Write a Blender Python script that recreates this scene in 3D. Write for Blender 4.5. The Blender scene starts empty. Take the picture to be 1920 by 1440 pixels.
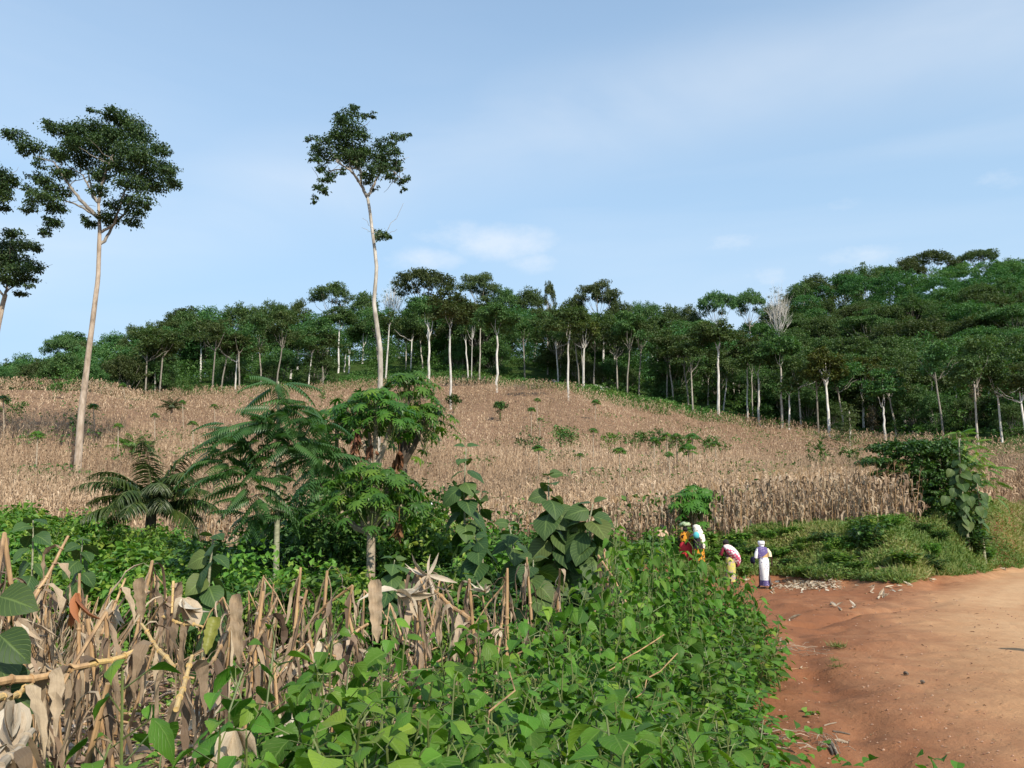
import bpy, math, random
import numpy as np
from mathutils import Vector
R = math.radians
PI = math.pi
scene = bpy.context.scene
C = scene.collection

# ------------------------------------------------------------ camera, sky, sun
F = 1567.0                       # focal length in photograph pixels (1920 wide)
PITCH = math.atan(288 / F)
EYE = 1.65
cam_d = bpy.data.cameras.new('camera')
cam = bpy.data.objects.new('camera', cam_d)
C.objects.link(cam)
cam.location = (0, 0, EYE)
cam.rotation_euler = (R(90) + PITCH, 0, 0)
cam_d.sensor_width = 36
cam_d.lens = 36 * F / 1920
cam_d.clip_start = 0.05
cam_d.clip_end = 3000
scene.camera = cam
scene.view_settings.view_transform = 'Standard'
scene.view_settings.look = 'None'
scene.view_settings.exposure = EXPO = 0.55
scene.view_settings.gamma = 1

SUN_EL = R(36)
SH = Vector((-0.50, 0.866, 0)).normalized()      # where shadows point on the ground
sun_d = bpy.data.lights.new('sun', 'SUN')
sun_d.energy = 4.0
sun_d.angle = R(0.5)
sun_d.color = (1.0, 0.92, 0.80)
sun = bpy.data.objects.new('sun', sun_d)
C.objects.link(sun)
ray_d = Vector((SH.x * math.cos(SUN_EL), SH.y * math.cos(SUN_EL), -math.sin(SUN_EL)))
sun.rotation_euler = ray_d.to_track_quat('-Z', 'Y').to_euler()
sun.location = (20, -30, 60)

w = bpy.data.worlds.new('World')
scene.world = w
w.use_nodes = True
nt = w.node_tree
nt.nodes.clear()
NN = lambda t, tree=nt: tree.nodes.new(t)
sky = NN('ShaderNodeTexSky')
sky.sky_type = 'NISHITA'
sky.sun_disc = False
sky.sun_elevation = SUN_EL
sky.sun_rotation = math.atan2(-SH.x, -SH.y)
sky.air_density = 1.0
sky.dust_density = 0.6
sky.ozone_density = 2.5
tc = NN('ShaderNodeTexCoord')
def mapn(tree, src, loc=(0,0,0), rot=(0,0,0), sc=(1,1,1)):
    m = tree.nodes.new('ShaderNodeMapping')
    m.inputs['Location'].default_value = loc
    m.inputs['Rotation'].default_value = rot
    m.inputs['Scale'].default_value = sc
    tree.links.new(src, m.inputs['Vector'])
    return m.outputs[0]
def noisen(tree, vec, scale, detail=4, rough=0.5, dist=0.0):
    n = tree.nodes.new('ShaderNodeTexNoise')
    n.inputs['Scale'].default_value = scale
    n.inputs['Detail'].default_value = detail
    n.inputs['Roughness'].default_value = rough
    n.inputs['Distortion'].default_value = dist
    if vec is not None: tree.links.new(vec, n.inputs['Vector'])
    return n.outputs['Fac']
def rampn(tree, fac, stops, interp='LINEAR'):
    r = tree.nodes.new('ShaderNodeValToRGB')
    r.color_ramp.interpolation = interp
    el = r.color_ramp.elements
    while len(el) < len(stops): el.new(0.5)
    for e, (p, c) in zip(el, stops):
        e.position = p
        e.color = (c, c, c, 1) if not hasattr(c, '__len__') else (*c[:3], 1)
    tree.links.new(fac, r.inputs[0])
    return r.outputs[0]
def mathn(tree, op, a, b=None, clamp=False):
    m = tree.nodes.new('ShaderNodeMath'); m.operation = op; m.use_clamp = clamp
    for i, v in enumerate((a, b)):
        if v is None: continue
        if isinstance(v, (int, float)): m.inputs[i].default_value = v
        else: tree.links.new(v, m.inputs[i])
    return m.outputs[0]
def mixn(tree, fac, a, b, blend='MIX'):
    m = tree.nodes.new('ShaderNodeMix'); m.data_type = 'RGBA'; m.blend_type = blend
    for i, v in ((0, fac), (6, a), (7, b)):
        if hasattr(v, 'is_linked') or isinstance(v, bpy.types.NodeSocket): tree.links.new(v, m.inputs[i])
        elif i == 0: m.inputs[0].default_value = v
        else: m.inputs[i].default_value = (*v[:3], 1)
    return m.outputs[2]
# thin cirrus streaks and a few low cumulus wisps
d = tc.outputs['Generated']
streak = noisen(nt, mapn(nt, d, rot=(0.25, 0.42, 0.2), sc=(1.1, 1.6, 7.0)), 1.0, 5, 0.5, 0.5)
streak = rampn(nt, streak, [(0.38, 0.0), (0.70, 0.7)])
broad = rampn(nt, noisen(nt, mapn(nt, d, loc=(0.3, 0.1, 0.5), sc=(1.2, 1.2, 2.4)), 1.1, 3, 0.5), [(0.38, 0.0), (0.62, 1.0)])
streak = mathn(nt, 'MULTIPLY', streak, broad)
sep = NN('ShaderNodeSeparateXYZ'); nt.links.new(d, sep.inputs[0])
z = sep.outputs['Z']
_cp, _sp = math.cos(PITCH), math.sin(PITCH)
def skydir(px, py):
    dx = (px - 960) / F; uy = (720 - py) / F
    return Vector((dx, _cp - uy * _sp, _sp + uy * _cp)).normalized()
def vmath(op, a, b=None):
    m = NN('ShaderNodeVectorMath'); m.operation = op; nt.links.new(a, m.inputs[0])
    if b is not None: m.inputs[1].default_value = b
    return m
blob = None
for (px, py, rad, amp) in [(945, 455, .115, .95), (860, 440, .09, .7), (805, 488, .085, .75), (1375, 452, .075, .6), (1625, 476, .09, .7), (1565, 388, .05, .42), (1872, 335, .07, .5), (1430, 520, .08, .6), (1010, 490, .08, .7)]:
    v = vmath('SUBTRACT', d, tuple(skydir(px, py)))
    v = vmath('MULTIPLY', v.outputs[0], (1, 1, 3.0))
    l = vmath('LENGTH', v.outputs[0]).outputs['Value']
    f = mathn(nt, 'MULTIPLY', rampn(nt, mathn(nt, 'DIVIDE', l, rad), [(0.0, 1.0), (1.0, 0.0)], 'EASE'), amp)
    blob = f if blob is None else mathn(nt, 'MAXIMUM', blob, f)
pn = noisen(nt, mapn(nt, d, sc=(1, 1, 1.8)), 13.0, 7, 0.68)
puff = mathn(nt, 'MULTIPLY', rampn(nt, mathn(nt, 'ADD', mathn(nt, 'MULTIPLY', pn, .9), mathn(nt, 'MULTIPLY', blob, .55)), [(0.58, 0.0), (1.08 - .08, 1.0)]), rampn(nt, blob, [(0.0, 0.0), (0.5, 1.0)]))
bn = skydir(620, 330).cross(skydir(1900, 40)).normalized()
dt = mathn(nt, 'ABSOLUTE', vmath('DOT_PRODUCT', d, tuple(bn)).outputs['Value'])
band = mathn(nt, 'MULTIPLY', rampn(nt, dt, [(0.0, 1.0), (0.10, 0.0)], 'EASE'), rampn(nt, noisen(nt, mapn(nt, d, sc=(1.4, 1.4, 4)), 2.2, 5, .5, .4), [(0.30, 0.25), (0.65, 1.0)]))
cov = mathn(nt, 'MAXIMUM', mathn(nt, 'MAXIMUM', mathn(nt, 'MULTIPLY', streak, 0.45), mathn(nt, 'MULTIPLY', band, .42)), mathn(nt, 'MULTIPLY', puff, .62))
veil = rampn(nt, z, [(0.0, 0.95), (0.22, 0.88), (0.42, 0.62), (0.62, 0.38)])
VEIL = (2.32, 3.36, 4.36)
CLOUD = (4.3, 4.5, 4.75)
skyc = mixn(nt, veil, sky.outputs[0], VEIL)
skyc = mixn(nt, mathn(nt, 'MULTIPLY', cov, .85), skyc, CLOUD)
bg = NN('ShaderNodeBackground')
bg.inputs['Strength'].default_value = 0.15
nt.links.new(skyc, bg.inputs['Color'])
wo = NN('ShaderNodeOutputWorld')
nt.links.new(bg.outputs[0], wo.inputs['Surface'])

# ------------------------------------------------------------ photograph pixel -> place in the world
cp, sp = math.cos(PITCH), math.sin(PITCH)
def at(px, py):
    dx = (px - 960) / F; uy = (720 - py) / F
    k = cp - uy * sp
    return dx / k, (sp + uy * cp) / k
def P(px, py, Y):
    a, t = at(px, py)
    return np.array((a * Y, Y, EYE + t * Y))
def zt(py, Y, off=0.0):                 # height at distance Y that stands at image row py
    return EYE + at(960, py)[1] * Y + off

M_ = -2.2
COLS = {
 -300: [(20,0),(33,.6),(45,1.6),(60,4.4),(70,6.0),(85,10),(100,14.5),(130,23),(160,24),(230,26),(350,32),(500,20)],
 0:   [(20,0),(33,.6),(45,1.7),(60,4.4),(70,6.0),(85,10),(100,15),(130,zt(699,130,M_)),(160,26.5),(190,28),(230,31),(270,35),(350,38),(500,25)],
 150: [(20,0),(33,.6),(45,1.8),(60,4.2),(70,5.8),(85,9.8),(100,15),(130,zt(703,130,M_)),(160,27.5),(190,30),(230,37),(270,42),(350,44),(500,30)],
 350: [(20,0),(33,.6),(45,1.5),(60,3.9),(70,6.0),(100,13.3),(130,21),(165,zt(717,165,M_)),(200,38),(240,48),(300,54),(400,50),(500,35)],
 560: [(20,0),(33,.5),(45,1.4),(60,3.7),(70,5.6),(100,13),(140,23.5),(178,zt(713,178,M_)),(215,44),(250,54),(300,60),(400,55),(500,40)],
 800: [(20,0),(33,.5),(45,1.4),(60,3.6),(70,5.2),(100,11.6),(150,zt(768,150)),(190,zt(708,190)),(225,50),(255,58),(300,62),(400,58),(500,42)],
 930: [(20,0),(33,.5),(45,1.4),(60,3.6),(70,5.0),(100,10.8),(165,zt(735,165)),(195,zt(708,195)),(230,50),(258,59),(300,63),(400,60),(500,44)],
 1065:[(22,0),(33,.7),(45,1.6),(60,3.8),(100,10.6),(150,zt(750,150)),(190,zt(712,190)),(230,48),(262,56),(310,62),(400,60),(500,46)],
 1235:[(25,0),(33,.8),(40,1.7),(60,4.0),(100,10.2),(150,zt(768,150)),(185,zt(737,185)),(225,44),(262,54),(320,66),(400,70),(500,60)],
 1330:[(27,0),(31,.3),(35,1.4),(42,2.2),(60,4.2),(100,10.0),(155,zt(782,155)),(185,32),(225,43),(270,57),(330,75),(420,80),(520,70)],
 1440:[(30.5,0),(32,.3),(35,1.85),(42,2.4),(60,4.3),(100,9.5),(160,zt(800,160)),(200,32),(240,46),(290,66),(340,82),(420,85),(520,75)],
 1560:[(27.5,0),(30,.5),(34,1.95),(42,2.7),(60,4.4),(100,9.4),(150,zt(820,150)),(200,32),(260,58),(330,88),(400,93),(520,80)],
 1660:[(25.5,0),(28,.5),(34,2.15),(42,2.9),(60,4.5),(100,9.2),(140,zt(832,140)),(200,34),(260,60),(340,94),(420,98),(520,85)],
 1740:[(30,0),(32,.6),(36,2.4),(42,3.0),(60,4.7),(100,9.0),(130,zt(836,130)),(200,36),(260,62),(345,98),(420,102),(520,90)],
 1850:[(37,0),(40,1.0),(45,2.8),(60,5.0),(100,9.0),(120,zt(840,120)),(200,40),(260,66),(350,102),(430,106),(520,95)],
 1920:[(46,0),(49,1.6),(53,3.4),(60,4.6),(100,9.2),(115,zt(842,115)),(200,42),(260,68),(350,102),(430,108),(520,98)],
 2200:[(60,0),(64,2.2),(68,4.2),(100,9.0),(115,12),(200,44),(260,70),(350,104),(430,110),(520,100)],
}
KA, TAB = [], []
YG = np.concatenate([np.arange(0, 70, 0.5), np.arange(70, 700, 2.0)])
for px, prof in COLS.items():
    KA.append(at(px, 800)[0])
    xs = [0] + [p[0] for p in prof] + [700]; zs = [0] + [p[1] for p in prof] + [0]
    v = np.interp(YG, xs, zs)
    far = YG > 60
    k = np.ones(9) / 9
    v2 = np.convolve(np.pad(v, 4, 'edge'), k, 'valid')
    v[far] = v2[far]
    TAB.append(v)
KA = np.array(KA); TAB = np.array(TAB)
def vnoise(x, y, s, seed=0):
    x = np.asarray(x, float) / s + seed * 13.7; y = np.asarray(y, float) / s + seed * 7.3
    xi = np.floor(x); yi = np.floor(y); fx = x - xi; fy = y - yi
    fx = fx * fx * (3 - 2 * fx); fy = fy * fy * (3 - 2 * fy)
    def h(a, b):
        v = np.sin(a * 127.1 + b * 311.7 + seed) * 43758.5453
        return v - np.floor(v)
    return (h(xi, yi) * (1 - fx) + h(xi + 1, yi) * fx) * (1 - fy) + (h(xi, yi + 1) * (1 - fx) + h(xi + 1, yi + 1) * fx) * fy
def H(X, Y):
    X = np.asarray(X, float); Y = np.asarray(Y, float)
    a = np.clip(X / np.maximum(Y, 15), KA[0], KA[-1])
    i = np.clip(np.searchsorted(KA, a) - 1, 0, len(KA) - 2)
    f = np.clip((a - KA[i]) / (KA[i + 1] - KA[i]), 0, 1); f = f * f * (3 - 2 * f)
    yy = np.clip(Y, 0, 699)
    j = np.clip(np.searchsorted(YG, yy) - 1, 0, len(YG) - 2)
    g = (yy - YG[j]) / (YG[j + 1] - YG[j])
    z0 = TAB[i, j] * (1 - g) + TAB[i, j + 1] * g
    z1 = TAB[i + 1, j] * (1 - g) + TAB[i + 1, j + 1] * g
    z = z0 * (1 - f) + z1 * f
    rough = np.clip((Y - 60) / 60, 0, 1)
    return z + rough * (vnoise(X, Y, 14, 3) - .5) * 1.0 + (vnoise(X, Y, 3.1, 5) - .5) * 0.10
def ground(px, py, y0=3.0, y1=400.0):
    """where the line of sight through a pixel meets the terrain"""
    a, t = at(px, py)
    Y = np.concatenate([np.arange(y0, 60, .1), np.arange(60, y1, .5)])
    d = EYE + t * Y - H(a * Y, Y)
    k = np.argmax(d <= 0)
    if d[k] > 0: k = np.argmin(np.abs(d[len(Y)//2:])) + len(Y)//2
    y = Y[k]
    return np.array((a * y, y, float(H(a * y, y))))
def gz(px, Y):                       # ground point in image column px at distance Y
    x = at(px, 850)[0] * Y
    return np.array((x, Y, float(H(x, Y))))

# ------------------------------------------------------------ mesh helpers
class Acc:
    def __init__(s): s.V=[]; s.F4=[]; s.F3=[]; s.A=[]; s.U=[]; s.n=0
    def add(s, V, F4=None, F3=None, rnd=0.5, uv=None):
        V = np.asarray(V, float).reshape(-1, 3)
        if F4 is not None and len(F4): s.F4.append(np.asarray(F4, np.int64) + s.n)
        if F3 is not None and len(F3): s.F3.append(np.asarray(F3, np.int64) + s.n)
        s.V.append(V); s.A.append(np.broadcast_to(np.asarray(rnd, float), (len(V),)).copy())
        s.U.append(np.zeros((len(V), 2)) if uv is None else np.asarray(uv, float))
        s.n += len(V)
    def inst(s, tpl, M, T, rnd):
        """copies of a template (V,F4,F3,UV) with matrices M (N,3,3) at T (N,3)"""
        V, F4, F3, UV = tpl[:4]
        N = len(T)
        if N == 0: return
        W = np.einsum('nij,vj->nvi', M, V) + T[:, None, :]
        nv = len(V); off = (np.arange(N) * nv)[:, None, None]
        r = np.repeat(np.asarray(rnd, float), nv)
        if len(tpl) > 4: r = np.clip(r + np.tile(tpl[4], N), 0, 1)
        s.add(W.reshape(-1, 3), (F4[None] + off).reshape(-1, 4) if len(F4) else None,
              (F3[None] + off).reshape(-1, 3) if len(F3) else None, r, np.tile(UV, (N, 1)))
    def tube(s, pts, rad, sides=8, rnd=0.5, cap=True, lump=0.0, seed=0):
        pts = np.asarray(pts, float); n = len(pts)
        rad = np.broadcast_to(np.asarray(rad, float), (n,))
        t = np.gradient(pts, axis=0); t /= np.linalg.norm(t, axis=1)[:, None] + 1e-9
        up = np.tile(np.array((0.13, 0.97, 0.2)) if abs(t[0][1]) < .8 else np.array((1., 0.1, 0.1)), (n, 1))
        b = np.cross(t, up); b /= np.linalg.norm(b, axis=1)[:, None] + 1e-9
        c = np.cross(b, t)
        th = np.arange(sides) / sides * 2 * PI
        rr = np.ones((n, sides))
        if lump: rr += (np.random.default_rng(seed).random((n, sides)) - .5) * lump
        V = pts[:, None] + rad[:, None, None] * rr[..., None] * (np.cos(th)[None, :, None] * b[:, None] + np.sin(th)[None, :, None] * c[:, None])
        i = np.arange(n - 1)[:, None] * sides; j = np.arange(sides)[None]; j2 = (j + 1) % sides
        Fq = np.stack([i + j, i + j2, i + sides + j2, i + sides + j], -1).reshape(-1, 4)
        F3 = []
        V = V.reshape(-1, 3)
        if cap:
            V = np.vstack([V, pts[0], pts[-1]])
            k = len(V)
            F3 = [(q2, q, k - 2) for q, q2 in ((q, (q + 1) % sides) for q in range(sides))] + \
                 [((n-1)*sides + q, (n-1)*sides + (q + 1) % sides, k - 1) for q in range(sides)]
        s.add(V, Fq, F3, rnd)
    def loft(s, rings, sides=14, rnd=.5, cap=True):
        """rings: (cx,cy,cz, rx, ry[, tilt]) horizontal ellipses"""
        V = []
        for r_ in rings:
            for k in range(sides):
                a = k / sides * 2 * PI
                V.append((r_[0] + r_[3] * math.cos(a), r_[1] + r_[4] * math.sin(a), r_[2] + (r_[5] * math.cos(a) if len(r_) > 5 else 0)))
        n = len(rings)
        Fq = [(i*sides + k, i*sides + (k+1) % sides, (i+1)*sides + (k+1) % sides, (i+1)*sides + k) for i in range(n-1) for k in range(sides)]
        F3 = []
        if cap:
            V.append(rings[0][:3]); V.append(rings[-1][:3]); k0 = len(V)
            F3 = [((k+1) % sides, k, k0-2) for k in range(sides)] + [((n-1)*sides + k, (n-1)*sides + (k+1) % sides, k0-1) for k in range(sides)]
        s.add(V, Fq, F3, rnd)
    def mesh(s, name, mat, origin=(0,0,0), smooth=False):
        me = bpy.data.meshes.new(name)
        V = np.vstack(s.V) - np.asarray(origin, float)
        f4 = np.vstack(s.F4) if s.F4 else np.zeros((0, 4), np.int64)
        f3 = np.vstack(s.F3) if s.F3 else np.zeros((0, 3), np.int64)
        me.vertices.add(len(V)); me.vertices.foreach_set('co', V.astype(np.float32).ravel())
        li = np.concatenate([f4.ravel(), f3.ravel()]).astype(np.int32)
        me.loops.add(len(li)); me.loops.foreach_set('vertex_index', li)
        st = np.concatenate([np.arange(len(f4)) * 4, len(f4) * 4 + np.arange(len(f3)) * 3]).astype(np.int32)
        me.polygons.add(len(st)); me.polygons.foreach_set('loop_start', st)
        me.update(calc_edges=True)
        at_ = me.attributes.new('rnd', 'FLOAT', 'POINT'); at_.data.foreach_set('value', np.concatenate(s.A).astype(np.float32))
        uvl = me.uv_layers.new(name='UVMap'); U = np.vstack(s.U)[li]
        uvl.data.foreach_set('uv', U.astype(np.float32).ravel())
        me.polygons.foreach_set('use_smooth', np.full(len(st), smooth, dtype=bool))
        if mat: me.materials.append(mat)
        me.validate()
        return me
    def obj(s, name, mat, parent=None, origin=(0,0,0), smooth=False):
        me = s.mesh(name, mat, origin, smooth)
        o = bpy.data.objects.new(name, me); C.objects.link(o)
        if parent is not None: o.parent = parent
        else: o.location = origin
        return o
def tag(o, label=None, cat=None, group=None, kind=None):
    if label: o['label'] = label
    if cat: o['category'] = cat
    if group: o['group'] = group
    if kind: o['kind'] = kind
    return o
def thing(name, label, cat, loc=(0,0,0), rz=0, group=None):
    o = bpy.data.objects.new(name, None); C.objects.link(o)
    o.empty_display_size = 0.2
    o.location = tuple(float(v) for v in loc); o.rotation_euler = (0, 0, rz)
    return tag(o, label, cat, group)
def dup(root, loc, rz=0, sc=1.0, label=None, group=None, tilt=(0, 0)):
    r = root.copy(); C.objects.link(r)
    r.location = tuple(float(v) for v in loc); r.rotation_euler = (tilt[0], tilt[1], rz)
    r.scale = sc if hasattr(sc, '__len__') else (sc, sc, sc)
    if label: r['label'] = label
    if group: r['group'] = group
    for ch in root.children:
        c = ch.copy(); C.objects.link(c); c.parent = r
        for g in ch.children:
            k = g.copy(); C.objects.link(k); k.parent = c
    return r
class Bank:
    """prototypes: the first use of a prototype moves it, later uses copy it"""
    def __init__(s, protos): s.p = protos; s.used = [False] * len(protos)
    def put(s, i, loc, rz=0, sc=1.0, label=None, group=None, tilt=(0, 0)):
        r = s.p[i]
        if s.used[i]: return dup(r, loc, rz, sc, label, group, tilt)
        s.used[i] = True
        r.location = tuple(float(v) for v in loc); r.rotation_euler = (tilt[0], tilt[1], rz)
        r.scale = sc if hasattr(sc, '__len__') else (sc, sc, sc)
        if label: r['label'] = label
        if group: r['group'] = group
        return r
    def clean(s):
        for r, u in zip(s.p, s.used):
            if not u:
                for ch in list(r.children_recursive): bpy.data.objects.remove(ch)
                bpy.data.objects.remove(r)
def unit(v): return v / (np.linalg.norm(v, axis=-1, keepdims=True) + 1e-9)
def frames(dirs, nrm, sc):
    d = unit(dirs); z = unit(nrm - (nrm * d).sum(-1, keepdims=True) * d); x = np.cross(d, z)
    return np.stack([x, d, z], axis=2) * np.asarray(sc, float).reshape(-1, 1, 1)

# leaf templates: x across, y along (length 1), z normal
def leaf_tpl(prof, width, fold=0.12, droop=0.25, wav=0.0, cols=1):
    n = len(prof) - 1; V = []; UV = []
    k = 2 * cols + 1
    for i, p in enumerate(prof):
        s = i / n
        for c in range(k):
            u = (c - cols) / cols
            V.append((u * p * width / 2, s * (1 - .12 * droop * s), abs(u) * p * width * fold - droop * s * s + wav * math.sin(i * 2.1 + c) * p))
            UV.append((0.5 + 0.5 * u, s))
    Fq = [(i*k + c, i*k + c + 1, (i+1)*k + c + 1, (i+1)*k + c) for i in range(n) for c in range(k - 1)]
    return np.array(V), np.array(Fq), np.zeros((0, 3), int), np.array(UV)
def join_tpl(parts):
    V=[];F=[];U=[];A=[];n=0
    for (v, f, _, u), a in parts:
        V.append(v); F.append(f + n); U.append(u); A.append(np.full(len(v), a)); n += len(v)
    return np.vstack(V), np.vstack(F), np.zeros((0, 3), int), np.vstack(U), np.concatenate(A)
def xf_tpl(t, pos, dr, nr, sc):
    M = frames(np.array([dr], float), np.array([nr], float), [1.0])[0] * np.asarray(sc)
    return (t[0] @ M.T + np.array(pos), t[1], t[2], t[3])
DIAMOND = (np.array([(0,0,0),(-.32,.5,.06),(0,1,-.1),(.32,.5,.06)], float), np.array([(0,3,2,1)]), np.zeros((0,3),int), np.array([(.5,0),(0,.5),(.5,1),(1,.5)], float))
FOLD = (np.array([(0,0,0),(-.30,.45,.07),(0,1,-.18),(.30,.45,.07),(0,.5,-.02)], float), np.array([(0,4,2,1),(0,3,2,4)]), np.zeros((0,3),int), np.array([(.5,0),(0,.5),(.5,1),(1,.5),(.5,.5)], float))
def serr(prof, n=15):
    v = np.interp(np.linspace(0, 1, n), np.linspace(0, 1, len(prof)), prof); v[1:-1:2] *= .91; return list(v)
HEART = leaf_tpl(serr([.05,.78,.98,.97,.84,.60,.30,.02]), .82, .20, .42, .010, 2)
HEART2 = leaf_tpl(serr([.05,.70,1.0,.92,.86,.66,.40,.14,.02]), .72, -.16, .62, .012, 2)
HEART3 = leaf_tpl([.05,.9,1.0,.88,.62,.28,.02], .92, .18, .15, .02, 2)
BIG = leaf_tpl([.06,.75,.98,1.0,.92,.74,.42,.04], .86, .10, .34, .02, 2)
BIG2 = leaf_tpl([.06,.8,1.0,.96,.88,.66,.34,.03], .95, -.06, .55, .025, 2)
NARROW = leaf_tpl([.2,1,.9,.55,.03], .26, .2, .25)

# ------------------------------------------------------------ materials
def mat_new(name):
    m = bpy.data.materials.new(name); m.use_nodes = True
    t = m.node_tree; t.nodes.clear()
    out = t.nodes.new('ShaderNodeOutputMaterial')
    b = t.nodes.new('ShaderNodeBsdfPrincipled')
    t.links.new(b.outputs[0], out.inputs['Surface'])
    return m, t, b, out
def leafmat(name, stops, trans=0.3, rough=0.55, vein=0.0, ovar=0.15, spec=0.4, tcol=(1.3, 1.5, 0.5), fibre=0.0, hvar=.16):
    m, t, b, out = mat_new(name)
    a = t.nodes.new('ShaderNodeAttribute'); a.attribute_name = 'rnd'
    n = len(stops)
    col = rampn(t, a.outputs['Fac'], [((s[0] if len(s) == 2 else i / max(1, n - 1)), (s[1] if len(s) == 2 else s)) for i, s in enumerate(stops)])
    oi = t.nodes.new('ShaderNodeObjectInfo')
    hs = t.nodes.new('ShaderNodeHueSaturation')
    t.links.new(col, hs.inputs['Color'])
    t.links.new(mathn(t, 'ADD', mathn(t, 'MULTIPLY', oi.outputs['Random'], ovar * 2), 1 - ovar), hs.inputs['Value'])
    t.links.new(mathn(t, 'ADD', mathn(t, 'MULTIPLY', oi.outputs['Random'], ovar * hvar), .5 - ovar * hvar * .5), hs.inputs['Hue'])
    col = hs.outputs[0]
    if vein:
        uv = t.nodes.new('ShaderNodeUVMap')
        sx = t.nodes.new('ShaderNodeSeparateXYZ'); t.links.new(uv.outputs[0], sx.inputs[0])
        au = mathn(t, 'ABSOLUTE', mathn(t, 'SUBTRACT', sx.outputs['X'], .5))
        mid = rampn(t, au, [(0.0, 1.0), (0.05, 0.0)])
        ph = mathn(t, 'FRACT', mathn(t, 'MULTIPLY', mathn(t, 'SUBTRACT', sx.outputs['Y'], mathn(t, 'MULTIPLY', au, .7)), 8.0))
        side = rampn(t, mathn(t, 'ABSOLUTE', mathn(t, 'SUBTRACT', ph, .5)), [(0.0, .8), (.13, 0.0)])
        v = mathn(t, 'MAXIMUM', mid, side)
        col = mixn(t, mathn(t, 'MULTIPLY', v, vein), col, mixn(t, .6, col, (.30, .42, .12)))
        bp = t.nodes.new('ShaderNodeBump'); bp.inputs['Strength'].default_value = .5; bp.inputs['Distance'].default_value = .004
        t.links.new(mathn(t, 'SUBTRACT', 1.0, v), bp.inputs['Height']); t.links.new(bp.outputs[0], b.inputs['Normal'])
    if fibre:
        uv = t.nodes.new('ShaderNodeUVMap')
        fb = noisen(t, mapn(t, uv.outputs[0], sc=(26, 1.3, 1)), 1.0, 4, .6)
        g = t.nodes.new('ShaderNodeTexCoord'); bl = noisen(t, g.outputs['Object'], 22, 4, .6)
        k = mathn(t, 'ADD', mathn(t, 'MULTIPLY', rampn(t, fb, [(.3, 0.0), (.7, 1.0)]), .6), mathn(t, 'MULTIPLY', rampn(t, bl, [(.35, 0.0), (.6, 1.0)]), .4))
        col = mixn(t, k, mixn(t, fibre, col, (.10,.055,.03)), col)
        bp = t.nodes.new('ShaderNodeBump'); bp.inputs['Strength'].default_value = .6; bp.inputs['Distance'].default_value = .004
        t.links.new(fb, bp.inputs['Height']); t.links.new(bp.outputs[0], b.inputs['Normal'])
    t.links.new(col, b.inputs['Base Color'])
    b.inputs['Roughness'].default_value = rough
    b.inputs['Specular IOR Level'].default_value = spec
    tr = t.nodes.new('ShaderNodeBsdfTranslucent')
    t.links.new(mixn(t, 1.0, col, tcol, 'MULTIPLY'), tr.inputs['Color'])
    mx = t.nodes.new('ShaderNodeMixShader'); mx.inputs[0].default_value = trans
    t.links.new(b.outputs[0], mx.inputs[1]); t.links.new(tr.outputs[0], mx.inputs[2])
    t.links.new(mx.outputs[0], out.inputs['Surface'])
    return m
def surfmat(name, stops, scale=5, rough=.8, bump=.3, sc=(1,1,1), detail=6, bdist=.02, ovar=0.0):
    m, t, b, out = mat_new(name)
    g = t.nodes.new('ShaderNodeTexCoord')
    f = noisen(t, mapn(t, g.outputs['Object'], sc=sc), scale, detail, .6)
    col = rampn(t, f, stops)
    if ovar:
        oi = t.nodes.new('ShaderNodeObjectInfo'); hs = t.nodes.new('ShaderNodeHueSaturation')
        t.links.new(col, hs.inputs['Color'])
        t.links.new(mathn(t, 'ADD', mathn(t, 'MULTIPLY', oi.outputs['Random'], ovar * 2), 1 - ovar), hs.inputs['Value'])
        col = hs.outputs[0]
    t.links.new(col, b.inputs['Base Color'])
    b.inputs['Roughness'].default_value = rough
    if bump:
        bp = t.nodes.new('ShaderNodeBump'); bp.inputs['Strength'].default_value = bump; bp.inputs['Distance'].default_value = bdist
        t.links.new(f, bp.inputs['Height']); t.links.new(bp.outputs[0], b.inputs['Normal'])
    return m
MT = {}
MT['weed'] = leafmat('weed_leaf', [(.034,.088,.010),(.064,.155,.016),(.095,.205,.020),(.20,.30,.03)], .30, .5, .4, spec=.25)
MT['small'] = leafmat('small_leaf', [(.05,.125,.018),(.09,.20,.025),(.14,.25,.034),(.27,.32,.045)], .3, .5)
MT['big'] = leafmat('broad_leaf', [(.026,.058,.018),(.040,.082,.024),(.060,.105,.028),(.14,.13,.03)], .20, .55, .5, spec=.25)
MT['compound'] = leafmat('compound_leaf', [(.04,.115,.034),(.06,.155,.042),(.085,.185,.048)], .35, .42)
MT['papaya'] = leafmat('papaya_leaf', [(.03,.09,.012),(.055,.14,.016),(.09,.19,.02),(.26,.30,.02)], .35, .42)
MT['palm'] = leafmat('palm_leaf', [(.022,.050,.010),(.038,.078,.014),(.10,.13,.03)], .2, .45)
MT['forest'] = leafmat('forest_leaf', [(.036,.076,.022),(.066,.118,.032),(.120,.165,.046)], .27, .6, ovar=.36, hvar=.22)
MT['forest_y'] = leafmat('yellowish_forest_leaf', [(.045,.070,.010),(.075,.095,.012),(.10,.11,.014)], .2, .6, ovar=.15)
MT['hero'] = leafmat('tall_tree_leaf', [(.02,.046,.013),(.038,.074,.018),(.065,.105,.022)], .22, .5, ovar=.05)
MT['umbrella'] = leafmat('shade_tree_leaf', [(.02,.055,.012),(.035,.090,.015),(.075,.14,.018)], .2, .5)
MT['under'] = leafmat('undergrowth_leaf', [(.035,.085,.018),(.060,.130,.022),(.10,.17,.03)], .25, .6)
MT['clearing'] = leafmat('clearing_weeds', [(.035,.10,.018),(.06,.14,.022),(.11,.16,.03)], .2, .6)
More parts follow.
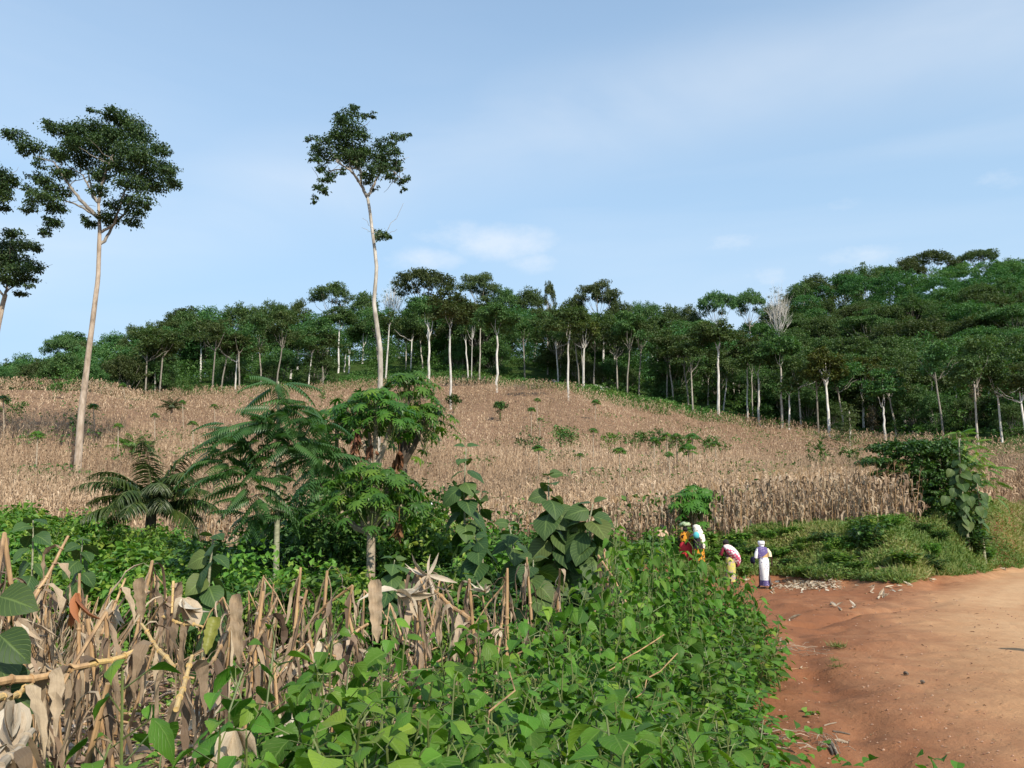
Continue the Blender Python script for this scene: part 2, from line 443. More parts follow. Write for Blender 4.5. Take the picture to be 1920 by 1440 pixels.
MT['dry'] = leafmat('dry_maize_leaf', [(.10,.07,.045),(.26,.185,.115),(.45,.335,.215),(.68,.55,.38)], .22, .7, ovar=.1, tcol=(1.05,.95,.8), fibre=.6)
MT['dryfar'] = leafmat('dry_maize_field', [(.17,.115,.07),(.37,.26,.165),(.52,.38,.245),(.66,.52,.37)], .25, .75, tcol=(1.05,.95,.8))
MT['husk'] = leafmat('pale_maize_husk', [(.44,.32,.20),(.64,.53,.37),(.80,.74,.60)], .25, .6, ovar=.1, tcol=(1.05,.95,.8), fibre=.5)
MT['stalk'] = surfmat('maize_stalk', [(.3,(.16,.09,.04)),(.55,(.40,.25,.12)),(.8,(.52,.36,.17))], 6, .6, .3, (4,4,1), ovar=.15)
MT['greenstem'] = surfmat('green_stem', [(.3,(.06,.09,.02)),(.7,(.15,.18,.05))], 8, .55, .2)
MT['tanbark'] = surfmat('tan_bark', [(.30,(.16,.12,.085)),(.45,(.30,.23,.165)),(.62,(.44,.36,.28))], 1.2, .85, .5, (2.5,2.5,.8))
MT['palebark'] = surfmat('pale_bark', [(.30,(.18,.15,.12)),(.45,(.30,.27,.22)),(.62,(.46,.42,.36))], 1.2, .85, .5, (2.5,2.5,.8), ovar=.1)
MT['whitebark'] = surfmat('white_bark', [(.30,(.30,.28,.24)),(.45,(.46,.43,.38)),(.62,(.62,.59,.54))], 1.0, .85, .4, (2,2,.7), ovar=.25)
MT['darkbark'] = surfmat('dark_bark', [(.35,(.05,.04,.03)),(.6,(.14,.11,.08))], 3, .9, .5, (3,3,1))
MT['greybark'] = surfmat('grey_bark', [(.35,(.14,.12,.10)),(.6,(.30,.27,.22))], 1.5, .9, .4, (2,2,.8), ovar=.3)
MT['papbark'] = surfmat('papaya_bark', [(.3,(.16,.12,.08)),(.6,(.38,.31,.22))], 9, .8, .5, (1,1,3))
MT['lightbark'] = surfmat('sapling_bark', [(.3,(.13,.14,.08)),(.6,(.30,.30,.19))], 9, .8, .4, (1,1,3))

# ------------------------------------------------------------ ground and road (setting)
def poly_in(x, y, poly):
    x = np.asarray(x, float); y = np.asarray(y, float); c = np.zeros(x.shape, bool)
    n = len(poly)
    for i in range(n):
        x1, y1 = poly[i]; x2, y2 = poly[(i + 1) % n]
        if y1 == y2: continue
        c ^= ((y1 > y) != (y2 > y)) & (x < (x2 - x1) * (y - y1) / (y2 - y1) + x1)
    return c
def a_of(px): return at(px, 850)[0]
YF = ([-600, 0,150,330,450,800,1000,1200,1330,1440,1560,1650,1745,1780,1850,1920,2300],
      [48, 46,45,37.5,34.5,34.5,34.5,35,35.2,35.4,34.6,34.4,36.5,42,49,54,70])
YB = ([-600, 0,150,350,560,800,930,1065,1100,1235,1340,1425,1556,1660,1800,1920,2300],
      [134,134,134,166,178,184,180,166,156,147,151,159,149,141,122,114,112])
AF = np.array([a_of(p) for p in YF[0]]); AB = np.array([a_of(p) for p in YB[0]])
def yfront(a): return np.interp(a, AF, YF[1])
def yback(a): return np.interp(a, AB, YB[1])

def tgrid(name, xs, ys, zf, mat, cov=None, smooth=True):
    X, Y = np.meshgrid(xs, ys)
    Z = zf(X, Y)
    V = np.stack([X, Y, Z], -1).reshape(-1, 3)
    nx = len(xs); i = np.arange(len(ys) - 1)[:, None] * nx; j = np.arange(nx - 1)[None]
    Fq = np.stack([i + j, i + j + 1, i + nx + j + 1, i + nx + j], -1).reshape(-1, 4)
    acc = Acc(); acc.add(V, Fq, None, 0.5 if cov is None else cov(X, Y).ravel())
    return acc.obj(name, mat, smooth=smooth)

# left margin of the road, and the trodden earth branch where the people walk
ROADL = [(-6,.2),(0,.4),(3,1.0),(6.4,1.85),(9,2.35),(10.5,3.0),(13,3.75),(18,4.4),(23,5.4),(26,5.2)]
def road_mask(X, Y):
    """signed distance-like: > 0 inside the bare earth"""
    xl = np.interp(Y, [p[0] for p in ROADL], [p[1] for p in ROADL])
    n = (vnoise(X, Y, .55, 1) - .5) * .45 + (vnoise(X, Y, .17, 2) - .5) * .15
    main = X - xl
    a = X / np.maximum(Y, 1)
    yb = np.interp(a, [a_of(p) for p in (900, 1300,1440,1560,1650,1740,1850,1920,2200)], [31, 29.5,30.6,28.0,25.6,29.6,36.0,45.0,58])
    top = np.where(X > 6.5, (.26 - H(X, Y)) * 3.0, yb - Y)
    m = np.minimum(main, np.where(Y > 5, top, 99))
    path = np.minimum(np.minimum(Y - (29 - X * .55), (34 - X * .42) - Y), X + 9) * .8
    path = np.where(X < 7.5, path, -9)
    return np.maximum(m + np.where((X > 6.5) & (Y > 20), n * .3, n), np.minimum(path, np.where(X < 5.6, 9, top)) + n * .5)

def groundz(X, Y):
    m = road_mask(X, Y)
    near = (Y < 64)
    return H(X, Y) - np.where(near & (m > -.2), np.clip(m + .2, 0, .5) * .4, 0)
def cover(X, Y):
    a = X / np.maximum(Y, 1)
    f = yfront(a); b = yback(a)
    c = np.where((Y > f) & (Y < b), .5, 1.0)
    c = np.where((Y < 13) & (X < 2.5), .3, c)
    c = np.where(road_mask(X, Y) > -.8, .1, c)
    c = np.where((a > a_of(1842)) & (a < a_of(1893)) & (Y > 30) & (Y < 54), .12, c)
    c = np.where((Y > 24) & (Y < 60) & (c == 1.0), .74, c)
    return c
gm, t, b, out = mat_new('earth_and_litter')
at_ = t.nodes.new('ShaderNodeAttribute'); at_.attribute_name = 'rnd'
g = t.nodes.new('ShaderNodeTexCoord')
nz = noisen(t, g.outputs['Object'], 1.7, 8, .65); n2 = noisen(t, g.outputs['Object'], 14, 5, .6)
soil = rampn(t, nz, [(.35,(.13,.055,.028)),(.65,(.26,.115,.058))])
straw = rampn(t, n2, [(.3,(.12,.07,.04)),(.7,(.34,.22,.14))])
green = rampn(t, n2, [(.3,(.025,.045,.012)),(.7,(.06,.10,.02))])
c1 = mixn(t, rampn(t, at_.outputs['Fac'], [(.12,0.0),(.42,1.0)]), soil, straw)
c2 = mixn(t, rampn(t, at_.outputs['Fac'], [(.6,0.0),(.85,1.0)]), c1, green)
t.links.new(c2, b.inputs['Base Color']); b.inputs['Roughness'].default_value = .95
b.inputs['Specular IOR Level'].default_value = .1
bp = t.nodes.new('ShaderNodeBump'); bp.inputs['Strength'].default_value = .8; bp.inputs['Distance'].default_value = .05
t.links.new(n2, bp.inputs['Height']); t.links.new(bp.outputs[0], b.inputs['Normal'])
def sp_axis(lo, hi, fine_lo, fine_hi, fine, grow):
    v = list(np.arange(fine_lo, fine_hi + 1e-6, fine)); st = fine
    while v[-1] < hi: st = min(st * grow, 40); v.append(v[-1] + st)
    st = fine
    while v[0] > lo: st = min(st * grow, 40); v.insert(0, v[0] - st)
    return np.array(v)
gr = tgrid('ground', sp_axis(-900, 900, -45, 45, .5, 1.06), sp_axis(-200, 1500, 0, 64, .5, 1.05), groundz, gm, cover)
tag(gr, kind='structure')

rm, t, b, out = mat_new('red_laterite')
g = t.nodes.new('ShaderNodeTexCoord'); o_ = g.outputs['Object']
at_ = t.nodes.new('ShaderNodeAttribute'); at_.attribute_name = 'rnd'
big = noisen(t, mapn(t, o_, sc=(1, .45, 1), rot=(0,0,-.5)), .55, 6, .6, .6)
fine = noisen(t, o_, 22, 7, .7)
mid = noisen(t, mapn(t, o_, sc=(1, .6, 1)), 3.2, 7, .65, .3)
grit = noisen(t, o_, 90, 4, .7)
fac = mathn(t, 'ADD', mathn(t, 'MULTIPLY', at_.outputs['Fac'], .75), mathn(t, 'MULTIPLY', mathn(t, 'SUBTRACT', big, .5), .9))
fac = mathn(t, 'ADD', fac, mathn(t, 'MULTIPLY', mathn(t, 'SUBTRACT', mid, .5), .6))
col = rampn(t, fac, [(0.0,(.23,.095,.043)),(.35,(.34,.165,.080)),(.65,(.44,.240,.118)),(1.0,(.53,.325,.172))])
speck = rampn(t, grit, [(.28, .0), (.36, 1.0)])
col = mixn(t, mathn(t, 'MULTIPLY', mathn(t, 'SUBTRACT', 1.0, speck), .55), col, (.13,.05,.03))
pale = rampn(t, noisen(t, mapn(t, o_, loc=(3,9,1)), 60, 3, .6), [(.68, 0.0), (.74, 1.0)])
col = mixn(t, mathn(t, 'MULTIPLY', pale, .35), col, (.60,.45,.33))
t.links.new(col, b.inputs['Base Color']); b.inputs['Roughness'].default_value = .92
b.inputs['Specular IOR Level'].default_value = .15
hsum = mathn(t, 'ADD', mathn(t, 'ADD', mathn(t, 'MULTIPLY', fine, .35), mid), mathn(t, 'MULTIPLY', grit, .12))
bp = t.nodes.new('ShaderNodeBump'); bp.inputs['Strength'].default_value = .75; bp.inputs['Distance'].default_value = .06
t.links.new(hsum, bp.inputs['Height']); t.links.new(bp.outputs[0], b.inputs['Normal'])
def lane(X, Y):
    """0 at the gutter and crumbling margins, 1 on the compacted, bleached lane"""
    xl = np.interp(Y, [0, 6, 12, 20, 27, 34, 45, 60], [1.6, 3.0, 5.0, 8.6, 13, 18, 25.5, 35])
    return np.clip((X - xl) / 2.6 + .35, 0, 1)
def roadz(X, Y):
    m = road_mask(X, Y)
    l = lane(X, Y)
    z = H(X, Y) + .012 + .10 * np.clip(l, 0, 1)
    rel = (1 - l)
    z += rel * ((vnoise(X + Y * .4, Y, 1.1, 7) - .5) * .19 + (vnoise(X, Y, .33, 8) - .5) * .09)
    z += (vnoise(X, Y, 2.6, 9) - .5) * .05 + (vnoise(X, Y, .14, 11) - .5) * .018
    # eroded gully between the lane and the branch track
    gy = 17.5 + (X - 6) * .85 + (vnoise(X, Y, 1.6, 4) - .5) * 1.4
    z -= .22 * np.exp(-((Y - gy) / .45) ** 2) * (X > 3.5) * (X < 15) * rel
    gx = np.interp(Y, [4, 7, 10, 14], [2.4, 2.9, 3.5, 4.6]) + (vnoise(X * 0, Y, .8, 6) - .5) * .3
    z -= .09 * np.exp(-((X - gx) / .22) ** 2) * (Y < 15)
    return np.where(m > 0, z, H(X, Y) - .05 - .2 * np.clip(-m * 3, 0, 1) + np.clip(m + .12, 0, .12))
def lanetone(X, Y):
    l = lane(X, Y); xl = np.interp(Y, [0, 6, 12, 20, 27, 34, 45, 60], [1.6, 3.0, 5.0, 8.6, 13, 18, 25.5, 35])
    for c_, w_ in ((2.2, .38), (3.9, .38)):      # worn wheel lines, packed paler
        l = l + .30 * np.exp(-(((X - xl) - c_ * (1 + Y * .012)) / w_) ** 2) * (.5 + vnoise(X, Y, 1.3, 41))
    l = l - .42 * np.exp(-(((X - xl) - 3.05 * (1 + Y * .012)) / .5) ** 2) * vnoise(X, Y, 1.1, 42)
    return np.clip(l, 0, 1.15)
rd = tgrid('road', sp_axis(-12, 60, 0, 16, .09, 1.05), sp_axis(-12, 62, 4, 33, .09, 1.04), roadz, rm, lanetone)
tag(rd, kind='structure')

# ------------------------------------------------------------ foliage builders
def crown_leaves(acc, clumps, dens, size, seed, tpl=FOLD, sub=14, flat=.5, droop=.35, rb=(0,1), srange=(.7,1.35), spread=.24):
    """clumps: rows (x,y,z,rx,ry,rz). Twig clusters spread through each clump's volume, leaves round each cluster."""
    rg = np.random.default_rng(seed)
    for c in clumps:
        c = np.array(c, float)
        n = max(6, int(dens * (c[3] * c[4] * c[5]) ** (2/3)))
        ns = max(2, n // sub)
        u = unit(rg.normal(size=(ns, 3))); r = rg.random(ns) ** (1/2.6)
        sc_ = c[:3] + u * r[:, None] * c[3:6]
        k = rg.integers(0, ns, n)
        out_ = u[k] + rg.normal(size=(n, 3)) * .35
        p = sc_[k] + rg.normal(size=(n, 3)) * c[3:6].mean() * spread * np.array((1, 1, flat))
        d = out_ * np.array((1, 1, .4)) + rg.normal(size=(n, 3)) * .5 - np.array((0, 0, droop))
        nr = np.array((0, 0, 1.0)) + rg.normal(size=(n, 3)) * .45
        s = size * rg.uniform(*srange, n)
        base = rg.random(ns)[k] * .55 + rg.random(n) * .45
        acc.inst(tpl, frames(d, nr, s), p, rb[0] + (rb[1] - rb[0]) * base)

def limb_path(p0, p1, seed=0, sag=.12, n=6):
    rg = np.random.default_rng(seed)
    p0 = np.array(p0, float); p1 = np.array(p1, float); L = np.linalg.norm(p1 - p0)
    s = np.linspace(0, 1, n)[:, None]
    q = p0 + (p1 - p0) * s
    q[:, 2] += (np.sin(s[:, 0] * PI) * -sag * L * .5)
    q[1:-1] += rg.normal(size=(n - 2, 3)) * L * .025
    return q

# ------------------------------------------------------------ forest tree prototypes (height 20 m, crown radius about 7)
def forest_proto(seed, style):
    rg = np.random.default_rng(seed)
    acc = Acc(); tr = Acc()
    if style == 'umbrella': Hc, top, Rc, nb, flatz = 13.5, 20, 8.2, 26, .75
    elif style == 'round': Hc, top, Rc, nb, flatz = 8.0, 20, 6.4, 36, 1.3
    elif style == 'tall': Hc, top, Rc, nb, flatz = 12.5, 21, 4.6, 20, 1.1
    elif style == 'low': Hc, top, Rc, nb, flatz = 3.5, 16, 6.6, 40, 1.4
    elif style == 'bare': Hc, top, Rc, nb, flatz = 11, 20, 5.5, 26, 1.2
    lean = rg.normal(size=2) * .5
    fork = Hc * (.80 if style != 'low' else .5)
    tr.tube([(0,0,-1.5),(lean[0]*.2,lean[1]*.2,fork*.4),(lean[0]*.6,lean[1]*.6,fork*.8),(lean[0],lean[1],fork+.5)], [.42,.32,.26,.22], 7, lump=.15, seed=seed)
    clumps = []
    for k in range(nb):
        ang = k * 2.399 + rg.random() * .6; rr = Rc * math.sqrt((k + .6) / nb) * rg.uniform(.85, 1.08)
        dome = math.sqrt(max(0, 1 - (rr / (Rc * 1.12)) ** 2))
        zz = Hc + (top - Hc) * dome * rg.uniform(.72, 1.0) - rg.random() * (2.8 if style in ('round', 'low', 'tall') else .9)
        c = (lean[0] + rr * math.cos(ang), lean[1] + rr * math.sin(ang), zz - .6)
        s = Rc * rg.uniform(.20, .33)
        clumps.append((*c, s, s, flatz * rg.uniform(.7, 1.2)))
        if k % 2 == 0 or style == 'bare':
            q = limb_path((lean[0], lean[1], fork + rg.random() * .4), np.array(c) - (0, 0, .3), seed * 50 + k, .18)
            tr.tube(q, np.linspace(.12, .03, len(q)), 4, cap=False)
            if style == 'bare':
                for m in range(5):
                    e = q[-1] + rg.normal(size=3) * (1.3, 1.3, .9) + (0, 0, .8)
                    tr.tube(limb_path(q[3], e, k * 9 + m, -.1), np.linspace(.05, .015, 6), 3, cap=False)
    if style in ('round', 'low'):       # lower skirt of foliage
        for k in range(20):
            ang = rg.random() * 6.28; rr = Rc * rg.uniform(.3, .95)
            clumps.append((rr*math.cos(ang), rr*math.sin(ang), Hc - rg.random() * Hc * .45 * (1.3 if style == 'low' else .7), 1.6, 1.6, 1.3))
    dens = {'umbrella': 170, 'round': 135, 'tall': 190, 'low': 120, 'bare': 16}[style]
    crown_leaves(acc, clumps, dens, .46 if style != 'bare' else .32, seed + 1, FOLD, 12, .35 if style == 'umbrella' else .6, .15, srange=(.5, 1.45))
    return acc, tr
PROTOS = []
PST = ['umbrella','umbrella','umbrella','round','round','round','round','low','low','tall','tall','bare']
for i, st in enumerate(PST):
    acc, tr = forest_proto(100 + i * 7, st)
    root = thing('forest_tree', 'x', 'tree')
    tr.obj('trunk', MT['whitebark'] if st == 'bare' else MT['palebark'] if st == 'tall' else MT['greybark'], root)
    acc.obj('crown', MT['forest'], root)
    PROTOS.append(root)
ycrown = forest_proto(777, 'tall'); yroot = thing('forest_tree', 'x', 'tree')
ycrown[1].obj('trunk', MT['whitebark'], yroot); ycrown[0].obj('crown', MT['forest_y'], yroot)
PROTOS.append(yroot)
FB = Bank(PROTOS)
IDX = {'umbrella': [0,1,2], 'round': [3,4,5,6], 'low': [7,8], 'tall': [9,10], 'bare': [11], 'yellow': [12]}
rgf = np.random.default_rng(42)
occupied = []
def ftree(px, top_py, Y, st, half_w=None, label=None, group=None, h=None):
    g0 = gz(px, Y); a = at(px, 600)[0]; g0[0] = a * Y; g0[2] = float(H(g0[0], Y))
    if h is None: h = zt(top_py, Y) - g0[2]
    if h < 9: g0[2] -= (9 - h); h = 9
    sz = h / 20
    natural = {'umbrella': 8.8, 'round': 7.2, 'low': 7.8, 'tall': 5.2, 'bare': 6.3, 'yellow': 5.2}[st]
    sx = sz if half_w is None else half_w / F * Y / natural
    if st == 'low': sz *= 20 / 16
    occupied.append((g0[0], Y))
    return FB.put(int(rgf.choice(IDX[st])), g0, rgf.random() * 6.28, (sx, sx, sz), label, group)

# trees that stand on the skyline, each at its place
SKY = [
 (30,662,215,'round',48,'round dark tree lowest on the far left skyline'),
 (62,655,210,'round',34,'small round tree beside the lowest tree of the left skyline'),
 (128,626,212,'umbrella',36,'layered dark tree just left of the tall left trunk on the skyline'),
 (160,628,220,'round',30,'flat-topped tree directly behind the tall left trunk'),
 (215,612,225,'round',40,'rounded skyline tree right of the tall left trunk'),
 (250,603,222,'round',28,'small bushy tree on the stepped left skyline'),
 (285,588,228,'low',34,'spreading skyline tree above the two-stemmed pale trunk'),
 (345,570,235,'low',50,'wide flat crown where the left skyline steps up'),
 (400,566,238,'round',42,'dark skyline crown left of the pale leafless tree'),
 (448,560,242,'round',40,'layered crown on the skyline above the pale leafless tree'),
 (482,556,240,'round',30,'small dark crown halfway along the left skyline'),
 (520,552,245,'round',40,'rounded crown left of the wide dark dome on the skyline'),
 (560,552,250,'round',36,'low skyline crown beside the wide dark dome'),
 (620,523,250,'umbrella',42,'wide dark domed tree standing above the skyline left of the tall centre tree'),
 (682,534,262,'round',34,'grey-green flat crown on the skyline just left of the tall centre trunk'),
 (735,530,258,'bare',30,'thin grey half-bare crown right of the tall centre trunk'),
 (798,501,248,'umbrella',62,'largest umbrella-shaped tree on the middle skyline'),
 (895,507,255,'umbrella',40,'second umbrella crown right of the largest on the skyline'),
 (945,522,258,'round',34,'rounded crown on the middle of the skyline'),
 (990,529,258,'round',36,'layered crown right of the middle of the skyline'),
 (1028,520,262,'tall',15,'thin tuft of a treetop poking above the middle skyline'),
 (1072,540,260,'round',30,'low rounded crown left of the open lacy crown'),
 (1120,523,256,'umbrella',44,'open lacy crown on the skyline above the dip'),
 (1158,545,258,'round',30,'dark crown on the right shoulder of the open lacy crown'),
 (1190,551,262,'round',22,'small pointed crown at the dip of the skyline'),
 (1225,556,262,'round',30,'low crown in the dip between the two hills'),
 (1268,557,262,'round',34,'flat crown in the dip between the two hills'),
 (1300,563,258,'round',24,'small dark crown at the foot of the right hill skyline'),
 (1348,540,250,'umbrella',38,'tall lacy grey-green crown left of the bare grey tree'),
 (1406,540,256,'umbrella',34,'airy grey-green crown beside the bare grey tree'),
 (1460,534,245,'bare',32,'bare grey-branched tree at the foot of the right hill'),
 (1500,517,300,'round',34,'round dark crown where the right hill begins to climb'),
 (1540,505,310,'round',36,'crown on the lower skyline of the right hill'),
 (1585,494,320,'low',38,'broad crown halfway up the right hill skyline'),
 (1625,486,330,'low',40,'flat crown on the long level part of the right hill skyline'),
 (1672,485,335,'round',36,'flat crown at the end of the level part of the right hill skyline'),
 (1718,474,342,'round',34,'rounded crown left of the highest dome of the right hill'),
 (1757,468,348,'umbrella',44,'highest domed crown on the right hill'),
 (1800,477,350,'round',26,'low crown between the two high crowns of the right hill'),
 (1842,464,350,'umbrella',38,'open reddish-twigged crown near the right end of the skyline'),
 (1885,478,350,'round',26,'small crown near the right edge of the skyline'),
 (1915,474,350,'low',30,'last crown on the skyline at the right edge'),
]
for s in SKY: ftree(s[0], s[1], s[2], s[3], s[4], s[5], 'trees along the forest skyline')

# slim pale trunks that stand along the forest edge: base pixel, trunk top pixel, crown half width, trunk width, colour, kind, label
EDGE = [
 (131,697,131,668,34,2.2,'w','s','short pale trunk left of the tall left trunk at the forest edge'),
 (178,697,178,668,26,2.6,'w','s','left one of two short white trunks right of the tall left trunk'),
 (185,697,184,668,26,2.6,'w','s','right one of two short white trunks right of the tall left trunk'),
 (325,713,329,640,38,5,'w','f','two-stemmed white tree at the left forest edge'),
 (339,682,343,622,34,3.2,'y','s','yellowish broken trunk right behind the two-stemmed white tree'),
 (376,716,377,655,40,3.6,'w','s','straight pale trunk between the two-stemmed white tree and the pale leafless tree'),
 (453,692,455,640,0,5,'w','bare','pale leafless tree with a fan of white branches'),
 (472,703,473,668,26,2.6,'w','s','short pale trunk right of the pale leafless tree'),
 (541,692,542,655,30,5,'w','f','crooked white forked snag left of centre'),
 (545,712,547,690,0,4,'w','s','short white stump under the crooked forked snag'),
 (558,694,558,668,30,3.4,'w','s','short thick pale trunk right of the crooked snag'),
 (616,683,612,655,32,3.4,'g','f','small greyish forked tree beneath a pale green crown'),
 (634,700,636,622,36,3.4,'w','s','straight pale trunk left of two short white poles'),
 (646,698,648,668,12,2.6,'w','s','left of two short white poles near the tall centre trunk'),
 (654,700,655,668,12,3.0,'w','s','right of two short white poles near the tall centre trunk'),
 (680,682,681,642,36,3.4,'w','f','pale trunk behind and just left of the tall centre trunk'),
 (723,710,730,612,26,3.6,'w','s','leaning slim white trunk just right of the tall centre trunk'),
 (748,672,747,640,36,5,'w','fan','white tree forking into many upright branches'),
 (793,693,788,640,28,2.6,'g','s','thin grey trunk left of the straight white pole with a forked top'),
 (804,715,804,605,44,4.6,'w','f','straight white trunk with a forked top above the field'),
 (845,768,844,617,48,4.8,'w','s','tall straight white trunk standing in the maize below the largest umbrella tree'),
 (878,710,873,640,22,3.0,'w','s','leaning thin white trunk right of the tall one in the maize'),
 (899,713,901,612,38,3.0,'g','s','thin greyish trunk between a leaning one and a bright white one'),
 (932,736,932,630,46,4.8,'w','s','bright straight white trunk on the green edge at mid hill'),
 (956,676,954,640,22,3.4,'w','s','short white trunk set back right of the bright straight one'),
 (1000,678,1010,622,34,5.5,'w','f','thick pale tree leaning right with crooked forks'),
 (1027,703,1026,632,34,3.4,'g','s','grey trunk between the thick leaning tree and the white pole in the field'),
 (1065,752,1066,640,46,4.4,'w','s','white pole-like trunk standing furthest into the field right of centre'),
 (1131,727,1132,640,42,4.8,'w','s','straight pale trunk at the left end of the green clearing'),
 (1211,705,1204,680,0,5,'w','s','broken leaning white snag inside the forest edge'),
 (1225,713,1222,650,36,5,'w','f','double-stemmed white tree behind the green clearing'),
 (1235,738,1232,645,30,3.6,'w','s','slim white pole in front of the double-stemmed tree'),
 (1317,735,1317,658,36,3.6,'g','s','grey-white trunk above the right end of the clearing'),
 (1327,760,1328,712,20,2.2,'g','s','thin stem at the right end of the clearing'),
 (1348,784,1347,665,44,5.4,'w','f','thick mottled white trunk where clearing meets maize'),
 (1356,770,1362,718,22,3.0,'w','s','slanting pale stem beside the thick mottled trunk'),
 (1377,762,1373,690,28,2.6,'g','s','thin grey stem right of the slanting pale stem'),
 (1402,790,1401,690,36,3.2,'w','s','left of two close parallel trunks at the maize edge'),
 (1411,788,1410,700,30,2.6,'g','s','right of two close parallel trunks at the maize edge'),
 (1424,799,1422,710,42,4.6,'w','s','brightest white pole at the maize edge of the right slope'),
 (1451,785,1458,730,28,3.4,'w','f','crooked white sapling with a forked top on the right slope'),
 (1466,803,1464,690,40,4.6,'g','s','dark grey trunk beside the crooked white sapling'),
 (1480,806,1480,742,28,3.6,'w','s','pale trunk right of the dark grey one'),
 (1556,820,1549,725,44,5.4,'w','fan','bright trunk branching into several white limbs under a yellow-green crown'),
 (1619,802,1618,750,34,4.6,'w','s','mottled white trunk right of the bushy dark tree'),
 (1634,775,1630,748,26,3.4,'w','s','white trunk rising out of a brown creeper'),
 (1661,832,1657,766,38,4.6,'w','s','white trunk nearest the dark shade tree at right'),
 (1697,803,1695,752,40,4.8,'w','f','forked pale trunk above the dark shade tree'),
 (1747,796,1744,748,42,5.2,'w','s','clean white trunk upper right of the shade tree'),
 (1795,768,1793,735,36,3.4,'g','s','thin pale trunk far into the right forest'),
 (1855,770,1853,728,38,3.6,'w','s','leaning pale trunk near the right edge of the forest'),
]
def edge_tree(i, e):
    bx, by, tx, ty, hw, tw, colr, kind, label = e
    rg = np.random.default_rng(900 + i)
    g0 = ground(bx, by, 60)
    a, t = at(bx, by); Y = g0[1]
    Pb = g0.copy(); 
    ptop = P(tx, ty, Y)
    r = tw / F * Y * .46
    up = max(3.0, .42 * (ptop[2] - Pb[2]))
    ctop_h = (4.0 if hw < 30 else 8.0)
    root = thing('forest_edge_tree', label, 'tree', Pb, group='pale-trunked trees along the forest edge')
    tr = Acc(); cr = Acc()
    n = 7; s = np.linspace(0, 1, n)[:, None]
    pts = Pb + (ptop - Pb) * s; pts[1:-1, :2] += rg.normal(size=(n-2, 2)) * r * .35; pts[0, 2] -= .6
    tr.tube(pts, np.linspace(r * 1.15, r * .72, n), 7, lump=.12, seed=i)
    R_ = hw / F * Y
    nf = {'s': 3, 'f': 3, 'fan': 7, 'bare': 13}[kind]
    start = ptop if kind != 'f' else pts[4] if i % 2 else ptop
    tops = []
    if hw or kind == 'bare':
        spread_ = (R_ if hw else 22 / F * Y) * (.34 if hw else .55)
        for k in range(nf):
            ang = k / nf * 6.28 + rg.random()
            e1 = ptop + np.array((math.cos(ang) * spread_ * rg.uniform(.5, 1), math.sin(ang) * spread_ * .8, rg.uniform(.5, 1.0) * (ctop_h * .75 if kind != 'bare' else 6.5)))
            q = limb_path(start, e1, i * 31 + k, .22 if kind != 'fan' else .05)
            tr.tube(q, np.linspace(r * (.60 if kind != 's' else .30), r * .12, len(q)), 5, cap=False)
            if kind == 'bare':
                for m in range(6):
                    tr.tube(limb_path(q[3], q[-1] + rg.normal(size=3) * (1.6, 1.6, .9) + (0, 0, 1.6), i + m, .1), np.linspace(r*.14, r*.05, 6), 3, cap=False)
    tr.obj('trunk', {'w': MT['whitebark'], 'g': MT['palebark'], 'y': MT['whitebark']}[colr], root, Pb)
    cl = []
    if hw:
        nb = 10 if hw < 30 else 24
        for k in range(nb):
            ang = k * 2.4 + rg.random(); rr = R_ * math.sqrt((k + .4) / nb) * .85
            dz = ctop_h * (.10 + .85 * math.sqrt(max(0, 1 - (rr / R_) ** 2)) * rg.uniform(.5, 1)) - rg.random() * 1.6
            s_ = R_ * rg.uniform(.24, .36)
            cl.append((ptop[0] + rr * math.cos(ang), ptop[1] + rr * math.sin(ang) * .9, ptop[2] + dz, s_, s_, s_ * .55))
        crown_leaves(cr, cl, 210, .42, 300 + i, FOLD, 12, .35, .15)
    elif kind == 'bare':
        for k in range(16):
            cl.append((ptop[0] + rg.normal() * 2, ptop[1] + rg.normal() * 2, ptop[2] + 4.5 + rg.random() * 3, 1.3, 1.3, .6))
        crown_leaves(cr, cl, 10, .22, 300 + i, FOLD, 6, .4, .1)
    else:
        crown_leaves(cr, [(ptop[0], ptop[1], ptop[2] + .2, .8, .8, .5)], 30, .3, 300 + i)
    cr.obj('crown', MT['forest_y'] if bx in (1556,) else MT['forest'], root, Pb)
    occupied.append((Pb[0], Pb[1]))
for i, e in enumerate(EDGE): edge_tree(i, e)

# special forest trees
ftree(1092, 585, 172, 'yellow', 34, 'yellowish-green crown above the white pole in the field', 'yellow-green trees in the forest')
ftree(1625, 668, 158, 'yellow', 42, 'yellow-green crown right of the branching bright trunk', 'yellow-green trees in the forest')
ftree(885, 570, 190, 'yellow', 14, 'small bright yellow-green crown among dark crowns at mid slope', 'yellow-green trees in the forest')
# creeper-draped trunks
def draped(px, top, bot, hw, label):
    g0 = ground(px, bot, 60); Y = g0[1]; root = thing('creeper_draped_tree', label, 'tree', g0, group='creeper-covered trees')
    tr = Acc(); pt = P(px, top, Y); tr.tube([g0 - (0,0,.5), (g0 + pt) / 2, pt], [.35, .3, .2], 7); tr.obj('trunk', MT['greybark'], root, g0)
    cr = Acc(); w_ = hw / F * Y
    crown_leaves(cr, [(g0[0] + math.sin(k) * .2, g0[1] - .2, g0[2] + (pt[2]-g0[2]) * k / 9, w_ * (1.1 - k * .06), w_, .9) for k in range(10)], 90, .35, int(px), FOLD, 10, 1.5, 1.6)
    cr.obj('creeper', leafmat('dry_creeper', [(.07,.055,.03),(.13,.09,.05),(.06,.07,.025)], .15, .7), root, g0)
draped(1636, 765, 806, 9, 'trunk wrapped in a brown dry creeper, left one')
draped(1832, 720, 785, 13, 'larger trunk draped in reddish-brown creeper, right one')
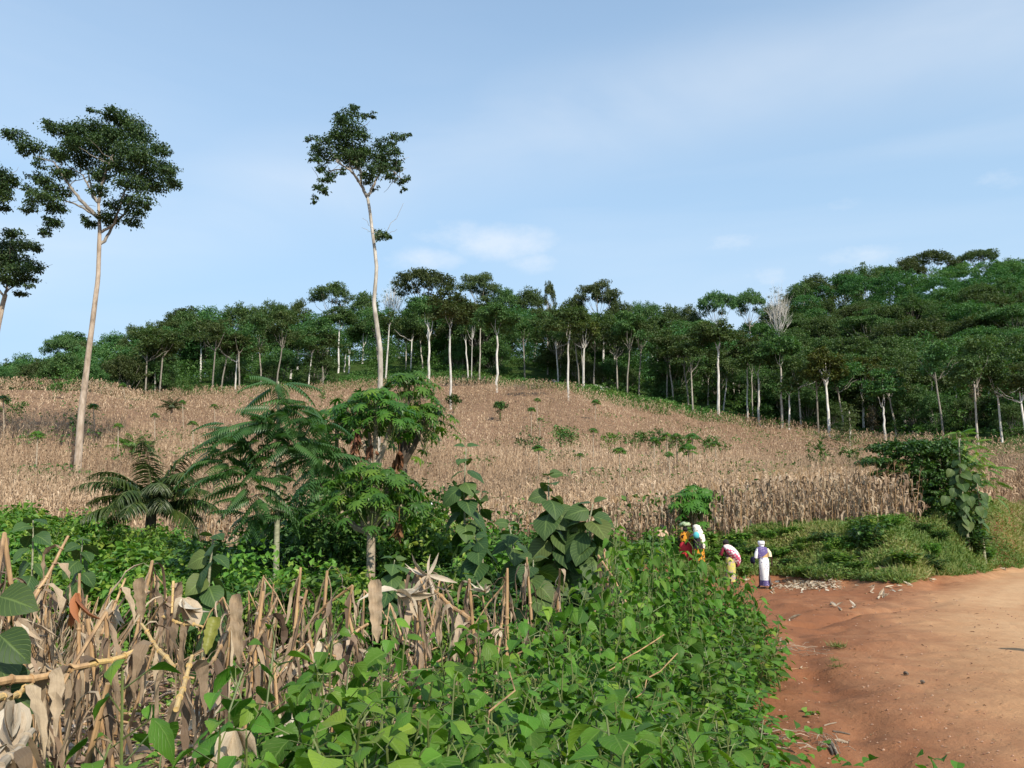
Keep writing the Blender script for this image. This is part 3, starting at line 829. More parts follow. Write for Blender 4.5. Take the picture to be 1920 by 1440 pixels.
# a bushy dark tree that stands in front of the forest at the maize edge
def bushy():
    g0 = ground(1593, 845, 60); Y = g0[1]; root = thing('bushy_tree', 'small dark bushy tree standing alone at the maize edge', 'tree', g0)
    tr = Acc(); tr.tube([g0 - (0,0,.5), P(1594, 800, Y), P(1592, 770, Y)], [.17,.14,.08], 7); tr.obj('trunk', MT['palebark'], root, g0)
    rg = np.random.default_rng(5); cl = [(*P(1592 + rg.normal()*9, y_, Y + rg.normal()*.8), 1.15, 1.15, .7) for y_ in np.linspace(765, 828, 22)]
    cr = Acc(); crown_leaves(cr, cl, 90, .25, 5); cr.obj('crown', MT['forest'], root, g0)
bushy()

# the closed canopy: individual trees up the two hillsides
SKP = sorted((s_[0], s_[1]) for s_ in SKY)
def skycap(px, Y, z):        # tallest a tree may be here and stay below the skyline crowns
    return zt(np.interp(px, [q_[0] for q_ in SKP], [q_[1] for q_ in SKP]) + rgf.uniform(8, 22), Y) - z
GROUPS = [
 (-9, 0, 560, 'dark green tree in the closed canopy of the left slope'),
 (0, 560, 1240, 'dark green tree in the closed canopy of the middle hill'),
 (0, 1240, 3000, 'dark green tree in the closed canopy of the right hill')]
EY = [ground(e[0], e[1], 60)[1] for e in EDGE]; SLX = []
cand = []
rgc = np.random.default_rng(7)
for rowY in np.concatenate([np.arange(150, 262, 8.5), np.arange(262, 350, 10)]):
    sp_ = 9.6 if rowY < 200 else 11.0
    for x in np.arange(-150, 240, sp_):
        X_ = x + rgc.uniform(-3, 3); Y_ = rowY + rgc.uniform(-3, 3)
        a = X_ / Y_
        if a < a_of(-70) or a > a_of(1990): continue
        if Y_ < yback(a) + (11 if a < a_of(900) or a > a_of(1330) else 22) or Y_ < 148 and a < a_of(1500): continue
        if Y_ > np.interp(a, [a_of(p) for p in (0, 560, 1240, 1400, 1500, 1920)], [215, 236, 244, 246, 330, 340]): continue
        if min((X_-o[0])**2 + (Y_-o[1])**2 for o in occupied) < 30: continue
        px_ = 960 + F * a / 1.005
        if any(abs(px_ - e[0]) < 20 and Y_ < EY[q_] + 1 for q_, e in enumerate(EDGE)): continue
        cand.append((X_, Y_))
print('canopy candidates', len(cand)); rest_cand = []
cand.sort(key=lambda c: c[1] - yback(c[0] / c[1]) + rgc.normal() * 12)
cand, rest_cand = cand[:165], cand[165:]
for X_, Y_ in cand:
    a = X_ / Y_; px = 960 + F * a / 1.0
    lab = GROUPS[0][3] if px < 560 else GROUPS[1][3] if px < 1240 else GROUPS[2][3]
    st = rgc.choice(['umbrella','round','low','tall'], p=[.06,.50,.36,.08])
    sc_ = rgc.uniform(.68, 1.02) if Y_ < 250 else rgc.uniform(.8, 1.1)
    sc_ = min(sc_, skycap(px, Y_, float(H(X_, Y_))) / 20)
    if sc_ < .22: continue
    FB.put(int(rgc.choice(IDX[st])), (X_, Y_, float(H(X_, Y_)) - .5), rgc.random() * 6.28, (sc_ * rgc.uniform(.85, 1.1), sc_ * rgc.uniform(.85, 1.1), sc_ * .95), lab, lab.replace('tree in', 'trees in'))
FB.clean()

# slender pale-stemmed trees packed along the edge of the wood
SL = []
for i in range(5):
    rg = np.random.default_rng(4000 + i); acc, tr = Acc(), Acc(); hc = rg.uniform(9, 12.5); lx, ly = rg.normal(size=2) * .7
    tr.tube([(0,0,-1),(lx*.2,ly*.2,hc*.35),(lx*.7,ly*.7,hc*.7),(lx,ly,hc+1)], [.19,.16,.14,.09], 6, lump=.2, seed=i)
    for k in range(5):
        e = np.array((lx, ly, hc)) + (rg.normal() * 1.6, rg.normal() * 1.6, rg.uniform(1, 3.5)); tr.tube(limb_path((lx*.9,ly*.9,hc*.86), e, k + i * 9, .1), np.linspace(.09, .03, 6), 4, cap=False)
    cl = [(lx + rg.normal() * 1.9, ly + rg.normal() * 1.9, hc + rg.uniform(.5, 5.5), 1.5, 1.5, .85) for k in range(15)]
    crown_leaves(acc, cl, 150, .42, 4100 + i, FOLD, 12, .5, .2)
    root = thing('slender_tree', 'x', 'tree'); tr.obj('trunk', MT['whitebark'] if i == 1 else MT['palebark'] if i % 2 else MT['greybark'], root); acc.obj('crown', MT['forest'], root); SL.append(root)
LB = Bank(SL)
for k in range(88):
    px = 250 + 1680 * (k + rgc.random()) / 88; a = a_of(px); off = rgc.uniform(1, 9) if px > 1300 else rgc.uniform(14, 26) if px > 640 else rgc.uniform(1, 8)
    if any(abs(px - e[0]) < 9 for e in EDGE): continue
    Y_ = float(yback(a)) + off; X_ = a * Y_; z_ = float(H(X_, Y_)); h_ = min(rgc.uniform(14, 20), skycap(px, Y_, z_)); 
    if h_ < 7: continue
    if px > 1300 and k % 2 == 0: continue
    side_ = 'left' if px < 640 else 'middle' if px < 1300 else 'right'
    LB.put(int(rgc.integers(5)), (X_, Y_, z_), rgc.random() * 6.28, (.95, .95, h_ / 19), 'thin pale-stemmed tree packed in the %s forest edge' % side_, 'thin trees packed in the %s forest edge' % side_)
    if k % 1 == 0: SLX.append((px, Y_))
LB.clean()
# young trees and tall bushes leafy to the ground, in front of and between the pale trunks
LOWL = 'low tree leafy down to the ground among pale trunks of the %s forest edge'
for k in range(84):
    px = -20 + 2000 * (k + rgc.random() * .8) / 84; a = a_of(px)
    Y_ = float(yback(a)) + (rgc.uniform(7, 20) if px < 880 or px > 1350 else rgc.uniform(20, 32)); X_ = a * Y_; h_ = rgc.uniform(5.5, 11)
    if any(abs(px - e[0]) < 17 and Y_ < 1.5 + EY[q_] for q_, e in enumerate(EDGE)): continue
    if any(abs(px - q_[0]) < 9 and Y_ < q_[1] for q_ in SLX): continue
    h_ = min(h_, skycap(px, Y_, float(H(X_, Y_))))
    if h_ < 3: continue
    side_ = 'left' if px < 560 else 'middle' if px < 1300 else 'right'
    FB.put(int(rgc.choice(IDX['low'])), (X_, Y_, float(H(X_, Y_)) - h_ * .12), rgc.random() * 6.28, (h_ / 17, h_ / 17, h_ / 15), LOWL % side_, 'low leafy trees of the %s forest edge' % side_)
# the rest of the wood beyond those individuals, as one mass
acc = Acc(); cl = []
for X_, Y_ in rest_cand:
    z_ = float(H(X_, Y_)); h_ = min(rgc.uniform(11, 21), skycap(960 + F * X_ / Y_, Y_, z_)); cl = []; Rr = rgc.uniform(3.8, 5.6); cur = rgc.uniform(.10, .22)
    for k in range(12):
        an = k * 2.4 + rgc.random(); rr = Rr * math.sqrt((k + .5) / 12); cl.append((X_ + rr * math.cos(an), Y_ + rr * math.sin(an), z_ + h_ - rr * rr * cur + rgc.normal() * .6, 1.7, 1.7, .9))
    for k in range(3): cl.append((X_ + rgc.normal() * 2, Y_ + rgc.normal() * 2, z_ + h_ * rgc.uniform(.2, .7), 2.4, 2.4, 2.2))
    b0 = rgc.random() * .6
    crown_leaves(acc, cl, 75, .5, int(X_ * 7 + Y_ * 31) % 99991, FOLD, 12, .4, .15, rb=(b0, b0 + .4))
for k in range(1500):        # foliage of every height behind the pale trunks
    a = rgc.uniform(a_of(-60), a_of(1420)); Y_ = float(yback(a)) + rgc.uniform(48, 95) ; X_ = a * Y_
    z_ = float(H(X_, Y_)); h_ = min(rgc.uniform(2, 15), skycap(960 + F * a, Y_, z_) - 2); b0 = rgc.random() * .6
    crown_leaves(acc, [(X_, Y_, z_ + h_, 2.6, 2.2, 1.8)], 36, .5, k, FOLD, 12, .5, .2, rb=(b0, b0 + .4))
if rest_cand:
    tag(acc.obj('forest', MT['forest']), 'closed forest canopy filling the hillsides behind the nearer trees', 'forest', kind='stuff')

# undergrowth under and before the trees, and the weedy clearing (uncountable)
acc = Acc(); rg = np.random.default_rng(11); cl = []
for a in np.arange(a_of(-60), a_of(1990), .0085):
    px = 960 + F * a
    yb = float(yback(a)); off = 4 if px < 900 or px > 1340 else 16
    for k in range(11):
        Y_ = yb + off + rg.random() * 10 + (9 + rg.random() * 30 if k > 1 else 0); aa = a + rg.normal() * .004; X_ = aa * Y_
        h_ = rg.uniform(1.5, 8.5) * (.25 if k < 2 else 1)
        if any(abs(px - e[0]) < 12 and Y_ < EY[q_] + 1 for q_, e in enumerate(EDGE)): h_ = .8; continue
        cl.append((X_, Y_, float(H(X_, Y_)) + h_ * .55, rg.uniform(1.3, 2.6), 1.8, h_ * .5))
for k in range(420):           # deeper, where the slope shows between crowns
    a = rg.uniform(a_of(-60), a_of(1990)); Y_ = float(yback(a)) + rg.uniform(40, 170); X_ = a * Y_
    cl.append((X_, Y_, float(H(X_, Y_)) + 1.5, 4, 4, 2.5))
crown_leaves(acc, cl, 34, .42, 12, FOLD, 12, .5, .2)
tag(acc.obj('undergrowth', MT['under']), 'dark green undergrowth of bushes along the forest edge', 'undergrowth', kind='stuff')
acc = Acc(); rg = np.random.default_rng(13)
n = 42000; a = rg.uniform(a_of(230), a_of(1400), n); yb = yback(a); wid = np.interp(a, [a_of(p) for p in (230, 400, 640, 900, 1100, 1380)], [8, 22, 26, 24, 28, 14])
Y_ = yb + rg.uniform(-3, 1, n) * 1 + rg.random(n) * wid; X_ = a * Y_
keep = vnoise(X_, Y_, 4, 8) > .30; X_, Y_ = X_[keep], Y_[keep]; n = len(X_)
p = np.stack([X_, Y_, H(X_, Y_) + rg.random(n) * .55 * (.4 + 1.6 * vnoise(X_, Y_, 6, 9))], 1)
acc.inst(FOLD, frames(rg.normal(size=(n,3)) + (0,0,.2), rg.normal(size=(n,3)) * .6 + (0,0,1), rg.uniform(.25, .55, n)), p, np.clip(vnoise(X_, Y_, 7, 10) * .7 + rg.random(n) * .4, 0, 1))
tag(acc.obj('clearing_weeds', MT['clearing']), 'green weeds covering the cleared strip between maize and forest', 'weeds', kind='stuff')
# felled logs on the clearing
for (p0, p1, r_, lab) in (((1115,728),(1134,735),.45,'pale sawn stump-end log lying in the clearing'), ((1130,728),(1165,742),.35,'long brown felled log lying across the clearing'), ((1038,718),(1044,722),.4,'small white log end at the left of the clearing')):
    q0 = ground(*p0, 60); q1 = ground(*p1, 60); q1 = q0 + (q1 - q0) * min(1, 7 / max(1e-3, np.linalg.norm(q1 - q0))); acc = Acc()
    acc.tube([q0 + (0,0,r_), (q0+q1)/2 + (0,0,r_), q1 + (0,0,r_)], [r_, r_*.95, r_*.8], 8, lump=.2)
    tag(acc.obj('felled_log', MT['whitebark'] if 'long' not in lab else MT['greybark'], None, q0), lab, 'log', 'felled logs in the clearing')

# ------------------------------------------------------------ the tall trees in the field
def tall_tree(name, label, Y, base, trunk, limbs, clumps, conv, seed, dens=150, leaf=.34, bark='palebark', tree_depth=1.0):
    g0 = gz(base[0], Y); g0 = np.array((P(base[0], base[1], Y)[0], Y, 0)); g0[2] = float(H(g0[0], Y))
    root = thing(name, label, 'tree', g0, group='tall trees left standing in the maize field')
    tr = Acc(); rg = np.random.default_rng(seed)
    pts = [g0 - (0, 0, .4)] + [P(x, y, Y) for x, y, _ in trunk]
    rad = [base[2] / 2 / F * Y] + [w_ / 2 / F * Y for _, _, w_ in trunk]
    # resample smoothly
    pts = np.array(pts); s = np.linspace(0, 1, len(pts)); ss = np.linspace(0, 1, len(pts) * 4)
    pts2 = np.stack([np.interp(ss, s, pts[:, k]) for k in range(3)], 1)
    tr.tube(pts2, np.interp(ss, s, rad), 14, lump=.07, seed=seed)
    lb = Acc()
    for k, (path, w0, w1, dy) in enumerate(limbs):
        n = len(path); q = []
        for m, (x, y) in enumerate(path):
            px, py = conv(x, y); q.append(P(px, py, Y + dy * m / (n - 1)))
        q = np.array(q); s_ = np.linspace(0, 1, n); s2 = np.linspace(0, 1, n * 4)
        q2 = np.stack([np.interp(s2, s_, q[:, c]) for c in range(3)], 1)
        q2[1:-1] += rg.normal(size=(len(q2)-2, 3)) * .03
        lb.tube(q2, np.interp(s2, [0, 1], [w0 * .38 / F * Y, w1 * .36 / F * Y]), 7, cap=False)
        for m in range(5):      # twigs
            b_ = q2[rg.integers(len(q2)//2, len(q2))]
            lb.tube(limb_path(b_, b_ + rg.normal(size=3) * (1.1, 1.1, .7) + (0, 0, .4), m + k * 7, .1), np.linspace(w1 * .35 / F * Y, .012, 6), 4, cap=False)
    tr.obj('trunk', MT[bark], root, g0, smooth=True); lb.obj('limbs', MT['greybark'], root, g0, smooth=True)
    cr = Acc(); cl = []
    for (x, y, rx, ry) in clumps:
        px, py = conv(x, y); px2, py2 = conv(x + rx, y + ry)
        a, b_ = (px2 - px) / F * Y, (py2 - py) / F * Y
        dy = rg.normal() * 1.5 * tree_depth
        c = P(px, py, Y + dy)
        cl.append((*c, a * 1.04, a * 1.0, b_ * .98))
        if rg.random() < .35: cl.append((*P(px + rg.normal() * 3, py, Y - dy * .9), a * .6, a * .6, b_ * .6))
    crown_leaves(cr, cl, dens * 2.2, leaf * .70, seed + 3, FOLD, 18, .55, .65, spread=.30)
    cr.obj('crown', MT['hero'], root, g0)
    return root
c1 = lambda x, y: (x / 4, 180 + y / 4)
LT = [(120,290,90,35),(60,275,35,16),(240,370,90,60),(300,500,50,50),(180,410,45,40),(420,240,100,45),(350,195,40,18),(560,260,110,55),(700,240,120,55),(860,140,90,50),(830,100,35,20),(980,190,100,55),(700,115,45,14),(850,270,140,70),(1040,280,100,70),(600,400,120,70),(800,380,140,80),(1000,400,140,80),(1180,380,80,50),(1245,420,50,20),(450,430,90,60),(640,500,90,50),(860,520,130,50),(1080,540,140,70),(1240,540,90,60),(1320,670,50,30),(1290,620,60,40),(1150,660,110,70),(980,650,110,70),(760,600,80,60),(740,700,70,40),(480,570,100,40),(300,620,80,40),(235,700,45,50),(430,690,100,45),(330,760,110,50),(210,830,60,40),(420,850,75,50),(390,940,60,50),(335,1010,40,45),(860,820,60,40),(940,770,50,45),(1060,780,75,50),(1115,820,30,30),(1010,860,75,40),(990,935,70,35),(800,900,80,35),(670,955,55,30),(640,905,35,20),(830,945,50,25),(1060,460,90,50),(720,320,90,60),(540,340,70,45)]
LL = [([(740,915),(600,780),(500,645),(400,490)],11,4,-1.5),([(735,910),(640,850),(540,800),(470,780)],7,3,1.5),([(735,800),(650,640),(600,570)],7,3,1),
      ([(740,800),(770,640),(820,500),(850,440)],9,4,-1),([(745,1110),(790,1080),(850,965),(930,890),(1000,740)],9,4,1.2),([(760,1020),(860,960),(880,880),(940,700),(1000,600)],8,3,-1.2),([(735,800),(690,760),(670,600),(640,500)],6,3,2),([(930,890),(1080,700),(1180,600)],4,2,2)]
tall_tree('tall_tree', 'tall forest giant with a wide spreading crown on a leaning bare trunk at left', 70, (147,868,14.5),
  [(152,780,12.5),(158,730,11.5),(165,670,10.5),(174,600,9.5),(184,520,8.5),(186,460,8),(187,430,7),(186,410,6),(184.5,375,4.5)], LL, LT, c1, 21, dens=520, leaf=.30, bark='tanbark')
c2 = lambda x, y: (480 + x / 4, 180 + y / 4)
MTC = [(720,120,60,50),(745,85,40,20),(800,150,35,25),(865,140,35,18),(640,170,55,50),(600,140,28,18),(700,240,120,65),(600,290,60,45),(800,300,50,50),(640,340,120,55),(500,330,60,30),(410,320,42,20),(460,400,55,45),(440,470,35,40),(560,440,80,50),(690,430,110,60),(800,430,100,60),(930,360,60,35),(1000,345,55,28),(1070,300,50,35),(1125,285,28,16),(1030,400,55,45),(940,440,75,55),(1060,490,50,28),(960,520,80,50),(1060,545,38,24),(880,560,75,45),(490,545,36,45),(525,620,45,45),(475,690,40,40),(447,775,24,38),(560,590,35,45),(510,700,35,35),(630,565,30,35),(845,620,50,45),(895,690,25,26),(1000,590,45,35),(1060,635,45,30),(1125,618,34,24),(1100,690,20,34),(785,590,28,40),(760,500,70,45)]
MLL = [([(835,760),(780,650),(740,590),(690,545),(600,490)],9,4,-1),([(845,750),(870,690),(930,570),(960,450),(1040,380)],8,3,1.2),([(790,660),(785,560),(760,500),(720,350),(720,200)],7,3,1),([(690,545),(560,560),(500,640)],4,2,1.5),([(930,570),(1020,560),(1090,620)],4,2,-1),([(880,1060),(930,1050),(960,1040)],3,1.5,.3)]
mid = tall_tree('tall_tree', 'tall slender tree with a ragged lopsided crown above the papayas at centre', 66, (705,905,11),
  [(709,820,10.5),(712,745,10),(713.7,700,9.5),(713,655,9),(706,605,8.5),(701,567,8),(705,520,7),(706,500,6.8),(703,470,6.5),(699,440,6.2),(693,392,6),(689,370,5.5)], MLL, MTC + [(930,1040,55,36),(980,1045,34,24),(900,1010,25,20)], c2, 31, dens=560, leaf=.28, bark='palebark')
tall_tree('tall_tree', 'partly visible tall tree at left edge, upper of the two crowns cut by the frame', 74, (-75,880,16), [(-70,700,13),(-62,560,11),(-60,430,9),(-60,380,7)],
  [([(-240,900),(-100,700),(0,640)],6,3,1)], [(60,620,75,35),(110,640,45,25),(40,700,60,45),(40,760,50,40),(30,830,55,25),(-80,650,120,90),(-120,780,110,60),(-60,560,100,50),(-230,700,120,90),(0,590,45,25)], c1, 41, dens=480, bark='tanbark')
tall_tree('tall_tree', 'lower spreading crown at the left edge with its pale trunk leaning out of frame', 78, (-38,870,15), [(-30,790,14),(-18,690,12),(-6,620,11),(4,575,9),(10,552,8)],
  [([(40,1490),(60,1400),(80,1300),(120,1200)],7,3,1),([(30,1500),(-60,1380),(-120,1250)],6,3,-1),([(50,1470),(150,1380),(220,1280)],4,2,1)],
  [(100,1030,75,30),(200,1110,80,30),(265,1140,40,22),(80,1120,110,50),(100,1210,110,45),(250,1270,60,35),(290,1310,35,22),(140,1300,110,45),(200,1370,70,28),(60,1380,80,38),(220,1420,35,18),(160,1475,50,20),(-90,1180,130,90),(-100,1320,110,60),(30,1250,90,50)], c1, 51, dens=480, bark='tanbark')

# ------------------------------------------------------------ maize
RIB = {}
def ribbon(seed, L=.75, W=.07, seg=5, up=.9, curl=1.5, twist=.8):
    """one long dry leaf that rises, folds over and hangs; local x away from the stalk"""
    rg = np.random.default_rng(seed); V = []; UV = []
    p = np.zeros(3); ang = up; tw = rg.uniform(-.3, .3); yaw = 0
    for i in range(seg + 1):
        s = i / seg; w_ = W * (math.sin(PI * min(1, .18 + s * .82)) ** .7) * .5 + .002
        t_ = np.array((math.cos(ang) * math.cos(yaw), math.sin(yaw) * math.cos(ang), math.sin(ang)))
        side = np.array((-math.sin(yaw) * math.cos(tw) - math.sin(ang) * math.sin(tw), math.cos(tw), math.cos(ang) * math.sin(tw)))
        V += [p - side * w_, p + side * w_]; UV += [(0, s), (1, s)]
        p = p + t_ * L / seg
        ang -= curl * 2.4 / seg * rg.uniform(.5, 1.4); ang = max(ang, -1.75); tw += twist * rg.uniform(-.6, .9); yaw += rg.normal() * .25
    Fq = [(2*i, 2*i+1, 2*i+3, 2*i+2) for i in range(seg)]
    return np.array(V), np.array(Fq), np.zeros((0,3),int), np.array(UV)
def rotz(V, a):
    c, s = math.cos(a), math.sin(a); return V @ np.array(((c, s, 0), (-s, c, 0), (0, 0, 1)))
def maize_tpl(seed, nleaf, seg, h=2.1, stalk=True):
    rg = np.random.default_rng(seed); parts = []
    if stalk:
        a = rg.random() * 3; w_ = .016
        for aa in (a, a + PI / 2):
            dx, dy = math.cos(aa) * w_, math.sin(aa) * w_
            lx, ly = rg.normal(size=2) * .10
            V = np.array([(-dx, -dy, -.1), (dx, dy, -.1), (lx + dx * .5, ly + dy * .5, h), (lx - dx * .5, ly - dy * .5, h)])
            parts.append(((V, np.array([(0,1,2,3)]), None, np.zeros((4,2))), rg.uniform(-.1, .25)))
    for k in range(nleaf):
        z0 = h * (.22 + .74 * (k + rg.random() * .6) / nleaf)
        r_ = ribbon(seed * 77 + k, rg.uniform(.45, .85), rg.uniform(.05, .085), seg, rg.uniform(.2, 1.2), rg.uniform(1.8, 3.0))
        V = rotz(r_[0], k * PI + rg.normal() * .9) + (0, 0, z0)
        parts.append(((V, r_[1], None, r_[3]), rg.uniform(-.25, .25)))
    if stalk:                      # ear and tassel
        for kk in range(1):
            ang = rg.random() * 6.28; z0 = h * rg.uniform(.42, .6); e = DIAMOND
            V = rotz(np.array([(.02,-.035,0),(.02,.035,0),(.10,.03,-.22),(.10,-.03,-.22)]), ang) + (0,0,z0)
            parts.append(((V, np.array([(0,1,2,3)]), None, np.zeros((4,2))), .4))
        for kk in range(4):
            d = rg.normal(size=2) * .09
            V = np.array([(-.006,0,h),(.006,0,h),(d[0]+.004,d[1],h+.24),(d[0]-.004,d[1],h+.24)])
            parts.append(((V, np.array([(0,1,2,3)]), None, np.zeros((4,2))), -.2))
    return join_tpl(parts)
NEAR_T = [maize_tpl(i, 9, 5) for i in range(8)]
MID_T = [maize_tpl(30 + i, 7, 3, stalk=True) for i in range(6)]
FAR_T = [maize_tpl(60 + i, 7, 2, stalk=False) for i in range(6)]
def field_pts(y0, y1, sp_, seed, px0=-80, px1=2010):
    rg = np.random.default_rng(seed)
    xs = np.arange(-110, 90, sp_); ys = np.arange(y0, y1, sp_)
    X, Y = np.meshgrid(xs, ys); X = X.ravel() + rg.uniform(-.45, .45, X.size) * sp_; Y = Y.ravel() + rg.uniform(-.45, .45, Y.size) * sp_
    a = X / Y
    k = (a > a_of(px0)) & (a < a_of(px1)) & (Y > yfront(a) + (vnoise(X, Y, 1.5, 2) - .5) * 1.6) & (Y < yback(a) + (vnoise(X, Y, 5, 3) - .5) * 5)
    k &= ~((vnoise(X, Y, 3.3, 21) > .84) & (vnoise(X, Y, 1.1, 22) > .3))
    # no maize right where the shade tree and the broad-leaved plant stand
    k &= ~(((X - gz(1790, 37.5)[0]) ** 2 + (Y - 37.5) ** 2) < 5)
    X, Y = X[k], Y[k]
    return X, Y
def put_maize(acc, tpls, X, Y, seed, smin=.85, smax=1.12, wide=1.0):
    rg = np.random.default_rng(seed); Z = H(X, Y); n = len(X); k = rg.integers(0, len(tpls), n)
    th = rg.random(n) * 6.28; s = rg.uniform(smin, smax, n) * (.88 + .22 * vnoise(X, Y, 6, 31)); tx = rg.normal(size=n) * .09 + .05; ty = rg.normal(size=n) * .09
    c, s_ = np.cos(th), np.sin(th); o = np.zeros(n); one = np.ones(n)
    M = np.stack([np.stack([c*wide, -s_*wide, tx], 1), np.stack([s_*wide, c*wide, ty], 1), np.stack([o, o, one], 1)], 1) * s[:, None, None]
    tone = vnoise(X, Y, 9, 33) * .34 + vnoise(X, Y, 26, 35) * .34 + .12 + rg.normal(size=n) * .10
    for j, tp in enumerate(tpls):
        m = k == j
        acc.inst(tp, M[m], np.stack([X[m], Y[m], Z[m]], 1), np.clip(tone[m], .05, .95))
XN, YN = field_pts(30, 64, .62, 1)
order = np.argsort(YN - 0.0)
inview = [i for i in order if 860 < 960 + F * XN[i] / YN[i] < 2000 or 330 < 960 + F * XN[i] / YN[i] < 520]
ind = np.array(inview[:290]); rest = np.setdiff1d(np.arange(len(XN)), ind)
acc = Acc()
put_maize(acc, NEAR_T, XN[rest], YN[rest], 2)
X2, Y2 = field_pts(64, 100, .80, 3); put_maize(acc, MID_T, X2, Y2, 4)
X3, Y3 = field_pts(100, 192, 1.05, 5); put_maize(acc, FAR_T, X3, Y3, 6, wide=1.3)
tag(acc.obj('maize_field', MT['dryfar']), 'dry tan standing maize covering the whole hillside', 'maize field', kind='stuff')
n = 9000; a = rg.uniform(a_of(-60), a_of(1990), n); f_ = yfront(a) + 1; Y_ = f_ + (yback(a) - f_) * rg.random(n); X_ = a * Y_
k = (vnoise(X_, Y_, 4.2, 51) > .66) & (vnoise(X_, Y_, 19, 52) > .38); X_, Y_ = X_[k], Y_[k]; n = len(X_); acc = Acc()
for rep_ in range(5):
    p = np.stack([X_ + rg.normal(size=n) * .35, Y_ + rg.normal(size=n) * .35, H(X_, Y_) + rg.uniform(1.3, 2.25, n)], 1)
    acc.inst(FOLD, frames(rg.normal(size=(n,3)) * (1,1,.5), rg.normal(size=(n,3)) * .5 + (0,0,1), rg.uniform(.22, .42, n)), p, rg.random(n))
tag(acc.obj('field_weeds', MT['clearing']), 'green weeds and climbers showing among the dry maize', 'weeds', kind='stuff')
def maize_proto(i):
    rg = np.random.default_rng(500 + i); h = rg.uniform(2.0, 2.35)
    root = thing('maize_plant', 'dry standing maize plant at the front edge of the field', 'maize plant')
    lx, ly = rg.normal(size=2) * .12
    a = Acc(); a.tube([(0,0,-.1),(lx*.2,ly*.2,h*.5),(lx,ly,h)], [.016,.013,.006], 6); a.obj('stalk', MT['stalk'], root)
    a = Acc(); ztop = []
    for k in range(11):
        f = .16 + .80 * (k + rg.random() * .5) / 11; r_ = ribbon(i * 97 + k, rg.uniform(.55, .95), rg.uniform(.055, .09), 7, rg.uniform(.2, 1.2), rg.uniform(1.8, 3.0))
        V = rotz(r_[0], k * PI + rg.normal() * .8) + (lx * f * f, ly * f * f, h * f)
        a.add(V, r_[1], None, rg.uniform(.15, .95), r_[3])
    a.obj('foliage', MT['dry'], root)
    a = Acc(); an = rg.random() * 6.28; c_ = np.array((math.cos(an), math.sin(an), 0)); p0 = np.array((0,0,h*.5)) + c_ * .02
    a.tube([p0, p0 + c_*.05 - (0,0,.05), p0 + c_*.08 - (0,0,.15), p0 + c_*.09 - (0,0,.25)], [.012,.028,.026,.006], 7, rnd=.4); a.obj('ear', MT['husk'], root)
    a = Acc()
    for k in range(7):
        e = np.array((lx, ly, h)) + np.append(rg.normal(size=2) * .10, rg.uniform(.12, .3)); a.tube([(lx, ly, h-.03), (np.array((lx, ly, h)) + e) / 2 + (0,0,.03), e], [.004,.004,.002], 3, cap=False)
    a.obj('tassel', MT['stalk'], root)
    return root
MB = Bank([maize_proto(i) for i in range(7)])
rg = np.random.default_rng(9)
for i in ind:
    MB.put(int(rg.integers(7)), (XN[i], YN[i], float(H(XN[i], YN[i]))), rg.random() * 6.28, rg.uniform(.88, 1.12), tilt=(rg.normal() * .07, rg.normal() * .07), group='dry maize plants at the front edge of the field')

# ------------------------------------------------------------ plants standing in the field
def papaya_leaf_tpl(droop=.35):
    parts = []; rg = np.random.default_rng(3)
    for k, an in enumerate((-2.3, -1.45, -.7, 0, .7, 1.45, 2.3)):
        L = 1.0 - abs(an) * .17; d = (math.sin(an), math.cos(an), -droop * .5)
        lobe = leaf_tpl([.25, .55, 1.0, .65, .75, .25, .02], .30, .05, droop)
        parts.append((xf_tpl(lobe, (0,0,0), d, (0,0,1), L * .62), 0.0))
        for sd in (-1, 1):
            d2 = (math.sin(an + sd * .55), math.cos(an + sd * .55), -droop * .7)
            b = np.array(d) * L * .30
            parts.append((xf_tpl(leaf_tpl([.4, 1, .02], .36, 0, .1), b, d2, (0,0,1), .26 * L), .04))
    return join_tpl(parts)
PAP = papaya_leaf_tpl()
def papaya_crown(acc, pet, c, n, Lp, leaf, rg, droop0=.9, up=1.0, tone=(.1, .75)):
    """n long-stalked palmate leaves radiating from the stem top c"""
    for k in range(n):
        f = k / max(1, n - 1); an = k * 2.4 + rg.normal() * .2; el = up * (1.15 - f * 1.45) + rg.normal() * .12
        d = np.array((math.cos(an) * math.cos(el), math.sin(an) * math.cos(el), math.sin(el)))
        L = Lp * rg.uniform(.75, 1.1) * (.65 + .45 * f)
        e = c + d * L + (0, 0, -.12 * L); mid_ = c + d * L * .55 + (0, 0, .04 * L)
        if pet is not None: pet.tube([c - (0,0,.02*k), mid_, e], [.012 * Lp, .009 * Lp, .006 * Lp], 4, cap=False)
        ld = d * (1, 1, .2) - (0, 0, droop0 * rg.uniform(.3, .9)); nr = np.array((0,0,1.0)) + d * .5 + rg.normal(size=3) * .2
        acc.inst(PAP, frames(ld[None], nr[None], [leaf * rg.uniform(.8, 1.15)]), e[None], [rg.uniform(*tone)])
def field_papaya(px, py_top, py_base_hint, Y, hw, label):
    g0 = gz(px, Y); c = P(px, py_top, Y); rg = np.random.default_rng(int(px * 7 + Y)); R_ = hw / F * Y
    root = thing('papaya_tree', label, 'papaya tree', g0, group='papaya trees scattered in the maize')
    a = Acc(); a.tube([g0 - (0,0,.2), (g0 + c) / 2 + (.03,0,0), c], [.075, .06, .045], 7); a.obj('trunk', MT['papbark'], root, g0)
    a = Acc(); c2_ = c - (0, 0, R_ * .1); papaya_crown(a, None, c2_, 22, R_ * .62, R_ * .75, rg, .7)
    crown_leaves(a, [(*c2_, R_*.7, R_*.7, R_*.25)], 60, .22, int(px), FOLD, 8, .5, .4, rb=(.2,.7))
    a.obj('crown', MT['papaya'], root, g0)
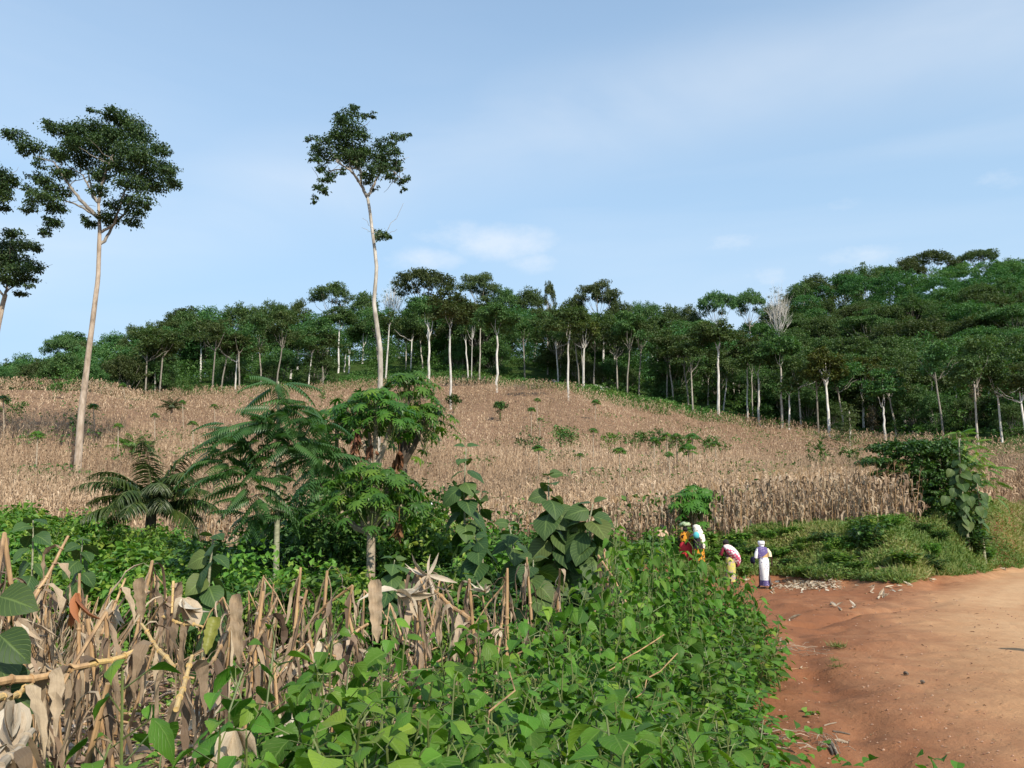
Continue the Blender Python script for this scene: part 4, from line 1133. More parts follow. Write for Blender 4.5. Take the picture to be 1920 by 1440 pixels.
FPAP = [
 (1010,838,67,18,'papaya with a pale stem alone in the maize below the dark bush'),
 (1088,852,64,10,'small dense dark papaya right of the lone pale-stemmed one'),
 (1161,843,66,17,'yellowish papaya in the open middle of the maize'),
 (1112,805,84,12,'small papaya high in the middle of the maize'),
 (1226,822,74,13,'leftmost papaya of the cluster on the right slope'),
 (1250,815,75,17,'second papaya from the left in the right slope cluster'),
 (1268,816,76,15,'third papaya in the right slope cluster'),
 (1298,817,74,22,'widest papaya of the right slope cluster'),
 (1290,838,70,24,'lower spreading papaya at the foot of the cluster'),
 (1254,850,68,13,'small low papaya beneath the cluster'),
 (1341,830,73,13,'dark papaya right of the cluster'),
 (1007,748,120,9,'topmost papaya of three in a row left of the white pole'),
 (996,766,112,11,'middle papaya of three in a row left of the white pole'),
 (1117,752,128,13,'papaya just below the clearing'),
 (71,812,68,17,'papaya with a thin white stem left of the tall left trunk'),
 (362,792,78,13,'flat dark papaya right of the bright green field palm'),
 (290,777,84,11,'papaya beside the bright green field palm'),
 (222,796,76,12,'round green papaya below the field palm'),
 (175,760,92,15,'pale papaya right of the tall left trunk'),
 (6,745,88,16,'papaya cut by the left frame edge'),
 (342,752,100,9,'small papaya high on the left slope'),
 (402,760,98,11,'small papaya left of the pinnate sapling'),
 (230,720,118,10,'dark little papaya near the left ridge'),
 (1012,785,102,8,'tiny papaya beside the dark bush'),
]
for f in FPAP: field_papaya(f[0], f[1], None, f[2], f[3], f[4])
def leafy_bush(name, label, px, Y, w_, h, mat='small', group=None, leaf=.16, dens=160, cat='bush', seed=0, lift=0.0, base=None):
    g0 = gz(px, Y) if base is None else base
    root = thing(name, label, cat, g0, group=group); rg = np.random.default_rng(seed + int(px * 3))
    cl = []; st = Acc()
    for k in range(9):
        u_ = rg.normal(size=3) * (.33, .33, .25); c = g0 + np.array((u_[0] * w_, u_[1] * w_, lift + h * (.35 + .45 * rg.random())))
        cl.append((*c, w_ * .3, w_ * .3, h * .28))
        st.tube(limb_path(g0, c, k, -.1), np.linspace(.02 + .01 * w_, .008, 6), 4, cap=False)
    st.obj('stems', MT['greenstem'] if mat != 'forest' else MT['greybark'], root, g0)
    a = Acc(); crown_leaves(a, cl, dens, leaf, seed + int(px), FOLD, 8, .7, .25); a.obj('foliage', MT[mat], root, g0)
    return root
leafy_bush('shrub', 'dark dense bush below the row of papayas right of the middle', 990, 100, 1.6, 3.0, 'umbrella', 'bushes in the maize field', .3, seed=1)
leafy_bush('shrub', 'bright green columnar bush standing in the upper maize', 1144, 104, 1.4, 3.2, 'small', 'bushes in the maize field', .28, seed=2)
leafy_bush('shrub', 'dark round bush at the foot of the tall trunk in the maize', 851, 140, 1.6, 1.6, 'umbrella', 'bushes in the maize field', .4, lift=1.6, seed=3)
leafy_bush('shrub', 'dark flat bush below the bright straight trunk', 938, 130, 2.2, 1.5, 'umbrella', 'bushes in the maize field', .4, lift=1.5, seed=4)
for k, (px, Y, w_, h, lab) in enumerate([(1066,103,3.2,2.9,'greyish low bush left of the columnar bush'),(1186,104,2.4,2.9,'first dark low bush right of the columnar bush'),(1222,104,2.6,3.0,'second dark low bush right of the columnar bush'),(1268,100,2.0,2.9,'third low bush toward the right slope'),
    (1345,100,2.6,2.8,'faint greyish bush on the upper right slope'),(1538,78,2.0,3.2,'flat green bush on the far right slope'),(1592,82,1.6,3.0,'dark bush at the foot of the bushy tree'),(90,118,2.6,2.8,'dark bush just under the left ridge'),(14,100,2.2,2.8,'bush near the left edge below the ridge'),
    (140,92,1.4,2.8,'little green bush left of the tall left trunk'),(115,128,3.2,3.0,'small bushes on the crest of the left ridge'),(600,140,.8,3.2,'tiny upright sapling above the pinnate sapling'),(345,150,2,3,'small bush below the forest edge at left')]):
    leafy_bush('shrub', lab, px, Y, w_, h, 'under' if k % 2 else 'clearing', 'bushes in the maize field', .3, dens=90, seed=20 + k, lift=.6)

# ------------------------------------------------------------ palms
def frond(acc, mid_acc, base, d, L, rg, width=.55, sag=.9, lw=.05):
    n = 12; pts = [np.array(base, float)]; el = math.asin(d[2]); az = math.atan2(d[1], d[0])
    for i in range(n):
        el -= sag * 2.0 / n * (.35 + 1.1 * i / n)
        pts.append(pts[-1] + np.array((math.cos(az)*math.cos(el), math.sin(az)*math.cos(el), math.sin(el))) * L / n)
    pts = np.array(pts); mid_acc.tube(pts, np.linspace(.018, .004, n + 1) * max(1, L / 2.5), 4, cap=False)
    tg = np.gradient(pts, axis=0); tg = unit(tg)
    m = 46; s = np.linspace(.12, 1, m); idx = s * n; i0 = np.minimum(idx.astype(int), n - 1); fr = (idx - i0)[:, None]
    pos = pts[i0] * (1 - fr) + pts[i0 + 1] * fr; tt = tg[i0]
    side = unit(np.cross(tt, np.array((0, 0, 1.0))))
    for sg in (-1, 1):
        dd = side * sg * .8 + tt * .55 + rg.normal(size=(m, 3)) * .12 + np.array((0, 0, -.35))
        ln = width * np.sin(np.clip(s, .1, 1) * 2.6 + .25).clip(.25, 1) * rg.uniform(.85, 1.1, m)
        M = frames(dd, np.array((0, 0, 1.0)) + side * sg * -.3, ln); M[:, :, 0] *= lw / width * 3.2
        acc.inst(leaf_tpl([.5, 1, .6, .02], .32, .15, .45), M, pos, rg.uniform(.1, .9, m))
def palm(label, base, L, n, seed, upmin=.1, group='young oil palms', w_=.55, mat='palm'):
    rg = np.random.default_rng(seed); root = thing('oil_palm', label, 'palm', base, group=group)
    a, md = Acc(), Acc(); c = np.array(base) + (0, 0, .35)
    for k in range(n):
        az = k * 2.4 + rg.normal() * .15; el = upmin + (1.35 - upmin) * (1 - k / n) + rg.normal() * .08
        d = np.array((math.cos(az)*math.cos(el), math.sin(az)*math.cos(el), math.sin(el)))
        frond(a, md, c, d, L * rg.uniform(.8, 1.1), rg, w_, rg.uniform(.55, .95))
    a.obj('fronds', MT[mat], root, base); md.obj('midribs', MT['greenstem'], root, base)
    t_ = Acc(); t_.tube([np.array((base[0], base[1], float(H(base[0], base[1])) - .2)), np.array(base), np.array(base) + (0,0,.5)], [.16, .13, .10], 9, lump=.3); t_.obj('trunk', MT['darkbark'], root, base)
gp = gz(293, 21); palm('large dark young oil palm with arching fronds between left thicket and maize', (gp[0], 21, 2.0), 2.0, 27, 4, .1, w_=.48)
gp = gz(246, 80); palm('bright green young palm in the maize right of the tall left trunk', (gp[0], 80, gp[2] + 1.0), 2.6, 16, 5, .5, mat='papaya')
gp = gz(316, 112); palm('small dark palm high on the left slope', (gp[0], 112, gp[2] + 1.6), 2.3, 15, 6, .3)
gp = gz(270, 79); palm('low palm tuft beside the bright green palm', (gp[0], 79, gp[2] + .8), 1.8, 10, 7, .3)

# ------------------------------------------------------------ pinnate-leaved saplings
def pinnate_tpl(n=13, droop=.35):
    parts = []
    for i in range(n):
        s = .12 + .86 * i / (n - 1); z = -droop * s * s
        for sg in (-1, 1):
            L = .26 * (math.sin(min(1, .25 + s * .9) * 2.5) * .8 + .3)
            parts.append((xf_tpl(leaf_tpl([.5, 1, .7, .03], .245, .1, .35), (0, s, z), (sg, .45 - .2 * 0, -.35 - droop * s * .5), (0, 0, 1), L), .06 * (i % 2)))
    V = np.array([(-.008,0,0),(.008,0,0),(.006,.5,-droop*.25),(-.006,.5,-droop*.25),(.004,1,-droop),(-.004,1,-droop)])
    parts.append(((V, np.array([(0,1,2,3),(3,2,4,5)]), None, np.full((6,2), .5)), .3))
    return join_tpl(parts)
PIN = [pinnate_tpl(13, .45), pinnate_tpl(12, .70), pinnate_tpl(14, .30)]
def pinnate_tree(label, Y, base_px, top_px, nodes, leafL, seed, trunk_w, bark='lightbark', branches=(), mat='compound', name='pinnate_sapling', per=9):
    g0 = gz(base_px, Y); rg = np.random.default_rng(seed)
    root = thing(name, label, 'sapling', g0, group='saplings with feathery compound leaves')
    top = P(*top_px, Y); st = Acc(); mid_ = (g0 + top) / 2 + (rg.normal()*.05, 0, 0)
    r = trunk_w / 2 / F * Y
    st.tube([g0 - (0,0,.2), g0 * .6 + mid_ * .4, mid_, (mid_+top)/2, top], [r*1.1, r, r*.75, r*.5, r*.2], 9, lump=.1)
    for (p0, p1) in branches:
        q = limb_path(P(*p0, Y), P(*p1, Y + rg.normal()*.5), seed, .1); st.tube(q, np.linspace(r*.5, r*.15, 6), 6, cap=False)
    st.obj('stem', MT[bark], root, g0, smooth=True)
    a = Acc()
    for (px, py, n, rr) in nodes:
        c = P(px, py, Y + rg.normal() * rr / F * Y * .5)
        for k in range(int(n * 1.12)):
            an = k / n / 1.12 * 6.28 + rg.random() * .9; el = rg.uniform(-.4, .6)
            d = np.array((math.cos(an)*math.cos(el), math.sin(an)*math.cos(el), math.sin(el)))
            p = c + d * rr / F * Y * .25
            d2 = d - (0, 0, .1)
            a.inst(PIN[int(rg.integers(3))], frames(d2[None], (np.array((0,0,1.)) + rg.normal(size=3)*.25)[None], [leafL * rg.uniform(.75, 1.15)]), p[None], [rg.uniform(.1, .8)])
    a.obj('foliage', MT[mat], root, g0)
YS = 14.0
pinnate_tree('tall young tree with feathery drooping compound leaves and pale stem left of the papayas', YS, 532, (522,715),
  [(522,722,9,30),(520,765,9,30),(525,800,10,40),(500,790,8,40),(560,790,8,40),(575,760,6,30),(545,830,8,40),(440,812,9,40),(420,850,8,40),(470,840,8,40),(455,890,7,40),(590,820,7,40),(575,860,6,40),(430,800,5,30),(480,800,6,30),(500,870,5,30),(560,910,4,40),(478,935,7,40),(500,960,6,40),(470,970,5,30),(430,870,7,40),(470,910,7,40),(600,860,7,40),(545,960,6,40),(500,930,6,40),(605,790,6,30)], .60, 1, 12,
  branches=[((531,870),(445,825)),((531,900),(580,800)),((532,960),(480,930))])
pinnate_tree('second feathery-leaved young tree half hidden behind the first', YS + 2.2, 585, (610,770),
  [(612,790,8,40),(600,820,8,40),(635,830,8,40),(650,860,7,40),(620,870,7,40),(590,900,6,40),(640,900,6,40),(600,940,7,40),(570,960,6,40),(620,960,6,40),(555,1000,5,40)], .62, 2, 10, 'darkbark',
  branches=[((590,930),(640,850))])

# ------------------------------------------------------------ papayas of the middle distance
def big_papaya(label, Y, base_px, heads, seed, trunk_w=22, leaf=.42, Lp=.62, bark='papbark', tone=(.1,.75), joint=None):
    g0 = gz(base_px, Y); rg = np.random.default_rng(seed)
    root = thing('papaya_tree', label, 'papaya tree', g0, group='papaya trees at the field edge')
    st, a, pt = Acc(), Acc(), Acc(); r = trunk_w / 2 / F * Y
    j = P(*joint, Y) if joint else None
    if j is not None: st.tube([g0 - (0,0,.2), (g0 + j) / 2 + (.03, 0, 0), j], [r * 1.15, r, r * .9], 10, lump=.1)
    for (px, py, n, dy) in heads:
        c = P(px, py, Y + dy)
        s0 = j if j is not None else g0 - (0, 0, .2)
        st.tube([s0, (s0 + c) / 2 + (0, 0, .05 if j is None else -.08), c], [r * (.75 if j is not None else 1.1), r * .7, r * .5], 8, cap=False)
        papaya_crown(a, pt, c, n, Lp, leaf, rg, .9, 1.0, tone)
    st.obj('trunk', MT[bark], root, g0); pt.obj('leaf_stalks', MT['greenstem'], root, g0); a.obj('crown', MT['papaya'], root, g0)
big_papaya('branched papaya whose crown rises highest beside the tall centre trunk', 17, 757, [(765,728,42,0),(745,790,26,.2),(797,786,36,-.3),(770,800,20,.4),(758,838,6,.1)], 3, 15, .42, .60, 'darkbark', joint=(757,870))
big_papaya('broad-crowned papaya directly in front of the tall centre trunk', 15.5, 703, [(705,762,34,0),(660,775,26,.3),(735,788,26,-.2),(690,800,20,.4)], 4, 14, .42, .60, joint=(704,880))
big_papaya('lower papaya with the thick forked base in front of the others', 13, 697, [(690,905,30,0),(728,915,28,-.2),(655,930,26,.3),(755,945,22,.2),(700,955,24,-.5),(640,960,14,.1)], 5, 17, .38, .54, joint=(696,1000))
big_papaya('dark papaya between the feathery saplings and the papayas', 16.5, 640, [(632,790,16,0),(655,905,14,.3)], 6, 14, .42, .5, tone=(.0,.4))
big_papaya('bright green papaya-like shrub at the edge of the maize behind the walkers', 36, 1305, [(1290,940,20,0),(1318,935,20,.3),(1303,960,16,-.3),(1300,928,14,.4)], 8, 9, .85, .75, tone=(.35,.7))
for k, (px, Y, w_, ht, m_, lab) in enumerate([(600,15.5,1.5,905,'umbrella','dark leafy shrub between the feathery saplings and the papayas'),(655,15,1.4,925,'under','dark shrub at the left foot of the papayas'),(790,15.5,1.5,905,'umbrella','dark leafy shrub right of the papaya trunks'),(835,14.5,1.3,935,'small','leafy shrub left of the stacked broadleaf plant'),(935,15,1.6,945,'under','dark shrub between the two broadleaf plants'),(965,13.5,1.2,985,'small','bright shrub in the gap between the broadleaf plants'),(470,16,1.5,960,'umbrella','dark shrub below the left side of the feathery sapling'),(715,16.5,1.6,890,'umbrella','dark bush filling the gap behind the lower papaya'),(560,12.5,1.2,1010,'small','bright bush at the foot of the feathery sapling'),(1090,14,1.4,980,'under','dark shrub behind the leaning broadleaf plant')]):
    g_ = gz(px, Y); leafy_bush('shrub', lab, px, Y, w_, zt(ht, Y) - g_[2], m_, 'tall shrubs of the middle green belt', .12, dens=900, seed=60 + k)
# brown dead leaves hanging under the papaya crowns
rg = np.random.default_rng(8); a = Acc(); dl = leafmat('withered_papaya_leaf', [(.16,.07,.035),(.26,.12,.06)], .2, .8)
for k, (px, py, Y, L) in enumerate([(665,835,15.5,.26),(668,812,15.5,.3),(695,838,15.5,.28),(699,870,15.4,.24),(749,848,16.8,.4),(743,862,16.8,.3),(676,885,13.6,.22),(742,905,13,.14),(748,983,12.8,.3),(678,945,13,.1)]):
    a = Acc(); c = P(px, py, Y)
    n = 14; d = np.array((0,0,-1.)) + rg.normal(size=(n,3)) * .22
    a.inst(leaf_tpl([.3,1,.8,.5,.05], .25, .4, .2), frames(d, rg.normal(size=(n,3)), rg.uniform(.6,1.1,n) * L), np.tile(c, (n,1)) + rg.normal(size=(n,3)) * .02, rg.random(n))
    a.tube([c + (0,0,.25), c], [.006,.006], 4)
    tag(a.obj('withered_leaf', dl, None, c), ['withered brown papaya leaf hanging among the papaya stems','long reddish dead papaya leaf hanging in front of the maize'][k in (4, 5)], 'dead leaf', 'withered leaves hanging from the papayas')

# ------------------------------------------------------------ broad-leaved (teak-like) plants
def broad_plant(label, Y, stem_px, leafL, levels, seed, stem_w=8, name='broadleaf_sapling', mat='big', bark='lightbark', extra=()):
    """stem_px: image points of the stem from base to tip; pairs of big leaves in whorls"""
    rg = np.random.default_rng(seed); p0 = P(*stem_px[0], Y); 
    g0 = np.array((p0[0], Y, float(H(p0[0], Y))))
    pts = np.array([g0 - (0,0,.05)] + [P(x, y, Y) for x, y in stem_px]); s = np.linspace(0, 1, len(pts)); ss = np.linspace(0, 1, 30)
    q = np.stack([np.interp(ss, s, pts[:, k]) for k in range(3)], 1)
    root = thing(name, label, 'sapling', g0, group='young teak-like plants with huge leaves')
    st = Acc(); r = stem_w / 2 / F * Y; st.tube(q, np.linspace(r, r * .35, 30), 7); st.obj('stem', MT[bark], root, g0, smooth=True)
    a = Acc()
    levels = int(levels * 1.5)
    for k in range(levels):
        f = 1 - .78 * (k / levels) ** 1.0; p = q[int(f * 29)]; an0 = k * 1.57 + rg.normal() * .3
        for m in range(2):
            an = an0 + m * PI + rg.normal() * .25; el = .75 - 1.1 * (k / levels) ** .6 + rg.normal() * .15
            d = np.array((math.cos(an)*math.cos(el), math.sin(an)*math.cos(el), math.sin(el)))
            L = leafL * (.45 + .65 * min(1, (k + .6) / (levels * .35))) * rg.uniform(.8, 1.12)
            pe = p + d * L * .14; st2 = None
            a.inst([BIG, BIG2][int(rg.integers(2))], frames((d * (1, 1, .6) - (0, 0, .15 + .45 * min(1, k / 4)))[None], (np.array((0, -.35, 1.)) + d * .3 + rg.normal(size=3) * .45)[None], [L]), pe[None], [rg.uniform(.05, .8)])
    for (px, py, dx, dz, L) in extra:
        c = P(px, py, Y - .1); a.inst(BIG, frames(np.array([(dx, -.3, dz)]), np.array([(0, -.9, .5)]), [L]), c[None], [rg.uniform(.2, .7)])
    a.obj('foliage', MT[mat], root, g0, smooth=True)
broad_plant('tall broadleaf plant with stacked heart leaves right of the papayas', 13.5, [(874,1050),(872,1000),(870,920),(874,840)], 0.37, 9, 1, 6, bark='lightbark')
broad_plant('small-headed broadleaf plant just right of the tall stacked one', 14, [(898,1040),(899,960),(901,925)], 0.24, 4, 2, 4)
broad_plant('large broadleaf plant with pointed drooping leaves at centre', 11.2, [(1045,1090),(1040,1030),(1030,960),(1028,895)], 0.37, 10, 3, 7)
broad_plant('leaning broadleaf plant left of the walkers with outspread leaves', 11, [(1108,1080),(1110,1030),(1104,980),(1112,945)], 0.38, 7, 4, 7)
broad_plant('low broadleaf plant spreading in front of the papayas', 12, [(905,1100),(905,1040),(890,1005)], 0.34, 7, 5, 6)
broad_plant('broadleaf plant behind the leaning one with grey-green leaves', 12.4, [(975,1100),(965,1040),(955,985)], 0.33, 6, 6, 6)
broad_plant('broadleaf seedling low at the foot of the centre plants', 9.5, [(1000,1120),(1000,1080),(1000,1050)], 0.30, 5, 7, 6)
broad_plant('broadleaf sapling rising from the stubble beside the feathery sapling', 9.0, [(385,1160),(392,1080),(400,1005)], 0.28, 7, 8, 9)
broad_plant('broad-leaved plant low in the left thicket', 9.5, [(60,1080),(62,1010),(62,975)], .24, 4, 9, 5)
broad_plant('broad-leaved plant with pale undersides left of the middle thicket', 9.8, [(150,1090),(152,1040),(155,1012)], .21, 4, 10, 5)
broad_plant('broadleaf seedling below the lower papaya', 10, [(735,1130),(735,1080),(740,1050)], 0.27, 6, 12, 5)
broad_plant('tall grey-green broadleaf plant at the foot of the dark shade tree', 35.2, [(1812,985),(1806,950),(1800,880),(1798,822)], 0.46, 15, 13, 7, extra=[(1790,915,-.4,-.8,.45),(1815,930,.3,-.9,.5),(1800,890,-.2,-.9,.45),(1830,950,.5,-.8,.5),(1785,880,-.6,-.7,.4),(1775,930,-.5,-.8,.45),(1825,890,.5,-.8,.45),(1840,925,.5,-.7,.45)])
broad_plant('broadleaf shrub half hidden behind the tall grey-green one', 36.5, [(1840,985),(1836,940),(1830,890)], 0.41, 9, 14, 6)
broad_plant('large leaves of a plant reaching in from the left edge', 3.4, [(-60,1380),(-50,1260),(-45,1150)], 0.24, 6, 15, 9, extra=[(0,1118,.9,-.15,.16),(0,1190,.8,-.5,.16)])

# dark layered shade tree and the pale feathery tree behind the broadleaf plant
def shade_tree():
    Y = 38; g0 = gz(1768, Y); root = thing('shade_tree', 'dark flat-layered shade tree spreading over the maize at right', 'tree', g0); rg = np.random.default_rng(3)
    tr = Acc(); tr.tube([g0 - (0,0,.2), P(1768, 930, Y), P(1762, 860, Y)], [.12,.10,.06], 8); cl = []
    for (px, py, rx, ry) in [(1660,838,30,6),(1700,834,38,9),(1740,833,34,10),(1770,836,28,10),(1690,848,30,8),(1730,850,40,9),(1775,852,28,9),(1640,863,22,6),(1670,868,30,6),(1710,870,36,7),(1755,872,32,9),(1680,884,24,6),(1720,884,30,8),(1765,890,30,10),(1700,905,20,7),(1745,908,28,8),(1780,920,18,10),(1630,866,14,4),(1790,870,20,12),(1655,886,14,5),(1750,930,26,16),(1790,945,26,18),(1722,922,18,10),(1768,962,26,16),(1805,905,22,16),(1815,940,20,18),(1740,965,16,10),(1800,975,20,10)]:
        for s_ in (-1, 1):
            c = P(px, py, Y + s_ * rg.uniform(.1, .9)); cl.append((*c, rx / F * Y * 1.1, .85, ry / F * Y * .95))
        tr.tube(limb_path(P(1766, py + 14, Y), c, int(px), .1), np.linspace(.04, .012, 6), 5, cap=False)
    tr.obj('trunk', MT['darkbark'], root, g0); a = Acc(); crown_leaves(a, cl, 1100, .17, 3, FOLD, 10, .3, .2, spread=.2); a.obj('crown', MT['umbrella'], root, g0)
shade_tree()
pinnate_tree('light green feathery tree rising behind the shade tree at right', 39.5, 1805, (1800,815),
  [(1790,830,10,50),(1815,835,10,50),(1800,850,10,50),(1835,855,8,50),(1775,845,8,50),(1790,870,8,50),(1835,880,8,50),(1800,815,8,30),(1850,900,8,50),(1855,930,7,50),(1820,900,7,50),(1805,860,9,60),(1830,865,9,60),(1780,850,9,60),(1850,880,8,60)], .72, 9, 6, 'greybark', mat='small')

# ------------------------------------------------------------ thickets: many small leafy shrubs, each a thing
def shrub_proto(i, leaf, n, mat, w_=.75, h=1.0, tpl=FOLD, name='leafy_shrub'):
    rg = np.random.default_rng(800 + i); root = thing(name, 'x', 'shrub'); st, a = Acc(), Acc()
    ns = 9; tips = []
    for k in range(ns):
        an = k * 2.4 + rg.random(); e = np.array((math.cos(an) * w_ * .5 * rg.uniform(.2, 1), math.sin(an) * w_ * .5 * rg.uniform(.2, 1), h * rg.uniform(.6, 1)))
        q = limb_path((0,0,-.05), e, k, -.15); st.tube(q, np.linspace(.012, .004, 6), 4, cap=False); tips.append(q)
    st.obj('stems', MT['greenstem'], root)
    T = np.array(tips); k = rg.integers(0, ns, n); f = rg.random(n) ** .6 * 5; i0 = np.minimum(f.astype(int), 4); fr = (f - i0)[:, None]
    p = T[k, i0] * (1 - fr) + T[k, i0 + 1] * fr
    d = rg.normal(size=(n, 3)) * (1, 1, .5) + (p * (1, 1, 0)) * 1.5 + (0, 0, -.1)
    p = p + unit(d) * leaf * rg.uniform(.2, 1.2, n)[:, None]
    a.inst(tpl, frames(d - (0,0,.3), rg.normal(size=(n, 3)) * .4 + (0, -.1, 1), rg.uniform(.6, 1.25, n) * leaf), p, rg.random(n) * .9)
    a.obj('foliage', MT[mat], root)
    return root
SP = [shrub_proto(0,.09,1300,'small'), shrub_proto(1,.075,1500,'small',.9), shrub_proto(2,.12,800,'small',.8,1.0,HEART3), shrub_proto(3,.11,900,'weed',.9), shrub_proto(4,.10,1200,'under',.9), shrub_proto(5,.12,800,'umbrella',.8)]
SB = Bank(SP)
rg = np.random.default_rng(77)
TH = 'small-leaved green shrub in the thicket behind the stubble at left'
TH2 = 'small-leaved shrub in the green belt behind the large-leaved plants'
def thick(px0, px1, Y0, Y1, topf, n, lab, grp, kinds, seed, wmul=1.0):
    rg = np.random.default_rng(seed)
    for k in range(n):
        px = rg.uniform(px0, px1); Y = rg.uniform(Y0, Y1); g0 = gz(px, Y)
        h = zt(topf(px) + rg.uniform(0, 26) + (Y1 - Y) / (Y1 - Y0) * 55, Y) - g0[2]
        h = float(np.clip(h, .5, 3.0)); w_ = rg.uniform(1.0, 1.7) * wmul
        SB.put(int(rg.choice(kinds)), g0, rg.random() * 6.28, (w_, w_, h), lab, grp)
thick(-30, 400, 17, 27, lambda p: np.interp(p, [0, 150, 300, 400], [928, 938, 962, 990]), 72, TH, 'shrubs in the left thicket', [0,0,1,1,2,3], 1, 1.25)
thick(-30, 480, 11, 17, lambda p: np.interp(p, [0, 150, 300, 480], [985, 1000, 1010, 1040]), 34, TH, 'shrubs in the left thicket', [0,0,1,1,2,3], 2, .95)
thick(400, 1180, 17, 26, lambda p: np.interp(p, [400, 560, 800, 900, 1180], [1000, 925, 935, 965, 1008]), 48, TH2, 'shrubs in the middle green belt', [1,3,4,5], 3, 1.2)
thick(440, 1100, 10.5, 15, lambda p: np.interp(p, [400, 640, 900, 1180], [1050, 1010, 1020, 1055]), 34, TH2, 'shrubs in the middle green belt', [0,3,4,5], 4, .9)
TH3 = 'bright yellow-green weed bush just behind the maize stubble'
thick(330, 1060, 9.2, 12.5, lambda p: np.interp(p, [330, 500, 700, 1060], [1075, 1062, 1058, 1075]), 30, TH3, 'bright weed bushes behind the stubble', [0,1], 6, .62)
TH4 = 'leafy shrub crowding the foot of the dark young oil palm'
thick(240, 350, 18.5, 20, lambda p: 955, 7, TH4, 'shrubs round the oil palm', [0,1,3], 8, .9)
# bank beyond the track at right
def bank_sh(n, seed):
    rg = np.random.default_rng(seed)
    BX = [1180,1330,1440,1560,1650,1740,1850,1920,2000]; B0 = [30.5,30.5,31.6,28.9,26.5,31.6,38.2,47.5,56]; B1 = [35,34.6,34.8,34,33.6,35.6,43,52,62]
    for k in range(n):
        px = rg.uniform(1180, 1960); y0, y1 = np.interp(px, BX, B0), np.interp(px, BX, B1)
        if 1840 < px < 1905 and rg.random() < .6: continue
        f = rg.random(); Y = y0 + (y1 - y0) * f; g0 = gz(px, Y)
        big_ = vnoise(px, f * 40, 60, 3) > .5
        h = rg.uniform(.38, .65) * (2.1 if big_ else 1.0); w_ = rg.uniform(.9, 1.5) * (1.35 if big_ else 1.0)
        if px < 1330: h *= .8
        SB.put(int(rg.choice([0,1,2,3,5])), g0, rg.random() * 6.28, (w_, w_, h), 'low leafy bush growing on the bank beyond the dirt track', 'bushes on the roadside bank')
bank_sh(76, 5)
SB.clean()

# ------------------------------------------------------------ foreground thicket of large-leaved weeds
def weed_proto(i, h=1.0, leaf=.115):
    rg = np.random.default_rng(1200 + i); root = thing('leafy_weed', 'x', 'weed plant'); st, a = Acc(), Acc()
    for s_ in range(3):
        an0 = rg.random() * 6.28; hh = h * (1 if s_ == 0 else rg.uniform(.55, .9))
        e = np.array((math.cos(an0) * .12 * s_ + rg.normal()*.04, math.sin(an0) * .12 * s_ + rg.normal()*.04, hh))
        q = limb_path((rg.normal()*.03, rg.normal()*.03, -.05), e, s_ + i * 5, -.03, 8); st.tube(q, np.linspace(.0075, .003, 8), 5, cap=False)
        nl = int(19 * hh)
        for k in range(nl):
            f = 1 - (k / nl) ** 1.15 * .86; j = f * 7; j0 = min(int(j), 6); p = q[j0] + (q[j0+1] - q[j0]) * (j - j0)
            an = k * 2.4 + rg.normal() * .4; top_ = max(0, 1 - k / 3.5)
            el = .25 + .75 * top_ + rg.normal() * .15
            d = np.array((math.cos(an)*math.cos(el), math.sin(an)*math.cos(el), math.sin(el)))
            pl = rg.uniform(.05, .13) * (1 - top_ * .6) * (1.2 if f < .8 else 1); e2 = p + d * pl
            st.tube([p, e2], [.0022, .0018], 3, cap=False)
            L = leaf * rg.uniform(.55, 1.25) * (1 - .45 * top_) * (1 if f > .4 else .75)
            ld = d * (1, 1, .1) + (0, 0, -.35 + .3 * top_) + rg.normal(size=3) * .22; nr = np.array((.1, -.25, 1.)) + d * .35 + rg.normal(size=3) * .3
            yel = 1.0 if rg.random() < .05 else 0
            a.inst([HEART, HEART2, HEART3][int(rg.integers(3))], frames(ld[None], nr[None], [L]), e2[None], [np.clip(rg.normal(.38, .20) + top_ * .22 + yel * .5, 0, 1)])
    st.obj('stems', MT['greenstem'], root); a.obj('foliage', MT['weed'], root, smooth=True)
    return root
WB = Bank([weed_proto(i) for i in range(12)])
# control points of the thicket's upper surface: (px, row of the top, distance)
CP = [(60,1370,2.3),(170,1265,2.5),(290,1345,2.5),(340,1330,2.8),(440,1265,3.0),(520,1205,3.4),(560,1210,3.6),(640,1150,3.9),(700,1195,4.1),(770,1190,4.3),(870,1172,4.7),(940,1160,5.2),(960,1128,5.8),(1020,1105,6.4),(1100,1070,7.6),(1180,1038,9.0),(1240,1024,10.0),(1300,1034,10.4),(1345,1062,10.6),(1385,1105,10.8),(1420,1165,10.0),(1440,1195,9.2),
      (1405,1230,8.2),(1360,1290,7.6),(1380,1335,6.6),(1400,1400,5.9),(1300,1200,7.0),(1200,1150,6.6),(1100,1180,5.2),(1000,1200,4.6),(1200,1300,5.3),(1100,1300,4.2),(900,1250,3.7),(1300,1330,5.4),(1250,1400,4.3),(700,1290,3.1),(900,1350,2.9),(1050,1400,3.2),(500,1330,2.6),(300,1420,2.1),(150,1400,2.1)]
CPW = []
for px, py, Y in CP:
    p = P(px, py, Y); CPW.append(p)
CPW = np.array(CPW)
def topz(x, y):
    d2 = (CPW[:, 0] - x) ** 2 + (CPW[:, 1] - y) ** 2; w_ = 1 / (d2 + .03) ** 2.4
    return float((w_ * CPW[:, 2]).sum() / w_.sum())
THK = [(-1.45,2.15),(-1.30,2.7),(-.95,3.3),(-.70,4.0),(-.25,4.8),(.05,5.7),(.55,7.0),(1.1,9.0),(1.6,11.0),(2.4,12.2),(3.1,11.6),(3.15,10.2),(2.55,9.0),(2.05,7.6),(1.75,6.2),(1.25,4.7),(.7,3.2),(.35,2.5),(-.4,2.0)]
rg = np.random.default_rng(4); pts_ = []
tries = 0
